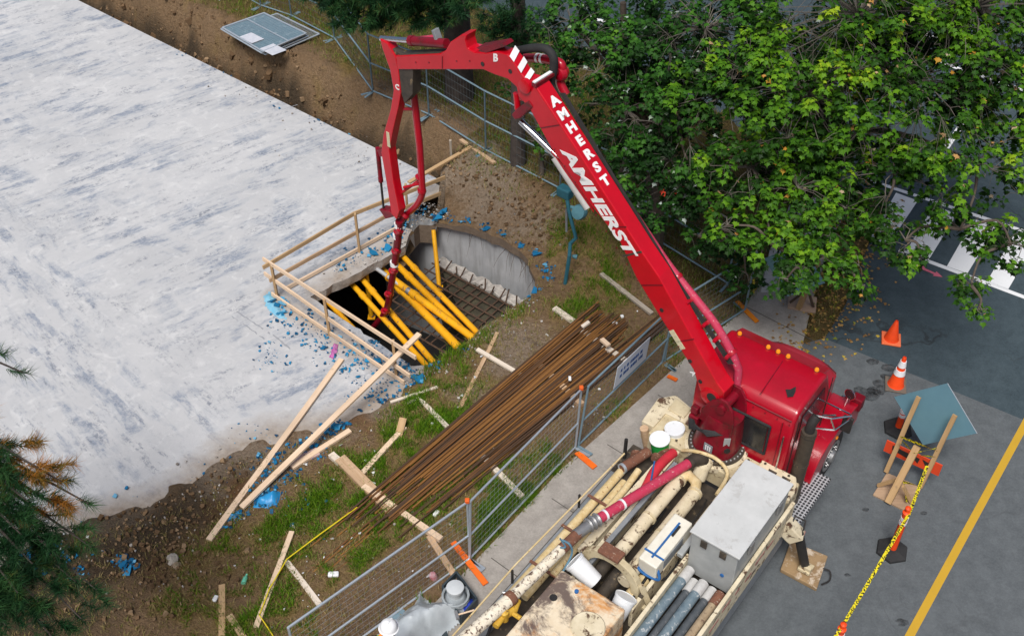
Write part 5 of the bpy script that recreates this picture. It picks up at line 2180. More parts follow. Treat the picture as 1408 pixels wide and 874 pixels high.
blab = ['rear mesh fence panel by the grass at the top of the bank', 'rear mesh fence panel right behind the stacked fence frames', 'rear mesh fence panel under the dark pine branches',
        'rear mesh fence panel turning down the bank behind the frames', 'rear mesh fence panel seen behind the hanging boom section', 'rear mesh fence panel in front of the broad pine trunk',
        'rear mesh fence panel in front of the slim pine trunk', 'rear mesh fence panel behind the teal standpipe', 'rear mesh fence panel in the shade under the maple, past the boom']
for i in range(len(bpts) - 1):
    fence_panel(bpts[i], bpts[i + 1], 1.5, blab[i], M_GALVD, M_WIRED, rails=(0, .5, 1), step=(.2, .1), group='rear mesh fence panels')
# notice on the fence
a = f2.lerp(f3, .36) + Vector((.03, .012, 0)) * NFH * .6
t = (f3 - f2).normalized()
s_ = Vector((t.y, -t.x, 0))
upn = Vector((.08, .03, 1)).normalized()
nb = thing('notice_board', 'white notice with two lines of blue print hung on the mesh fence', 'notice', P(858, 545))
qs = [P(844, 519, 1.30), P(880, 485, 1.34), P(872, 512, .86), P(837, 545, .80)]
c_ = f2.lerp(f3, .52) + Vector((.08, .03, 1)) * 1.02 + s_ * .035
mb = MB()
mb.box(c_, (.98, .008, .52), (t, s_, upn))
add('board', mb, simple('notice_white', (.62, .68, .76), (.55, .6, .68), rough=.5), nb)
mb = MB()
rng = random.Random(3)
for row, z in enumerate((.08, -.06)):
    x = -.36
    while x < .32:
        w_ = rng.uniform(.03, .09)
        mb.box(c_ + t * (x + w_ / 2) + upn * z + s_ * .006, (w_, .004, .07), (t, s_, upn))
        x += w_ + rng.choice((.015, .015, .05))
add('print_line', mb, simple('blue_print', (.03, .10, .30), rough=.6), nb)

# frames stacked flat on the bank
def flat_frame(cs, zz, label, mesh=True):
    pts = [P(x, y, zz) for x, y in cs]
    root = thing('stacked_fence', label, 'fence frame', sum(pts, Vector()) / 4, 0, 'fence frames stacked on the bank')
    for i in range(4):
        mb = MB()
        mb.tube([pts[i], pts[(i + 1) % 4]], .022, 6)
        add('frame_tube', mb, M_GALV, root, smooth=True)
    for k in (.42,):
        mb = MB()
        mb.tube([pts[0].lerp(pts[1], 1 - k).lerp(pts[0].lerp(pts[1], 1 - k), 0) if False else pts[0].lerp(pts[3], k), pts[1].lerp(pts[2], k)], .018, 6)
        add('frame_tube', mb, M_GALV, root, smooth=True)
    mb = MB()
    for i in range(1, 22):
        mb.tube([pts[0].lerp(pts[1], i / 22), pts[3].lerp(pts[2], i / 22)], .003, 3, False)
    for i in range(1, 44):
        mb.tube([pts[0].lerp(pts[3], i / 44), pts[1].lerp(pts[2], i / 44)], .003, 3, False)
    wm = add('wire_mesh', mb, M_WIRE, root)
    wm['kind'] = 'stuff'
    return root, pts
base = [(363, 18), (421, 46), (362, 71), (306, 38)]
zs = max(gh(P(x, y, .7).x, P(x, y, .7).y) for x, y in base + [(363, 45), (335, 28), (390, 32), (335, 55), (390, 58)]) + .05
M_TARP = simple('teal_netting', (.14, .26, .33), (.09, .19, .25), rough=.5, scale=8, wear=(.35, .45, .50), wscale=5, wamt=.6)
flat_frame([(x + 18, y + 1) for x, y in base], zs, 'fence frame lowest and furthest out in the stack on the bank')
flat_frame([(x + 3, y + 4) for x, y in base], zs + .06, 'fence frame second in the stack on the bank')
flat_frame([(x - 2, y + 2) for x, y in base], zs + .12, 'fence frame third in the stack on the bank')
rt, pts = flat_frame(base, zs + .18, 'topmost fence frame in the stack, backed with teal netting')
mb = MB()
n_ = 14
for i in range(n_ + 1):
    for j in range(n_ + 1):
        p = pts[0].lerp(pts[1], i / n_).lerp(pts[3].lerp(pts[2], i / n_), j / n_)
        mb.v.append(p - Z * (.02 + .02 * abs(nz(p.x, p.y, 4, 2))))
for i in range(n_):
    for j in range(n_):
        q = i * (n_ + 1) + j
        mb.f.append((q, q + 1, q + n_ + 2, q + n_ + 1))
add('netting', mb, M_TARP, rt, smooth=True)
mb = MB()
p = pts[0].lerp(pts[1], .42).lerp(pts[3].lerp(pts[2], .42), .72)
e1 = (pts[1] - pts[0]).normalized()
e2 = (pts[3] - pts[0]).normalized()
mb.quad(p + Z * .012, p + e1 * .5 + Z * .012, p + e1 * .5 + e2 * .35 + Z * .012, p + e2 * .35 + Z * .012)
mb.quad(p + e1 * .85 + Z * .012, p + e1 * 1.35 + Z * .012, p + e1 * 1.35 + e2 * .4 + Z * .012, p + e1 * .85 + e2 * .4 + Z * .012)
add('print_line', mb, simple('washed_label', (.55, .56, .60), (.42, .44, .50), rough=.6), rt)

# ------------------------------------------------------------------ traffic gear
M_CONE = simple('cone_orange', (.85, .075, .012), (.75, .06, .01), rough=.5, scale=8)
M_CONEF = simple('faded_cone_orange', (.82, .14, .04), (.78, .20, .09), rough=.6, scale=8)
M_REFL = simple('reflective_white', (.80, .80, .82), (.70, .70, .72), rough=.4)
M_TAPE = NT('caution_tape')
M_TAPE.color(M_TAPE.mix(M_TAPE.ramp(M_TAPE.noise(38, 2, .5), [(.50, 0.), (.53, 1.)]), (.72, .60, .015), (.04, .035, .01)))
M_TAPE.set(Roughness=.4)
M_TAPE = M_TAPE.m

def cone(px, py, h, b, label, bands, mt, mbase):
    p = P(px, py)
    root = thing('traffic_cone', label, 'traffic cone', p, R(-14))
    mb = MB()
    mb.box((0, 0, .02), (b, b, .04))
    add('base', mb, mbase, root, bevel=.012, local=True)
    mb = MB()
    r0, r1 = b * .36, b * .085
    mb.lathe((0, 0, .04), Z, [(r0 * 1.12, 0), (r0, .03), (r1, h - .045), (r1 * .8, h - .04), (r1 * .75, h - .12)], 22)
    add('body', mb, mt, root, smooth=True, local=True)
    for z0, z1 in bands:
        ra_ = r0 + (r1 - r0) * (z0 * h - .07) / (h - .075) + .009
        rb_ = r0 + (r1 - r0) * (z1 * h - .07) / (h - .075) + .009
        mb = MB()
        mb.lathe((0, 0, 0), Z, [(ra_, z0 * h), (rb_, z1 * h)], 22)
        add('band', mb, M_REFL, root, smooth=True, local=True)
cone(1225, 467, .50, .36, 'small plain faded orange traffic cone on the dark street edge', [], M_CONE, M_CONEF)
cone(1231, 530, .74, .38, 'tall orange traffic cone with two white bands on an oily patch', [(.44, .60), (.70, .88)], M_CONE, simple('dirty_rubber_base', (.10, .095, .085), (.16, .12, .09), rough=.8))

def delineator(px, py, h, label, rot=0.0):
    p = P(px, py)
    root = thing('delineator_post', label, 'delineator', p, rot, 'orange delineator posts on black bases')
    mb = MB()
    mb.lathe((0, 0, 0), Z, [(.27, 0), (.26, .05), (.12, .085), (.08, .09)], 6)
    add('base', mb, M_RUBBER, root, bevel=.01, local=True)
    mb = MB()
    mb.lathe((0, 0, .08), Z, [(.06, 0), (.055, h - .22), (.062, h - .2), (.062, h - .17), (.03, h - .15), (.028, h - .10), (.045, h - .09), (.045, h - .06), (.02, h - .04)], 18)
    add('post', mb, M_CONE, root, smooth=True, local=True)
    for z in (h - .33, h - .23):
        mb = MB()
        mb.lathe((0, 0, 0), Z, [(.061, z - .04), (.061, z + .03)], 18)
        add('band', mb, M_REFL, root, smooth=True, local=True)
delineator(1226, 757, 1.10, 'orange delineator post on a hexagonal base near the sign stand', R(10))
delineator(1140, 912, 1.05, 'orange delineator post holding the far end of the caution tape')
delineator(1234, 590, .72, 'short orange delineator post half hidden behind the sign stand', R(20))

def ribbon(name, label, pts, wd, mat, sag=.0, parent=None, twist=0.0, cat='tape'):
    pts = [Vector(p) for p in pts]
    out = []
    for a, b in zip(pts[:-1], pts[1:]):
        for k in range(10):
            t = k / 10
            out.append(a.lerp(b, t) - Z * (sag * 4 * t * (1 - t)))
    out.append(pts[-1])
    mb = MB()
    for i, p in enumerate(out):
        t = (out[min(i + 1, len(out) - 1)] - out[max(i - 1, 0)]).normalized()
        s_ = t.cross(Z).normalized()
        v = (s_ * math.cos(twist + .25 * math.sin(i * .5)) + Z * math.sin(twist + .25 * math.sin(i * .5))) * wd / 2
        mb.v += [p - v, p + v]
    for i in range(len(out) - 1):
        mb.f.append((2 * i, 2 * i + 1, 2 * i + 3, 2 * i + 2))
    o = add(name, mb, mat, parent)
    if parent is None and label:
        tag(o, label, cat)
    return o
ribbon('caution_tape', 'yellow caution tape strung from the sign stand past two delineators', [P(1275, 640, .9), P(1250, 706, 1.02), P(1157, 862, .98), P(1090, 960, .9)], .05, M_TAPE, .03)

# ---- wooden sign stands with diamond panels
M_PLY = wood('plywood_base', (.42, .29, .19), (.33, .22, .14))
M_STAKE = wood('sign_timber', (.50, .33, .17), (.38, .24, .11))
M_BACK = simple('sign_back', (.17, .33, .41), (.145, .29, .365), rough=.35, metal=.35, scale=2)
M_SIGNO = simple('orange_sign_sheet', (.70, .07, .02), (.60, .06, .02), rough=.45)
root = thing('sign_stand', 'plywood sign stand with two taped stakes and a blue-grey diamond on the apron', 'sign', P(1235, 678))
mb = MB()
mb.prism([P(x, y, 0.002) for x, y in ((1219, 651), (1267, 671), (1250, 706), (1200, 681))], (0, 0, .03))
add('base_board', mb, M_PLY, root)
def st(a, za, b, zb, wd, th, nm='stake', mat=M_STAKE):
    return plank(nm, None, P(*a, za), P(*b, zb), wd, th, mat, parent=root)
st((1222, 690), .04, (1262, 613), 1.02, .11, .06, 'post')
st((1208, 668), .04, (1236, 660), .35, .06, .04, 'brace')
st((1252, 691), .04, (1240, 668), .38, .06, .04, 'brace')
st((1219, 648), .05, (1264, 545), 1.66, .075, .035)
st((1266, 669), .05, (1314, 570), 1.62, .075, .035)
cz = 1.30
pl_, pr_ = P(1228, 548, cz), P(1342, 598, cz)
hd = (pr_ - pl_).normalized()
bk = Vector((-hd.y, hd.x, 0))
if bk.y < 0:
    bk = -bk
cc = (pl_ + pr_) / 2 + bk * .05
upv = (Z + bk * .12).normalized()
dg_ = (pr_ - pl_).length / 2
mb = MB()
mb.prism([cc - hd * dg_, cc + upv * dg_ * .98, cc + hd * dg_, cc - upv * dg_ * .98], bk * .006)
dm = add('diamond_panel', mb, M_BACK, root)
mb = MB()
mb.tube([cc + upv * dg_ * .98, cc + hd * dg_], .008, 4)
add('bright_edge', mb, M_GALV, dm)
oq = [P(1219.5, 605, .62), P(1296, 640, .62)]
ob_ = bk * .01
oh_ = Vector((0, 0, -.27))
mb = MB()
mb.prism([oq[0], oq[1], oq[1] + oh_, oq[0] + oh_], bk * .02)
oo = add('orange_panel', mb, M_SIGNO, root)
mb = MB()
od = (oq[1] - oq[0]).normalized()
for x0, x1, z0, z1 in ((.12, .42, -.05, -.19), (.5, .62, -.06, -.2), (.66, .78, -.06, -.2)):
    x0, x1 = x0 * (oq[1] - oq[0]).length, x1 * (oq[1] - oq[0]).length
    mb.prism([oq[0] + od * x0 + Z * z0, oq[0] + od * x1 + Z * (z0 - .02), oq[0] + od * x1 * .98 + Z * z1, oq[0] + od * (x0 * 1.1) + Z * (z1 + .04)], -bk * .004)
add('print_line', mb, M_BLACK, oo)
SP = [P(1240, 602, .95), P(1290, 622, .95)]
for pts_, tw in (([P(1238, 600, 1.0), P(1289, 620, 1.0)], 1.2), ([P(1240, 605, .9), P(1260, 625, .85), P(1287, 628, .95)], 1.0), ([P(1238, 608, .8), P(1258, 622, .95), P(1288, 616, 1.1)], .6), ([P(1234, 660, .4), P(1265, 668, .35)], 1.2), ([P(1243, 664, .4), P(1247, 690, .1)], .8)):
    ribbon('tape_wrap', None, pts_, .06, M_TAPE, .0, root, tw)

root = thing('sign_stand', 'plywood sign stand with one brown post under the maple branches by the verge', 'sign', P(1103, 418))
mb = MB()
mb.prism([P(x, y, .004) for x, y in ((1084, 402), (1123, 410), (1121, 432), (1083, 424))], (0, 0, .03))
add('base_board', mb, wood('pale_plywood', (.50, .36, .27), (.42, .29, .21)), root)
st((1101, 425), .03, (1127, 362), 1.3, .11, .09, 'post')
st((1088, 416), .04, (1106, 403), .4, .06, .04, 'brace', M_ROOT)
st((1117, 422), .04, (1112, 406), .4, .05, .04, 'brace', M_ROOT)
cc = P(1092, 372, 1.25)
dg_ = .62
mb = MB()
mb.prism([cc - hd * dg_, cc + upv * dg_ * .98, cc + hd * dg_, cc - upv * dg_ * .98], bk * .006)
add('diamond_panel', mb, M_BACK, root)

# caution tape remnant and litter by the corner of the fence
ribbon('tape_scrap', 'yellow tape scrap tied to the end post of the fence', [P(1036, 384, .9), P(1037, 398, .45), P(1036, 404, .2)], .07, M_TAPE, 0, None, .9)

# ------------------------------------------------------------------ outrigger pad
mb = MB()
mb.prism([P(x, y, .004) for x, y in ((1086, 747), (1137, 768), (1122, 813), (1072, 786))], (0, 0, .09))
pad = add('outrigger_pad', mb, simple('stained_timber_pad', (.34, .23, .12), (.20, .13, .07), rough=.8, scale=3, wear=(.48, .40, .31), wscale=4, wamt=.56), None, bevel=.015)
tag(pad, 'stained square timber pad under the foot of the outrigger', 'pad')
mb = MB()
p0 = P(1131, 781, .08)
mb.tube(bz([p0, P(1141, 785, .1), P(1141, 797, .05), P(1130, 803, .08)], 5), .014, 6)
add('rope_handle', mb, M_BLACK, pad, smooth=True)

# ------------------------------------------------------------------ things carried on the truck's deck
def bucket(p, axis, label, lidmat, bodymat, r=.155, h=.36, group='plastic pails on the truck deck'):
    root = thing('pail', label, 'bucket', p, 0, group)
    mb = MB()
    mb.lathe(p, axis, [(r * .86, 0), (r * .88, .02), (r * .98, h * .9), (r * 1.04, h * .91), (r * 1.04, h * .96), (r, h * .97)], 26)
    add('body', mb, bodymat, root, smooth=True)
    mb = MB()
    mb.lathe(p, axis, [(r * 1.0, h * .972), (r * 1.06, h * .975), (r * 1.06, h * 1.01), (r * .98, h * 1.015), (r * .95, h * .995), (.01, h * .995)], 26)
    add('lid', mb, lidmat, root, smooth=True)
    return root
bucket(P(908, 622, 1.2), (-.12, -.05, 1), 'green pail with a white lid beside the turret', M_WPLAST, M_GREENP)
bucket(P(928, 610, 1.22), (-.1, 0.05, 1), 'white pail standing next to the green pail', M_WPLAST, M_WPLAST)
bucket(P(818, 800, 1.55), (P(790, 772, 1.75) - P(818, 800, 1.55)), 'white pail lying on its side against the rusty tank', M_WPLAST, M_WPLAST, h=.42)
bucket(P(846, 848, 1.35), (P(862, 818, 1.62) - P(846, 848, 1.35)), 'white pail with a yellow spot tipped at the foot of the arch', M_WPLAST, M_WPLAST, h=.34)

def carried(name, label, pts, r, mat, cat='pipe', group=None, n=14):
    mb = MB()
    mb.tube(pts, r, n)
    for e, d_ in ((pts[0], pts[0] - pts[1]), (pts[-1], pts[-1] - pts[-2])):
        mb.lathe(e, d_, [(r * .8, .001), (r * .8, .004)], n)
    return tag(add(name, mb, mat, None, smooth=True), label, cat, group)
G1 = 'cream pipes lying on the deck'
def lp(x0, y0, x1, y1, z):
    return [T(x0, y0, z), T(x1, y1, z)]
carried('pump_pipe', 'outermost cream pipe on the deck with a rusty broken end', lp(-1.15, 1.02, -4.35, 1.06, 1.22), .07, M_CPIPE, group=G1)
carried('pump_pipe', 'cream pipe with streaky yellow rust next to the outermost pipe', lp(-1.3, .86, -3.9, .88, 1.22), .07, M_CPIPE, group=G1)
carried('pump_pipe', 'cream pipe bedded between its neighbours with a bent front end', [T(-1.1, .74, 1.42), T(-1.5, .73, 1.36), T(-3.4, .72, 1.34)], .055, M_CPIPE, group=G1)
carried('pump_pipe', 'short worn cream pipe under the red delivery pipe', lp(-1.45, .62, -3.0, .60, 1.22), .07, M_CREAMW, group=G1)
carried('rusty_pipe', 'rusty brown pipe with an open mouth beside the pails', lp(-.62, .86, -1.15, 1.0, 1.32), .085, M_RUSTP)
mb = MB()
e = T(-1.15, 1.0, 1.32)
d_ = (T(-1.15, 1.0, 1.32) - T(-.62, .86, 1.32)).normalized()
mb.lathe(e + d_ * .005, d_, [(.088, -.03), (.088, .012), (.07, .012), (.066, -.02)], 18)
add('pipe_rim', mb, M_GALV, bpy.data.objects['rusty_pipe'], smooth=True)
carried('timber_post', 'orange stained post end leaning behind the pails', [T(-.35, 1.02, 1.1), T(-.42, 1.08, 1.55)], .07, W_OLD, 'post')
# red hose bundle tied with blue rope
mb = MB()
mb.tube(bz([P(926, 622, 1.5), P(912, 634, 1.54), P(899, 650, 1.54), P(889, 669, 1.5), P(878, 690, 1.42)], 5), .08, 12)
rh = tag(add('red_hose', mb, simple('red_rubber', (.55, .03, .05), (.42, .03, .04), rough=.5), None, smooth=True), 'bright red hose end tied with blue rope on the deck', 'hose')
mb = MB()
mb.tube(bz([P(900, 634, 1.6), P(896, 656, 1.64), P(893, 672, 1.6), P(884, 680, 1.5), P(872, 681, 1.45), P(880, 692, 1.46), P(890, 682, 1.5)], 5), .014, 6)
add('blue_rope', mb, M_BLUER, rh, smooth=True)
mb = MB()
pp = q2.lerp(q3, .35)
mb.tube(bz([pp + Z * .1 + LF * .05, pp + Z * .1 - LF * .08, pp - LF * .12 - Z * .1, pp - LF * .1 - Z * .35 - FW * .2], 5), .016, 6)
mb.tube(bz([pp + Z * .1 - FW * .12, pp + Z * .12 - LF * .06 - FW * .08, pp + Z * .02 + LF * .12 + FW * .05], 5), .014, 6)
tag(add('tie_rope', mb, simple('faded_blue_rope', (.12, .24, .32), (.08, .16, .22), rough=.8), None, smooth=True), 'faded blue rope knotted round the rusty delivery pipe', 'rope')
# long hoses in the right-hand tray
M_HOSE = simple('blue_grey_hose', (.085, .13, .165), (.17, .22, .25), rough=.75, scale=10, wear=(.42, .44, .44), wscale=12, wamt=.60)
M_HOSED = simple('dark_hose', (.05, .06, .07), (.09, .10, .11), rough=.75, scale=12, wear=(.3, .3, .3), wscale=12, wamt=.64)
M_COLL = simple('hose_collar', (.50, .50, .49), (.38, .37, .36), rough=.7, scale=14)
M_SANDP = simple('sandy_hose', (.40, .31, .20), (.27, .20, .13), rough=.8, scale=8, wear=(.15, .1, .07), wscale=10, wamt=.6)
for i, (y, z, x0, mt, lb) in enumerate(((-.83, 1.45, -2.22, M_HOSE, 'blue-grey concrete hose beside the inner tray wall'), (-.965, 1.36, -2.3, M_HOSED, 'thin dark hose sunk between two blue-grey hoses'),
                                        (-1.10, 1.45, -2.3, M_HOSE, 'blue-grey concrete hose in the middle of the tray'), (-1.235, 1.35, -2.26, M_HOSED, 'dark hose between the middle hose and the sandy hose'),
                                        (-1.375, 1.42, -2.3, M_SANDP, 'sandy brown hose along the outer side panel'))):
    o = carried('concrete_hose', lb, [T(x0, y, z), T(x0 - 1.2, y + .01, z), T(-6.8, y, z)], .074 if mt is M_HOSE else .062, mt, 'hose', 'hoses lying in the side tray')
    mb = MB()
    mb.lathe(T(x0, y, z), -FW, [(.068, -.01), (.079, 0), (.079, .22), (.076, .23)], 14)
    add('collar', mb, M_COLL if mt is not M_SANDP else M_RUSTP, o, smooth=True)
# white control box with blue strap
cb = thing('control_box', 'white box with a blue strap lying on the delivery cylinders', 'box', T(-2.2, -.42, 1.5))
mb = MB()
cx0, cx1 = P(940, 716, 1.78), P(890, 778, 1.72)
bxd = (cx1 - cx0).normalized()
bys = Z.cross(bxd).normalized()
bzz = bxd.cross(bys)
cbc = (cx0 + cx1) / 2 - Z * .06
mb.box(cbc, ((cx1 - cx0).length, .3, .3), (bxd, bys, bzz))
add('case', mb, simple('box_white', (.72, .69, .60), (.62, .59, .50), rough=.5, wear=(.3, .25, .2), wscale=16, wamt=.68), cb, bevel=.02)
mb = MB()
mb.box(cbc + bys * -.153 + bxd * .03, (.5, .008, .18), (bxd, bys, bzz))
mb.box(cbc + bys * .153 + bxd * .03, (.5, .008, .18), (bxd, bys, bzz))
add('grille', mb, M_GREYT, cb)
mb = MB()
mb.beam(cbc + bxd * -.36 + bzz * .156, cbc + bxd * .36 + bzz * .156, .03, .01)
mb.beam(cbc + bxd * .30 + bzz * .16 - bys * .16, cbc + bxd * .30 + bzz * .16 + bys * .16, .03, .01)
add('strap', mb, M_BLUER, cb)
mb = MB()
kk = cbc + bxd * .4 + bzz * .05
mb.tube(bz([kk + bys * .12, kk + bys * .2 - bzz * .15 + bxd * .06, kk - bzz * .2 + bxd * .08, kk - bys * .12 - bzz * .12 + bxd * .1, kk - bys * .15 - bzz * .2], 5), .022, 6)
add('rope_knot', mb, M_BLUER, cb, smooth=True)
mb = MB()
mb.box(cbc - bxd * .2 + bzz * .17 + bys * .04, (.2, .03, .03), (bxd, bys, bzz))
add('handle', mb, M_BLACK, cb)

# ------------------------------------------------------------------ teal standpipe with meter
M_TEAL = simple('teal_paint', (.025, .12, .155), (.02, .085, .115), rough=.55, scale=10)
M_TEALL = simple('pale_teal_paint', (.09, .22, .26), (.06, .16, .20), rough=.5, scale=10)
b0 = PG(777, 390)
sp = thing('gas_meter', 'teal standpipe with a round meter beside the boom on the grass', 'meter', b0)
def up(px, py, z):
    return P(px, py, z)
mb = MB()
mb.tube([b0, up(783, 352, .75), up(784, 335, .8), up(792, 327, .95), up(782, 290, 1.55), up(780, 275, 1.75)], .04, 10)
add('riser', mb, M_TEAL, sp, smooth=True)
mb = MB()
mb.tube([up(779, 318, .9), up(779, 288, 1.45)], .025, 8)
add('bypass_pipe', mb, M_GREYT, sp, smooth=True)
mb = MB()
mb.tube([up(781, 284, 1.6), up(797, 287, 1.6)], .035, 8)
mb.lathe(up(799, 290, 1.55) - BN * -.05, (-.5, -.7, .4), [(.02, -.1), (.14, -.08), (.16, 0), (.14, .08), (.05, .1)], 18)
add('meter_body', mb, M_TEALL, sp, smooth=True)
mb = MB()
mb.box(up(777, 264, 1.85), (.3, .2, .22), ((BD), (BN), Z))
add('regulator_box', mb, M_TEAL, sp, bevel=.03)
mb = MB()
mb.lathe(up(787, 352, .62), (1, -.3, 0), [(.03, 0), (.05, .08), (.05, .1)], 10)
add('valve', mb, M_TEALL, sp, smooth=True)
# green bottle jack hose beside it? (kept simple: a short stub)

# ------------------------------------------------------------------ tray, pump, plastic sheet by the fence
def pfeet(x, y, z=0.0):
    return P(x, y, z)
tr = thing('tool_tray', 'black plastic tray on the sidewalk holding a grey pump and a hammer', 'tray', P(630, 830))
c0 = [P(609, 816, .01), P(628, 796, .01), P(656, 833, .01), P(634, 858, .01)]
cc = sum(c0, Vector()) / 4
mb = MB()
mb.prism(c0, (0, 0, .03))
for i in range(4):
    a, b = c0[i], c0[(i + 1) % 4]
    mb.beam(a + Z * .11, b + Z * .11, .03, .22)
M_TRAY = simple('black_tray', (.03, .042, .05), (.045, .06, .07), rough=.5)
add('tray_shell', mb, M_TRAY, tr)
pu = thing('grey_pump', 'grey round pump with a coiled hose standing in the black tray', 'pump', P(626, 822, .04))
b0 = P(627, 828, .05)
M_PGREY = simple('pump_grey', (.33, .36, .38), (.24, .27, .29), rough=.5)
mb = MB()
mb.lathe(b0, Z, [(.16, 0), (.16, .18), (.13, .22)], 22)
add('motor', mb, M_PGREY, pu, smooth=True)
mb = MB()
mb.lathe(b0 + Z * .22, Z, [(.10, 0), (.10, .14), (.135, .15), (.135, .2), (.11, .21)], 22)
add('top_cap', mb, simple('pale_grey_cap', (.52, .55, .57), (.44, .47, .49), rough=.5), pu, smooth=True)
mb = MB()
ring_ = []
for k in range(50):
    a = k * .4
    ring_.append(b0 + Vector((math.cos(a) * .2, math.sin(a) * .2, .12 + k * .002)))
mb.tube(ring_, .02, 6)
add('coiled_hose', mb, M_PGREY, pu, smooth=True)
mb = MB()
h0, h1 = P(628, 845, .24), P(652, 838, .26)
mb.tube([h0, h1], .014, 8)
hm = tag(add('hammer', mb, W_NEW, None, smooth=True), 'hammer with a pale wooden handle across the black tray', 'hammer')
mb = MB()
hd2 = (h1 - h0).normalized()
mb.beam(h0 - Z.cross(hd2) * .07, h0 + Z.cross(hd2) * .07, .045, .045)
add('head', mb, M_STEEL, hm)
mb = MB()
bp = P(644, 832, .06)
for i in range(10):
    for j in range(8):
        x, y = (i / 9 - .5), (j / 7 - .5)
        mb.v.append(bp + Vector((x * .22, y * .22, .1 * max(0, 1 - 4 * (x * x + y * y)) + .04 * nz(x, y, 9, 3))))
for i in range(9):
    for j in range(7):
        q = i * 8 + j
        mb.f.append((q, q + 1, q + 9, q + 8))
tag(add('blue_cloth', mb, simple('blue_fabric', (.02, .05, .42), (.015, .04, .3), rough=.7), None, smooth=True), 'bright blue rag bunched in the black tray', 'cloth')

def crumple(name, outline, hfun, mat, step=.045, seed=1, z0=.03):
    pts = [P(x, y) for x, y in outline]
    xs = [p.x for p in pts]
    ys = [p.y for p in pts]
    nx_ = int((max(xs) - min(xs)) / step) + 1
    ny_ = int((max(ys) - min(ys)) / step) + 1
    mb = MB()
    ids = {}
    for i in range(nx_ + 1):
        for j in range(ny_ + 1):
            x, y = min(xs) + i * step, min(ys) + j * step
            s_ = sdist(x, y, pts)
            if s_ < step * .6:
                fold = abs(nz(x, y, 3.2, seed)) * 1.0 + abs(nz(x, y, 7, seed + 3)) * .5
                ids[(i, j)] = len(mb.v)
                mb.v.append(Vector((x + .02 * nz(x, y, 9, 1), y + .02 * nz(x, y, 9, 2), z0 + hfun(x, y, -s_) + fold * .12 * smooth(0, .15, -s_))))
    for (i, j), k in ids.items():
        q = [(i, j), (i + 1, j), (i + 1, j + 1), (i, j + 1)]
        if all(t in ids for t in q):
            mb.f.append(tuple(ids[t] for t in q))
    return add(name, mb, mat, None, smooth=True)
M_SHEET = simple('grey_plastic_sheet', (.50, .54, .57), (.36, .40, .43), rough=.28, scale=3, bump=.3, bscale=14)
ps = crumple('plastic_sheet', [(577, 795), (590, 830), (648, 825), (640, 850), (600, 885), (560, 930), (500, 960), (490, 900), (545, 848), (568, 830)],
             lambda x, y, s_: .35 * smooth(0, .35, s_), M_SHEET)
tag(ps, 'crumpled grey plastic sheeting heaped at the foot of the mesh fence', 'plastic sheet')
mb = MB()
mb.beam(P(533, 860, .05), P(553, 837, .05), .12, .03)
tag(add('metal_grate', mb, M_GALVD, None), 'narrow grey grate strip lying behind the fence by the plastic sheet', 'grate')
mb = MB()
mb.lathe(P(598, 795, .05), (P(594, 789, .2) - P(598, 795, .05)), [(.055, 0), (.06, .01), (.06, .13), (.05, .15), (.045, .15)], 18)
cn = tag(add('soda_can', mb, simple('red_can', (.60, .02, .06), (.75, .70, .70), rough=.3, metal=.3, scale=11), None, smooth=True), 'crushed red and white soda can against the fence', 'can')
mb = MB()
mb.beam(P(610, 868, .02), P(618, 895, .02), .09, .05)
tag(add('black_bar', mb, M_TRAY, None), 'short black bar lying on the sidewalk below the tray', 'bar')

# yellow string
M_STR = simple('yellow_string', (.75, .60, .02), (.65, .5, .02), rough=.5)
mb = MB()
pts = [gp(492, 703, .12), gp(440, 742, .14), gp(396, 774, .12), gp(372, 815, .12), gp(358, 850, .1), gp(375, 874, .05), gp(385, 900, .05)]
mb.tube(pts, .010, 5)
tag(add('marker_string', mb, M_STR, None), 'yellow marker string stretched over the turf between planks', 'string')
# ------------------------------------------------------------------ worker at the foot of the fence (head and shoulder in view)
M_SKIN = simple('skin', (.45, .27, .19), (.40, .23, .16), rough=.55)
M_VEST = simple('lime_vest', (.45, .72, .04), (.38, .62, .03), rough=.7)
M_VESTO = simple('orange_vest_band', (.85, .28, .03), (.75, .22, .03), rough=.6)
M_NAVY = simple('dark_hoodie', (.012, .013, .02), (.02, .021, .03), rough=.8)
M_JEAN = simple('dark_trousers', (.03, .035, .05), (.045, .05, .07), rough=.8)
M_HAT = simple('hard_hat_white', (.78, .79, .80), (.72, .73, .75), rough=.3)

def skin_body(name, joints, edges, mat, parent, root_i=0, sub=2):
    me = bpy.data.meshes.new(name)
    me.from_pydata([j[0] for j in joints], edges, [])
    me.materials.append(mat)
    o = bpy.data.objects.new(name, me)
    C.objects.link(o)
    o.parent = parent
    o.modifiers.new('skin', 'SKIN')
    sl = o.data.skin_vertices[0] if o.data.skin_vertices else None
    if sl is None:
        bpy.context.view_layer.objects.active = o
        sl = o.data.skin_vertices.new() if hasattr(o.data.skin_vertices, 'new') else None
    if sl is not None:
        for i, j in enumerate(joints):
            sl.data[i].radius = (j[1], j[2] if len(j) > 2 else j[1])
            sl.data[i].use_root = i == root_i
    m = o.modifiers.new('sub', 'SUBSURF')
    m.levels = sub
    m.render_levels = sub
    return o

wp = P(512, 872, 1.62)
wk = thing('person', 'worker in a white hard hat and lime vest standing behind the mesh fence', 'person', (wp.x + .12, wp.y - .14, 0), R(60))
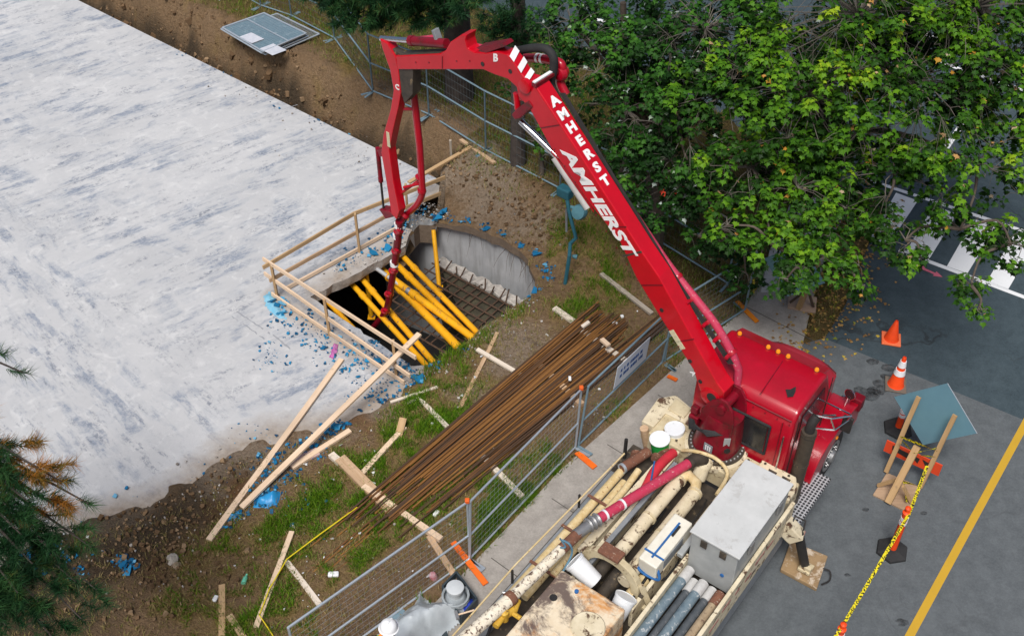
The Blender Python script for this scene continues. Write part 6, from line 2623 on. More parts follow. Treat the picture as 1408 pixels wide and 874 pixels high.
# local frame: x forward, y left; leaning forward, looking down
def tubes(name, chains, mat, parent):
    """one continuous surface from overlapping tapered tubes fused by a voxel remesh"""
    mb = MB()
    for pts, rs in chains:
        mb.tube(bz(pts, 4), [r for r in interp(rs, (len(pts) - 1) * 4 + 1)], 14)
    o = add(name, mb, mat, parent, smooth=True, local=True)
    m = o.modifiers.new('fuse', 'REMESH')
    m.mode = 'VOXEL'
    m.voxel_size = .018
    m.use_smooth_shade = True
    m = o.modifiers.new('smooth', 'SMOOTH')
    m.iterations = 6
    return o

def interp(rs, n):
    out = []
    for i in range(n):
        t = i / (n - 1) * (len(rs) - 1)
        k = min(int(t), len(rs) - 2)
        out.append(rs[k] + (rs[k + 1] - rs[k]) * (t - k))
    return out
V = Vector
body = tubes('body', [
    ([V((0, 0, .88)), V((.02, 0, 1.1)), V((.06, 0, 1.32)), V((.10, 0, 1.45)), V((.14, 0, 1.53)), V((.17, 0, 1.60))], [.15, .155, .17, .13, .06, .055]),
    ([V((.10, -.17, 1.40)), V((.10, 0, 1.43)), V((.10, .17, 1.40))], [.075, .10, .075]),
    ([V((0, .10, .88)), V((.03, .11, .48)), V((0, .11, .10))], [.10, .07, .05]),
    ([V((0, -.10, .88)), V((-.02, -.11, .48)), V((-.04, -.11, .10))], [.10, .07, .05]),
    ([V((.10, .19, 1.40)), V((.14, .25, 1.12)), V((.34, .20, .98))], [.062, .05, .04]),
    ([V((.10, -.19, 1.40)), V((.14, -.25, 1.12)), V((.34, -.20, .98))], [.062, .05, .04]),
    ([V((.17, 0, 1.57)), V((.205, 0, 1.66)), V((.215, 0, 1.74))], [.075, .092, .085]),
    ([V((.30, 0, 1.66)), V((.315, 0, 1.645))], [.02, .014]),
    ([V((0, .11, .08)), V((.16, .12, .04))], [.05, .045]),
    ([V((-.04, -.11, .08)), V((.12, -.12, .04))], [.05, .045]),
], M_SKIN, wk)
def hand(y, s_):
    ch = [([V((.33, y, .985)), V((.42, y, .955))], [.038, .036])]
    for k, L in enumerate((.075, .085, .08, .065)):
        yy = y - .03 + k * .02
        ch.append(([V((.41, yy, .955)), V((.41 + L * .6, yy, .935)), V((.41 + L * .75, yy, .90))], [.010, .009, .008]))
    ch.append(([V((.36, y - s_ * .03, .975)), V((.41, y - s_ * .055, .955)), V((.44, y - s_ * .05, .935))], [.012, .011, .009]))
    mb = MB()
    for pts, rs in ch:
        mb.tube(pts, rs, 8)
    return add('hand', mb, M_SKIN, body, smooth=True, local=True)
hand(.20, 1)
hand(-.20, -1)
hoodie = tubes('hoodie', [
    ([V((0, 0, .86)), V((.02, 0, 1.1)), V((.06, 0, 1.32)), V((.10, 0, 1.46)), V((.13, 0, 1.54))], [.18, .175, .19, .145, .085]),
    ([V((.10, -.19, 1.41)), V((.10, 0, 1.44)), V((.10, .19, 1.41))], [.085, .11, .085]),
    ([V((.10, .20, 1.41)), V((.14, .26, 1.12)), V((.32, .20, .995))], [.08, .066, .052]),
    ([V((.10, -.20, 1.41)), V((.14, -.26, 1.12)), V((.32, -.20, .995))], [.08, .066, .052]),
], M_NAVY, wk)
tubes('trousers', [
    ([V((0, .09, .92)), V((.03, .11, .48)), V((0, .11, .10))], [.135, .09, .075]),
    ([V((0, -.09, .92)), V((-.02, -.11, .48)), V((-.04, -.11, .10))], [.135, .09, .075]),
    ([V((0, 0, .80)), V((0, 0, .95))], [.16, .16]),
], M_JEAN, wk)
vest = tubes('vest', [
    ([V((0, 0, .92)), V((.02, 0, 1.1)), V((.06, 0, 1.32)), V((.095, 0, 1.46))], [.195, .19, .205, .15]),
    ([V((.10, -.16, 1.425)), V((.10, 0, 1.45)), V((.10, .16, 1.425))], [.09, .115, .09]),
], M_VEST, wk)
tubes('vest_band', [([V((.045, 0, 1.20)), V((.05, 0, 1.25))], [.208, .208])], M_VESTO, wk)
mb = MB()
for s_ in (-1, 1):
    mb.tube([V((.24, s_ * .10, 1.30)), V((.16, s_ * .11, 1.54)), V((.02, s_ * .11, 1.52)), V((-.10, s_ * .10, 1.36))], .022, 8)
add('vest_strap', mb, M_VESTO, wk, smooth=True, local=True)
mb = MB()
ha = Vector((.12, 0, 1)).normalized()
mb.lathe((.205, 0, 1.72), ha, [(.135, -.005), (.138, .005), (.122, .012), (.120, .04), (.108, .085), (.08, .12), (.04, .138), (.008, .142)], 26)
hat = add('hard_hat', mb, M_HAT, wk, smooth=True, local=True)
mb = MB()
mb.prism([(.30, -.09, 1.705), (.36, -.05, 1.69), (.375, 0, 1.688), (.36, .05, 1.69), (.30, .09, 1.705)], (0, 0, .008))
add('peak', mb, M_HAT, hat, local=True)
mb = MB()
mb.tube([V((.13, 0, 1.835)), V((.21, 0, 1.868)), V((.29, 0, 1.835))], .018, 8)
add('crest', mb, M_HAT, hat, smooth=True, local=True)
for s_ in (-1, 1):
    mb = MB()
    mb.lathe((.285, s_ * .034, 1.685), (1, 0, 0), [(.012, 0), (.008, .008)], 8)
    add('eye', mb, M_BLACK, body, local=True)
    mb = MB()
    mb.lathe((.20, s_ * .092, 1.665), (0, s_, 0), [(.02, 0), (.028, .008), (.015, .014)], 10)
    add('ear', mb, M_SKIN, body, smooth=True, local=True)
    mb = MB()
    mb.box((.04 if s_ > 0 else 0, s_ * .115, .04), (.28, .10, .08))
    add('boot', mb, M_BLACK, wk, bevel=.025, local=True)
# ------------------------------------------------------------------ foliage helpers
def leaf_mat(name, stops, trans=.35, rough=.5):
    """colour runs along the per-leaf 'tint' value"""
    m = NT(name)
    c = m.ramp(m.attr('tint'), stops)
    m.color(c)
    m.set(Roughness=rough, Specular_IOR_Level=.12)
    tr = m.n('ShaderNodeBsdfTranslucent')
    m.l(c, tr.inputs['Color'])
    mx = m.n('ShaderNodeMixShader')
    mx.inputs[0].default_value = trans
    out = m.t.nodes['Material Output']
    m.l(m.b.outputs[0], mx.inputs[1])
    m.l(tr.outputs[0], mx.inputs[2])
    m.l(mx.outputs[0], out.inputs['Surface'])
    return m.m

def stuff_mesh(name, verts, faces, tints, mat, parent=None, label=None, cat=None):
    me = bpy.data.meshes.new(name)
    me.from_pydata(verts, [], faces)
    me.materials.append(mat)
    a = me.attributes.new('tint', 'FLOAT', 'FACE')
    a.data.foreach_set('value', tints)
    o = bpy.data.objects.new(name, me)
    C.objects.link(o)
    o['kind'] = 'stuff'
    if parent is not None:
        o.parent = parent
        o.location = -Vector(parent.location)
    if label:
        o['label'] = label
        o['category'] = cat
    return o

LEAF = [(0, 0), (.16, .10), (.44, .02), (.38, .22), (.56, .40), (.30, .46), (.22, .62), (.12, .60), (0, 1.0),
        (-.12, .60), (-.22, .62), (-.30, .46), (-.56, .40), (-.38, .22), (-.44, .02), (-.16, .10)]

def add_leaf(vs, fs, ts, p, d, up, size, tint):
    d = d.normalized()
    s_ = d.cross(up)
    if s_.length < 1e-4:
        return
    s_.normalize()
    n = s_.cross(d)
    o = len(vs)
    for x, y in LEAF:
        q = p + s_ * (x * size) + d * (y * size) + n * (-(abs(x) * .35 + y * y * .25) * size)
        vs.append((q.x, q.y, q.z))
    # two halves folded along the midrib
    fs.append(tuple(o + k for k in (0, 1, 2, 3, 4, 5, 6, 7, 8)))
    fs.append(tuple(o + k for k in (0, 8, 9, 10, 11, 12, 13, 14, 15)))
    ts += [tint, tint]

M_BARK = simple('grey_bark', (.12, .095, .075), (.065, .052, .042), rough=.95, scale=9, bump=.8, bscale=16)
M_TWIG = simple('pale_twig', (.16, .14, .12), (.10, .09, .075), rough=.85)
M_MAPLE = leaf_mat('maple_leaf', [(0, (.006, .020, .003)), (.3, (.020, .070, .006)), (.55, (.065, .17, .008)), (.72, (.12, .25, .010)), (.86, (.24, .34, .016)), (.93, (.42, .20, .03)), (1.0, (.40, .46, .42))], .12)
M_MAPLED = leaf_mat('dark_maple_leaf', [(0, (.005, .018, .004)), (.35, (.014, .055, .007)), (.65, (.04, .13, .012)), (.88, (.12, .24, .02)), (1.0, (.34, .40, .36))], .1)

def maple(name, label, base, trunk_r, lobes, mat, seed, per=26, leaf=.125, bright=.45, white=0.0):
    rng = random.Random(seed)
    base = Vector(base)
    root = thing(name, label, 'tree', base, 0, 'maple trees behind the truck')
    cs = [(P(px, py, z), r, dens) for px, py, z, r, dens in lobes]
    mid = sum((c for c, r, d in cs), Vector()) / len(cs)
    fork = Vector((base.x * .75 + mid.x * .25, base.y * .75 + mid.y * .25, 2.6))
    mb = MB()
    mb.tube(bz([base - Z * .15, base + Z * .25, base.lerp(fork, .5), fork], 4), interp([trunk_r * 1.5, trunk_r * 1.1, trunk_r * .95, trunk_r * .8], 13), 10)
    add('trunk', mb, M_BARK, root, smooth=True)
    tw = MB()
    vs, fs, ts = [], [], []
    for c, r, dens in cs:
        bigger = [q for q, rr, dd in cs if rr > r * 1.25]
        src, r_src = fork - Z * .2, trunk_r * .45
        if r < .9 and bigger:
            src, r_src = min(bigger, key=lambda q: (q - c).length), .035
        m1 = src.lerp(c, .55) + Vector((rng.uniform(-.15, .15), rng.uniform(-.15, .15), rng.uniform(0, .3)))
        mb = MB()
        mb.tube(bz([src, m1, c], 4), interp([r_src, r_src * .6, .015], 9), 7)
        add('limb', mb, M_BARK, root, smooth=True)
        n = int(per * r * r * dens)
        hubs = []
        for k in range(max(4, int(n / 5))):
            while True:
                v = Vector((rng.uniform(-1, 1), rng.uniform(-1, 1), rng.uniform(-.6, 1)))
                if .2 < v.length < 1:
                    break
            h = c + Vector((v.x, v.y, v.z * .7)) * r * .75
            hubs.append(h)
            tw.tube([c.lerp(h, .0), c.lerp(h, .5) + Vector((rng.uniform(-.1, .1), rng.uniform(-.1, .1), .05)), h], [.013, .009, .005], 4, False)
        for k in range(n):
            while True:
                v = Vector((rng.uniform(-1, 1), rng.uniform(-1, 1), rng.uniform(-.8, 1)))
                if .4 < v.length < 1:
                    break
            p = c + Vector((v.x, v.y, v.z * .7)) * r
            if r > .5 and noise.noise(p * 1.15) < -.16:
                continue
            h = min(hubs, key=lambda q: (q - p).length)
            tw.tube([h, h.lerp(p, .5) + Z * .06, p], [.005, .004, .0025], 3, False)
            outw = Vector((v.x, v.y, .15)).normalized()
            tone = bright - .03 + (v.length - .78) * .85 + .12 * v.z + .20 * noise.noise(p * .7 + Vector((9, 3, 1))) + rng.uniform(-.12, .12)  # crown shade painted in: inner and lower leaf clusters tinted darker
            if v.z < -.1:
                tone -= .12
            for q in range(rng.randint(18, 26)):
                a = rng.uniform(0, 2 * math.pi)
                lev = rng.random()
                rad = rng.uniform(.02, .11) * (.5 + lev)
                d = (Vector((math.cos(a), math.sin(a), -.15 - .75 * lev)) + outw * .25).normalized()
                q0 = p + Vector((math.cos(a) * rad, math.sin(a) * rad, .06 - .20 * lev))
                up_ = Vector((rng.uniform(-.45, .45), rng.uniform(-.45, .45), 1))
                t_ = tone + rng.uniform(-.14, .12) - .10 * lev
                u = rng.random()
                if u < .012:
                    t_ = rng.uniform(.9, .97)
                elif u < .012 + white:
                    t_ = 1.0
                else:
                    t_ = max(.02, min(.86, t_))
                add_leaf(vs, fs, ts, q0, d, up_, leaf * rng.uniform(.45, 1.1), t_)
    o = add('twigs', tw, M_TWIG, root)
    o['kind'] = 'stuff'
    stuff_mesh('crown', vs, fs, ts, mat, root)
    return root

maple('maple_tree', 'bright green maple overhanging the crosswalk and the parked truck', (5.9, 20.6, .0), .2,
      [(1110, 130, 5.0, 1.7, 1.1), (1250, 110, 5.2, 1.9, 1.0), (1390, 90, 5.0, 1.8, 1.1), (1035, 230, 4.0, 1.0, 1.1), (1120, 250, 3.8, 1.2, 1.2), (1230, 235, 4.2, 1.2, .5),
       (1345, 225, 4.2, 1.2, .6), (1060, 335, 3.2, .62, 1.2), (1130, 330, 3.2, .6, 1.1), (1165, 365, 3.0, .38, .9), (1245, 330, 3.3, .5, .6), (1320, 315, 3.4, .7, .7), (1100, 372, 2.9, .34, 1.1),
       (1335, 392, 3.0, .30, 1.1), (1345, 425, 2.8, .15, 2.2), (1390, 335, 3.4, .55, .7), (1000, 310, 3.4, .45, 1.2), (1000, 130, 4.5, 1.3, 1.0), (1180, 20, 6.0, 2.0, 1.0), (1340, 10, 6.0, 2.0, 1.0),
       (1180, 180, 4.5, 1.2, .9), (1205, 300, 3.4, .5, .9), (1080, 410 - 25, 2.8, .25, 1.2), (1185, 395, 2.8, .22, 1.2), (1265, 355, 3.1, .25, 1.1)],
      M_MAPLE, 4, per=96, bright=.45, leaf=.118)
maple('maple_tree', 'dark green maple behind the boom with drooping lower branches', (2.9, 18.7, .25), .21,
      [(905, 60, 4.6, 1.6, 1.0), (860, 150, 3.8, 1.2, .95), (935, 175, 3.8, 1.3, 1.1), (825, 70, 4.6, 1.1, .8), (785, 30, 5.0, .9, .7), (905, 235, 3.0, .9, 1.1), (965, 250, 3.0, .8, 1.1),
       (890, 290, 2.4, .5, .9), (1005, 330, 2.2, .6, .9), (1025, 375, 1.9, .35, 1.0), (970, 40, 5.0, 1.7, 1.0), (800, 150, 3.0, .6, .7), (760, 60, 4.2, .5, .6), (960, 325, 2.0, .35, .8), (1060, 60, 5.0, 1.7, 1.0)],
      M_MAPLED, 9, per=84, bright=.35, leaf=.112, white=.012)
maple('maple_sapling', 'small leafy sapling sprouting by the slim pine trunk', PG(745, 240), .05,
      [(735, 195, 1.6, .25, 1.2), (760, 215, 1.4, .3, 1.2), (690, 118, 2.4, .2, 1.2), (745, 175, 1.9, .25, .8)], M_MAPLE, 15, per=60, bright=.45, leaf=.11)
for px, py, lb, r in ((902, 338, 'dark trunk leaning up into the dark maple beside the boom', .13), (856, 262, 'thin dark trunk in the shade behind the boom', .1)):
    p = PG(px, py)
    root = thing('young_tree', lb, 'tree', p)
    q = p + Vector((-.25, .3, 4.2))
    mb = MB()
    mb.tube(bz([p - Z * .1, p.lerp(q, .3) + Vector((.05, 0, 0)), q], 4), interp([r * 1.3, r, r * .6], 9), 9)
    add('trunk', mb, M_BARK, root, smooth=True)
    vs, fs, ts = [], [], []
    rng = random.Random(px)
    for k in range(60):
        v = Vector((rng.uniform(-1, 1), rng.uniform(-1, 1), rng.uniform(-1, 1))) * .9 + q
        for j in range(10):
            a = rng.uniform(0, 6.28)
            add_leaf(vs, fs, ts, v + Vector((math.cos(a), math.sin(a), rng.uniform(-.5, .3))) * .2, Vector((math.cos(a), math.sin(a), -.3)), Vector((rng.uniform(-.4, .4), rng.uniform(-.4, .4), 1)), .12, rng.uniform(.15, .6))
    stuff_mesh('crown', vs, fs, ts, M_MAPLED, root)
# red flags tied in the maple
mb = MB()
for i, (px, py) in enumerate(((915, 243), (924, 249), (910, 262), (926, 259), (936, 255), (908, 258))):
    p = P(px, py, 2.9)
    mb.add([p, p + Vector((.07, -.02, -.02)), p + Vector((.06, -.05, -.10)), p + Vector((-.01, -.03, -.09))], [(0, 1, 2, 3)])
o = tag(add('red_leaves', mb, simple('red_leaf', (.72, .07, .03), (.6, .05, .02), rough=.6), None), 'few bright red leaves turned in the dark maple', 'leaves')
o['kind'] = 'stuff'

# ------------------------------------------------------------------ pines
M_NEED = leaf_mat('pine_needle', [(0, (.006, .022, .010)), (.35, (.015, .055, .020)), (.65, (.04, .105, .03)), (.8, (.20, .11, .02)), (1.0, (.42, .17, .03))], .15)
M_PBARK = simple('pine_bark', (.075, .06, .052), (.035, .029, .026), rough=.95, scale=7, bump=1, bscale=9)

def needles(vs, fs, ts, p, axis, n, L, wd, tint, rng):
    axis = axis.normalized()
    u = axis.orthogonal().normalized()
    b = axis.cross(u)
    for k in range(n):
        a = rng.uniform(0, 6.283)
        c_ = rng.uniform(.15, 1.0)
        d = (axis * c_ + (u * math.cos(a) + b * math.sin(a)) * math.sqrt(max(0, 1.05 - c_ * c_))).normalized()
        q = p + axis * rng.uniform(-.08, .08)
        s_ = d.cross(Vector((rng.uniform(-1, 1), rng.uniform(-1, 1), rng.uniform(-1, 1)))).normalized() * wd
        e = q + d * L * rng.uniform(.7, 1.1)
        o = len(vs)
        vs += [tuple(q - s_), tuple(q + s_), tuple(e)]
        fs.append((o, o + 1, o + 2))
        ts.append(max(0, min(1, tint + rng.uniform(-.12, .12))))

def pine(label, base, top_z, trunk_r, tips, seed, tuft=26, L=.15, wd=.0035, start=None, brown=()):
    """tips: (px, py, z, branch start height, tufts along it)"""
    rng = random.Random(seed)
    base = Vector(base)
    root = thing('pine_tree', label, 'tree', base, 0, 'pine trees')
    mb = MB()
    top = Vector((base.x, base.y, top_z))
    mb.tube(bz([base - Z * .2, base + Z * .3, base.lerp(top, .5), top], 4), interp([trunk_r * 1.5, trunk_r * 1.1, trunk_r * .85, trunk_r * .4], 13), 12)
    add('trunk', mb, M_PBARK, root, smooth=True)
    vs, fs, ts = [], [], []
    for i, (px, py, z, sz, n) in enumerate(tips):
        tip = P(px, py, z)
        a = Vector((base.x, base.y, sz))
        br = bz([a, a.lerp(tip, .5) + Z * .15, tip], 6)
        mb = MB()
        mb.tube(br, interp([.05, .025, .008], len(br)), 6)
        add('branch', mb, M_PBARK, root, smooth=True)
        isb = i in brown
        ln = (tip - a).length
        side = (tip - a).normalized()
        for k in range(n):
            t = 1 - (k / n) ** 1.2 * min(.85, 1.9 / ln)
            p = a.lerp(tip, t) + Z * (.15 * 4 * t * (1 - t) * .5)
            if k > 0:
                off = Vector((rng.uniform(-1, 1), rng.uniform(-1, 1), rng.uniform(-.25, .35))) * (.12 + .35 * (1 - t) * ln * .4 + .1)
                q = p + off
            else:
                q = p
            ax = (side + (q - p) * 1.5 + Z * .25)
            tone = rng.uniform(.78, 1.0) if (isb and rng.random() < .8) else rng.uniform(.12, .62)
            for j in range(3):
                needles(vs, fs, ts, q - ax.normalized() * (j * .06), ax, tuft // 2, L, wd, tone, rng)
    stuff_mesh('needles', vs, fs, ts, M_NEED, root)
    return root

pb1 = PG(632, 134)
tips = [(x, y, z, 4.2, n) for x, y, z, n in ((455, 20, 3.6, 34), (480, 40, 3.4, 40), (515, 32, 3.4, 44), (550, 22, 3.6, 44), (585, 36, 3.4, 40), (610, 10, 4.2, 44), (500, 2, 4.0, 44), (545, -10, 4.4, 44), (440, 0, 3.8, 34), (640, 20, 4.4, 30), (590, -12, 4.6, 44), (660, 5, 4.6, 30), (470, -20, 4.4, 44), (530, 12, 3.8, 40), (570, 8, 3.9, 40), (465, 34, 3.4, 40), (500, 42, 3.2, 40), (535, 40, 3.2, 40), (565, 40, 3.3, 40), (605, 36, 3.6, 36), (445, 12, 3.6, 40), (425, -4, 3.8, 40), (620, 30, 3.8, 30))]
pine('old pine with a broad dark trunk behind the rear fence', pb1, 9, .31, tips, 31, tuft=34, L=.20, wd=.009)
pb2 = PG(712, 223)
tips = [(x, y, z, 3.6, n) for x, y, z, n in ((672, 40, 4.2, 22), (690, 15, 4.6, 22), (742, 20, 4.6, 22), (752, 45, 4.0, 12), (664, 18, 4.5, 22), (730, 62, 3.7, 8), (675, 58, 3.9, 12), (700, -10, 5.0, 26))]
pine('slim pine with a straight dark trunk beside the standpipe', pb2, 9, .155, tips, 32, tuft=26, L=.17, wd=.007)
pb3 = Vector((-7.9, 9.3, .05))
tips = [(32, 512, 5.6, 6.6, 3), (55, 645, 5.2, 5.6, 18), (85, 662, 5.0, 5.4, 14), (122, 692, 4.8, 5.1, 10), (92, 705, 4.8, 5.1, 12), (40, 690, 5.0, 5.4, 22), (126, 752, 4.5, 4.9, 9), (85, 768, 4.6, 4.9, 22), (45, 775, 4.8, 5.1, 26),
        (135, 812, 4.3, 4.7, 14), (105, 800, 4.4, 4.7, 20), (60, 835, 4.4, 4.7, 30), (112, 850, 4.1, 4.5, 20), (25, 815, 4.6, 4.9, 28), (30, 735, 4.9, 5.3, 24), (10, 655, 5.2, 5.6, 22), (8, 860, 4.3, 4.7, 28), (75, 880, 4.1, 4.5, 26), (15, 700, 5.0, 5.4, 22), (60, 720, 4.7, 5.2, 14)]
pine('pine with browning tips reaching over the slab corner', pb3, 8.5, .2, tips, 33, tuft=64, L=.19, wd=.0038, brown=(3, 4, 2, 19, 1))

# ------------------------------------------------------------------ grass
M_GRASS = leaf_mat('grass_blade', [(0, (.035, .095, .006)), (.35, (.09, .21, .010)), (.6, (.19, .30, .018)), (.75, (.24, .21, .07)), (1.0, (.42, .32, .15))], .3)
rng = random.Random(77)
vs, fs, ts = [], [], []

def blade(x, y, z, h, tint, lean=.6):
    a = rng.uniform(0, 6.283)
    w_ = rng.uniform(.004, .008)
    ca, sa = math.cos(a), math.sin(a)
    b = rng.uniform(0, 6.283)
    l = h * rng.uniform(.1, lean)
    o = len(vs)
    mx, my = x + math.cos(b) * l * .35, y + math.sin(b) * l * .35
    vs.extend([(x - ca * w_, y - sa * w_, z - .01), (x + ca * w_, y + sa * w_, z - .01), (mx + ca * w_ * .7, my + sa * w_ * .7, z + h * .6), (mx - ca * w_ * .7, my - sa * w_ * .7, z + h * .6),
               (x + math.cos(b) * l, y + math.sin(b) * l, z + h)])
    fs.extend([(o, o + 1, o + 2, o + 3), (o + 3, o + 2, o + 4)])
    ts.extend([tint, tint])

def blocked(x, y):
    if in_poly(x, y, PIT0):
        return True
    return any(in_poly(x, y, q) for q in PAVED)

n = 0
tries = 0
while n < 23000 and tries < 170000:
    tries += 1
    x, y = rng.uniform(-7.5, 5.5), rng.uniform(8.2, 18.5)
    d = slab_d(x, y)
    if d > .2 or sdist(x, y, SLAB) < .3:
        continue
    g, dk, sa_, og, bk_ = cover(x, y)
    w_ = max(0, (g - .15) * 1.4) * (1 - dk * .8) * (1 - sa_ * .7)
    if rng.random() > .08 + w_ * 1.6 or blocked(x, y):
        continue
    z = gh(x, y)
    k = rng.randint(3, 5)
    for j in range(k):
        green = rng.random() < w_ * 1.0
        t = rng.uniform(.05, .62) if green else rng.uniform(.7, 1)
        blade(x + rng.uniform(-.04, .04), y + rng.uniform(-.04, .04), z, rng.uniform(.05, .14) * (1.0 if green else .6), t, 1.4)
    n += 1
o = stuff_mesh('grass', vs, fs, ts, M_GRASS, None, 'patchy green and straw grass between the pit and the mesh fence', 'grass')
vs, fs, ts = [], [], []
n = tries = 0
while n < 15000 and tries < 90000:
    tries += 1
    x, y = rng.uniform(-12, 6.5), rng.uniform(15.5, 31)
    d, s_ = slab_d(x, y), slab_s(x, y)
    lim = 1.25 if s_ < 2 else -.1
    if d < lim + .3 * nz(x, y, 2, 4) or blocked(x, y):
        continue
    g, dk, sa_, og, bk_ = cover(x, y)
    if rng.random() > .35 + g:
        continue
    z = gh(x, y)
    for j in range(3):
        t = rng.uniform(.1, .6) if rng.random() < g * 1.0 + .12 else rng.uniform(.68, .95)
        blade(x + rng.uniform(-.05, .05), y + rng.uniform(-.05, .05), z, rng.uniform(.05, .12), t, 1.3)
    n += 1
stuff_mesh('grass', vs, fs, ts, M_GRASS, None, 'long olive grass on the bank under the trees and rear fence', 'grass')
# fringe against the sidewalk and weeds by the pit
vs, fs, ts = [], [], []
for i in range(len(walk_left) - 1):
    a, b = walk_left[i], walk_left[i + 1]
    for k in range(int((b - a).length * 120)):
        p = a.lerp(b, rng.random())
        t_ = (b - a).normalized()
        q = p + Vector((-t_.y, t_.x, 0)) * rng.uniform(-.06, .22)
        if nz(q.x, q.y, 1.2, 8) > -.1:
            blade(q.x, q.y, max(0, gh(q.x, q.y)), rng.uniform(.05, .16), rng.uniform(.0, .55) if rng.random() < .75 else rng.uniform(.7, 1), 1.2)
for px, py, k, h in ((612, 488, 90, .45), (622, 500, 60, .35), (600, 505, 90, .3), (655, 470, 60, .2), (700, 440, 60, .2), (585, 520, 80, .25), (640, 480, 50, .2), (720, 425, 50, .2), (680, 455, 40, .15)):
    p = PG(px, py)
    for j in range(k):
        q = Vector((p.x + rng.gauss(0, .12), p.y + rng.gauss(0, .12), 0))
        if in_poly(q.x, q.y, PIT):
            continue
        blade(q.x, q.y, max(0, gh(q.x, q.y)), rng.uniform(.3, 1) * h, rng.uniform(.2, .66), .8)
stuff_mesh('grass', vs, fs, ts, M_GRASS, None, 'ragged grass fringe along the sidewalk edge and weeds on the pit lip', 'grass')

# leaf litter on the verge
vs, fs, ts = [], [], []
M_LITT = leaf_mat('fallen_leaf', [(0, (.16, .085, .03)), (.4, (.30, .17, .06)), (.7, (.42, .26, .09)), (.9, (.50, .36, .05)), (1, (.14, .18, .03))], .1)
# thin carpet
vl = [P(x, y) for x, y in [(1104, 472), (1118, 410), (1136, 355), (1158, 300), (1175, 262), (1213, 292), (1188, 352), (1163, 418), (1134, 465)]]
cnt_ = 0
for k in range(4200):
    x, y = rng.uniform(5, 9.5), rng.uniform(14.8, 21)
    s_ = sdist(x, y, vl)
    if s_ > .9 or rng.random() > math.exp(-max(0, s_) * 3.2):
        continue
    z = max(.008, gh(x, y) if s_ < .1 else .008) + rng.uniform(0, .02)
    a = rng.uniform(0, 6.28)
    add_leaf(vs, fs, ts, Vector((x, y, z)), Vector((math.cos(a), math.sin(a), rng.uniform(-.1, .3))), Vector((rng.uniform(-.3, .3), rng.uniform(-.3, .3), 1)), rng.uniform(.04, .09), rng.random())
stuff_mesh('leaf_litter', vs, fs, ts, M_LITT, None, 'brown fallen leaves along the verge strip beside the street', 'leaves')
# ------------------------------------------------------------------ blue plastic shreds, rubble, litter
M_BLUEF = leaf_mat('blue_plastic', [(0, (.008, .045, .10)), (.45, (.012, .12, .26)), (.85, (.02, .22, .42)), (1, (.15, .38, .55))], .1)
rng = random.Random(41)

PLK = [[P(470, 497), P(288, 745)], [P(560, 480), P(333, 700)], [P(482, 594), P(402, 645)]]

def scatter(name, label, cat, spots, mat, size, thick, off_slab=False, tint=(0, 1), k_n=1.0):
    vs, fs, ts = [], [], []
    for px, py, rad, n in spots:
        c = P(px, py, 0)
        for k in range(int(n * k_n)):
            a = rng.uniform(0, 6.283)
            r = rad * math.sqrt(rng.random())
            x, y = c.x + math.cos(a) * r, c.y + math.sin(a) * r * .8
            if in_poly(x, y, PIT):
                continue
            if any(near_poly(x, y, q, False)[0] < .05 + size for q in PLK):
                continue
            sdv, dv_ = sdist(x, y, SLAB), slab_d(x, y)
            if off_slab and sdv < (.0 if dv_ < -2 else .02):
                continue
            z = max(gh(x, y), 0 if sdist(x, y, SLAB) < .3 and slab_d(x, y) < 0 else -9) + rng.uniform(.004, .03)
            s_ = size * (.35 + 1.5 * rng.random() ** 2.6)
            nn = rng.randint(4, 6)
            tl = Vector((rng.uniform(-.5, .5), rng.uniform(-.5, .5), 1)).normalized()
            u = tl.orthogonal().normalized()
            b = tl.cross(u)
            o = len(vs)
            ang = sorted(rng.uniform(0, 6.283) for _ in range(nn))
            if max((ang[(i + 1) % nn] - ang[i]) % 6.2832 for i in range(nn)) > 3.0:
                ang = [6.283 * i / nn for i in range(nn)]
            top = []
            for q in ang:
                rr = s_ * rng.uniform(.5, 1)
                p = Vector((x, y, z + s_ * .3)) + (u * math.cos(q) + b * math.sin(q)) * rr
                vs.append(tuple(p + tl * thick * s_))
            for i in range(nn):
                vs.append(tuple(Vector(vs[o + i]) - tl * thick * s_ * 2))
            t = rng.uniform(*tint)
            fs.append(tuple(o + i for i in range(nn)))
            ts.append(t)
            fs.append(tuple(o + nn + i for i in range(nn - 1, -1, -1)))
            ts.append(t)
            for i in range(nn):
                j = (i + 1) % nn
                fs.append((o + j, o + i, o + nn + i, o + nn + j))
                ts.append(t)
    o = stuff_mesh(name, vs, fs, ts, mat, None, label, cat)
    return o
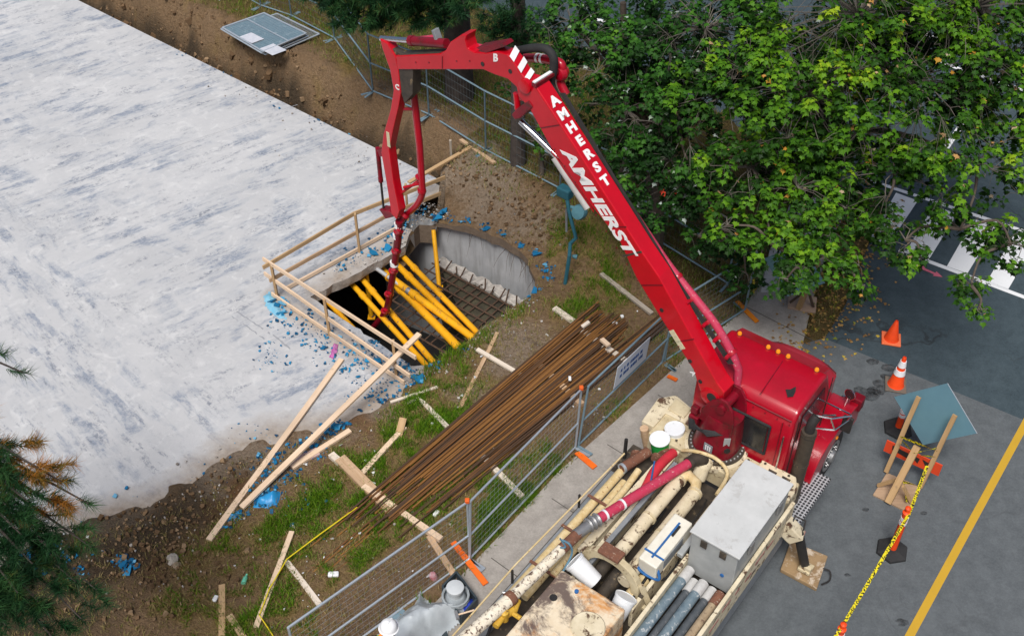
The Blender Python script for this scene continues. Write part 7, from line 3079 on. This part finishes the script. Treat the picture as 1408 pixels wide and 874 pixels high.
BL = [(400, 440, .5, 50), (430, 455, .6, 90), (470, 490, .6, 110), (505, 510, .5, 110), (530, 535, .5, 110), (540, 500, .35, 60), (555, 508, .2, 30), (520, 480, .4, 70), (455, 470, .5, 60), (500, 550, .4, 50),
      (460, 590, .28, 130), (440, 605, .25, 110), (430, 625, .3, 70), (410, 615, .3, 30), (372, 632, .22, 110), (360, 650, .2, 40), (350, 680, .25, 110), (365, 690, .2, 90), (330, 705, .2, 50), (320, 715, .15, 40), (310, 725, .12, 20), (380, 670, .3, 60), (395, 655, .3, 40), (350, 600, .5, 20), (300, 650, .5, 15), (415, 720, .7, 14), (400, 690, .5, 20),
      (180, 785, .15, 60), (165, 775, .15, 30), (110, 790, .2, 20), (60, 770, .4, 50), (40, 780, .3, 40), (90, 760, .3, 20), (20, 790, .3, 30), (130, 740, .5, 10), (370, 480, .25, 20), (385, 500, .3, 20), (360, 500, .2, 15), (180, 690, .4, 5),
      (310, 95, .4, 25), (320, 103, .15, 14), (450, 162, .5, 40), (455, 168, .2, 20), (255, 72, .3, 14), (392, 142, .4, 15), (560, 305, .3, 40), (540, 320, .35, 40), (575, 290, .25, 40), (600, 300, .2, 30), (520, 335, .3, 30), (490, 350, .4, 40), (470, 365, .3, 30),
      (620, 306, .12, 24), (640, 310, .1, 16), (665, 320, .1, 16), (690, 330, .1, 14), (715, 345, .1, 14), (735, 355, .15, 20), (750, 372, .2, 26), (755, 385, .15, 18), (738, 400, .12, 14), (728, 415, .1, 10), (610, 298, .15, 20), (640, 485, .12, 14), (600, 506, .15, 16), (570, 515, .15, 20), (575, 525, .15, 24)]
scatter('blue_shreds', 'shreds of bright blue plastic strewn round the pit and slab edge', 'debris', BL, M_BLUEF, .032, .12, k_n=.9)
scatter('blue_scraps', 'larger torn blue plastic scraps caught along the pit rim', 'debris',
        [(612, 297, .08, 4), (600, 303, .1, 5), (632, 311, .05, 3), (648, 314, .05, 3), (668, 324, .05, 3), (694, 334, .05, 3), (716, 346, .05, 3), (735, 358, .06, 4), (748, 374, .08, 5), (755, 386, .07, 4), (734, 404, .06, 3),
         (545, 327, .2, 8), (520, 345, .2, 6), (575, 523, .12, 6), (460, 470, .3, 8), (500, 505, .3, 8), (385, 415, .2, 6), (395, 425, .2, 6), (440, 610, .2, 14), (372, 632, .15, 12), (470, 590, .15, 10), (180, 785, .12, 6)],
        M_BLUEF, .085, .05, tint=(.5, 1))
M_CHIP = leaf_mat('concrete_chip', [(0, (.17, .15, .13)), (.6, (.34, .31, .28)), (1, (.52, .50, .47))], 0, .9)
scatter('rubble', 'grey concrete rubble and stones round the pit lip and on the dirt', 'rubble',
        [(585, 290, .35, 150), (570, 305, .3, 90), (600, 300, .3, 90), (560, 325, .3, 60), (535, 335, .3, 50), (500, 355, .4, 50), (470, 372, .4, 40), (560, 515, .3, 70), (600, 508, .3, 60), (635, 485, .3, 60), (665, 462, .3, 50), (700, 437, .3, 50), (725, 418, .25, 40),
         (540, 540, .4, 50), (690, 480, 1.0, 120), (640, 530, .8, 70), (740, 450, .7, 60), (700, 290, .9, 60), (650, 270, .6, 40), (760, 340, .5, 40), (600, 620, 1.4, 60), (480, 690, 1.5, 60), (380, 780, 1.6, 60), (850, 600, .8, 70), (800, 640, .5, 30), (330, 690, .8, 60), (260, 720, .9, 70), (200, 770, 1.0, 70), (300, 640, .8, 40), (430, 180, 1.5, 60), (330, 110, 1.5, 60), (520, 215, .8, 40), (600, 700, 1, 40), (870, 590, .5, 30)],
        M_CHIP, .018, .45, k_n=.6)
M_CLOD = leaf_mat('earth_clod', [(0, (.07, .042, .022)), (.6, (.16, .10, .055)), (1, (.27, .185, .11))], 0, .95)
scatter('earth_clods', 'clods of brown earth tumbled along the trench bank and slab edge', 'soil',
        [(150, 15, 1.2, 140), (220, 55, 1.2, 180), (290, 90, 1.2, 180), (360, 125, 1.1, 180), (430, 160, 1.0, 180), (500, 200, .9, 160), (550, 225, .8, 120), (590, 240, .6, 90), (700, 300, .9, 120), (740, 330, .6, 90), (640, 260, .7, 80),
         (300, 660, .6, 30), (250, 710, .9, 90), (200, 740, 1.0, 120), (150, 790, 1.1, 110), (230, 800, 1.0, 90), (280, 770, .9, 60), (330, 645, .4, 14)], M_CLOD, .034, .5, True, k_n=1.5)
scatter('bank_lumps', 'large lumps of earth on the cut face of the trench bank', 'soil',
        [(150, 10, 1.0, 60), (200, 42, 1.0, 70), (250, 66, 1.0, 70), (300, 92, 1.0, 70), (350, 118, .9, 70), (400, 146, .9, 70), (450, 172, .8, 70), (500, 198, .8, 60), (550, 224, .7, 50), (590, 240, .5, 36)], M_CLOD, .085, .55, True)
M_LIT = leaf_mat('white_litter', [(0, (.55, .55, .56)), (1, (.82, .83, .84))], .1, .6)
scatter('white_litter', 'small white scraps of paper and foam scattered over the turf', 'litter',
        [(460, 690, 1.5, 40), (420, 770, 1.4, 30), (560, 640, 1.6, 34), (640, 540, 1.2, 30), (350, 800, 1.3, 16), (700, 600, .8, 14), (840, 430, .8, 10), (600, 790, .8, 24), (430, 640, .7, 20), (780, 560, 1.0, 18), (100, 740, .7, 40), (70, 730, .4, 40), (560, 150, 2, 14), (350, 60, 2, 12), (900, 580, .5, 12), (310, 760, 1, 14)],
        M_LIT, .026, .1, k_n=.55)

# single pieces of rubbish worth naming
def chunk(name, label, cat, px, py, size, mat, rot=0.0, tilt=0.0, dz=.03):
    p = PG(px, py)
    mb = MB()
    m3 = Matrix.Rotation(rot, 3, 'Z') @ Matrix.Rotation(tilt, 3, 'Y')
    ax = tuple(m3 @ Vector(v) for v in ((1, 0, 0), (0, 1, 0), (0, 0, 1)))
    mb.box(Vector((p.x, p.y, max(p.z, 0) + dz + size[2] / 2)), size, ax)
    return tag(add(name, mb, mat, None, bevel=min(size) * .3, smooth=True), label, cat)
M_FOAM = simple('white_foam', (.76, .77, .78), (.66, .67, .68), rough=.7)
chunk('foam_block', 'white foam scrap against the brown plank at the turf edge', 'foam', 297, 825, (.11, .07, .05), M_FOAM, 1.3)
chunk('foam_block', 'white foam brick lying beyond the thin straggling bars', 'foam', 459, 792, (.17, .09, .06), M_FOAM, .05)
chunk('foam_block', 'white foam chip beside the rough split timber', 'foam', 512, 667, (.12, .06, .05), M_FOAM, -.4)
chunk('foam_block', 'white foam stick standing at the lower end of the bars', 'foam', 600, 708, (.13, .07, .05), M_FOAM, 1.0)
chunk('foam_block', 'white paper tag on the steel bars below the wood offcut', 'foam', 783, 531, (.05, .11, .02), M_FOAM, .0, 0, .2)
chunk('foam_block', 'white cup pieces in the grass above the steel bars', 'litter', 845, 448, (.1, .08, .07), M_FOAM, .6)
chunk('foam_block', 'white foam knob in the grass next to the cup pieces', 'litter', 855, 438, (.07, .07, .06), M_FOAM, .2)
mb = MB()
a, b = gp(375, 808, .03), gp(362, 796 + 12 - 24 + 25, .03)
mb.tube([gp(381, 797, .03), gp(370, 808, .03)], .02, 10)
tag(add('paper_tube', mb, M_FOAM, None, smooth=True), 'small white paper tube in the turf beside the green bottle', 'litter')
mb = MB()
a, b = gp(340, 791, .04), gp(335, 804, .04)
mb.tube([b, b.lerp(a, .6), b.lerp(a, .8), a], [.04, .04, .018, .018], 12)
tag(add('plastic_bottle', mb, simple('green_bottle', (.10, .45, .30), (.2, .55, .40), rough=.25), None, smooth=True), 'squashed green plastic bottle in the turf', 'bottle')

def boulder(px, py, r, label, mat, seed):
    p = PG(px, py)
    bm = bmesh.new()
    bmesh.ops.create_icosphere(bm, subdivisions=2, radius=r)
    for v in bm.verts:
        v.co *= 1 + .35 * noise.noise(v.co * (1.4 / r) + Vector((seed, 0, 0)))
        v.co.z *= .65
    mb = MB()
    mb.v = [Vector((p.x, p.y, max(p.z, 0) + r * .3)) + v.co for v in bm.verts]
    mb.f = [tuple(v.index for v in f.verts) for f in bm.faces]
    bm.free()
    return tag(add('stone', mb, mat, None), label, 'stone')
M_STONE = simple('pale_stone', (.42, .38, .33), (.28, .25, .21), rough=.9, scale=12)
boulder(237, 770, .10, 'larger pale stone at the dark soil edge near the slab corner', M_STONE, 1)
boulder(243, 778, .075, 'smaller brown stone touching the larger pale stone', simple('brown_stone', (.30, .23, .16), (.2, .15, .1), rough=.9), 5)

# blue sheet scraps big enough to point at
M_BSHEET = simple('blue_sheet', (.03, .30, .60), (.02, .20, .46), rough=.35, scale=9)
s1 = crumple('blue_sheet', [(352, 688), (372, 680), (388, 676), (386, 700), (366, 703), (350, 700)], lambda x, y, s_: .06 * smooth(0, .1, s_), M_BSHEET, .03, 5, .06)
tag(s1, 'crumpled bright blue plastic sheet between the two long planks', 'plastic sheet')
s1 = crumple('blue_sheet', [(310, 722), (330, 712), (332, 706), (316, 708), (308, 716)], lambda x, y, s_: .05 * smooth(0, .1, s_), M_BSHEET, .03, 6, .06)
tag(s1, 'scrap of blue plastic sheet under the lower end of a long plank', 'plastic sheet')
mb = MB()
p = P(458, 484, .03)
tag(crumple('pink_glove', [(453, 491), (456, 484), (459, 473), (466, 474), (464, 484), (458, 494)], lambda x, y, s_: .04 * smooth(0, .05, s_), simple('magenta_fabric', (.38, .02, .22), (.55, .25, .50), rough=.8, scale=14), .022, 8, .02),
    'magenta and lilac work glove dropped among the blue shreds', 'glove')
s1 = crumple('teal_sheet', [(362, 408), (372, 400), (378, 412), (396, 440), (384, 438), (366, 424)], lambda x, y, s_: .015 * smooth(0, .1, s_), simple('pale_teal_sheet', (.12, .38, .55), (.25, .45, .55), rough=.6), .04, 9, .004)
tag(s1, 'flat teal plastic scrap on the slab outside the guard rail corner', 'plastic sheet')
for px, py, lb in ((345, 28, 'white rag bundle on the far corner of the stacked fences'), (307, 30, 'white rag draped beside the stacked fences')):
    q = [(px - 9, py), (px - 4, py - 5), (px + 6, py - 4), (px + 10, py + 1), (px + 2, py + 4)]
    tag(crumple('white_rag', q, lambda x, y, s_: .08 * smooth(0, .12, s_) + gh(x, y), M_FOAM, .05, 4, .02), lb, 'rag')
# oil spots on the apron
M_OIL = NT('oil_stain')
f = M_OIL.noise(9, 7, .7)
M_OIL.color((.028, .028, .028))
M_OIL.set(Roughness=.35)
M_OIL.l(M_OIL.ramp(f, [(.35, .05), (.6, .55)]), M_OIL.b.inputs['Alpha'])
M_OIL = M_OIL.m
rng = random.Random(2)
for px, py, r in ((1212, 527, .14), (1218, 518, .1), (1205, 537, .15), (1190, 541, .22), (1200, 497, .10), (1222, 505, .12), (1270, 705, .05), (1165, 790, .04), (1240, 855, .08), (1190, 700, .05)):
    c = P(px, py, .003)
    pts = []
    for k in range(14):
        a = k / 14 * 6.283
        rr = r * (1 + .4 * noise.noise((math.cos(a) * 1.5 + px, math.sin(a) * 1.5, py)))
        pts.append(Vector((c.x + math.cos(a) * rr * 1.2, c.y + math.sin(a) * rr * .8, 0)))
    sheet('oil_stain', pts, M_OIL, .003, apron)
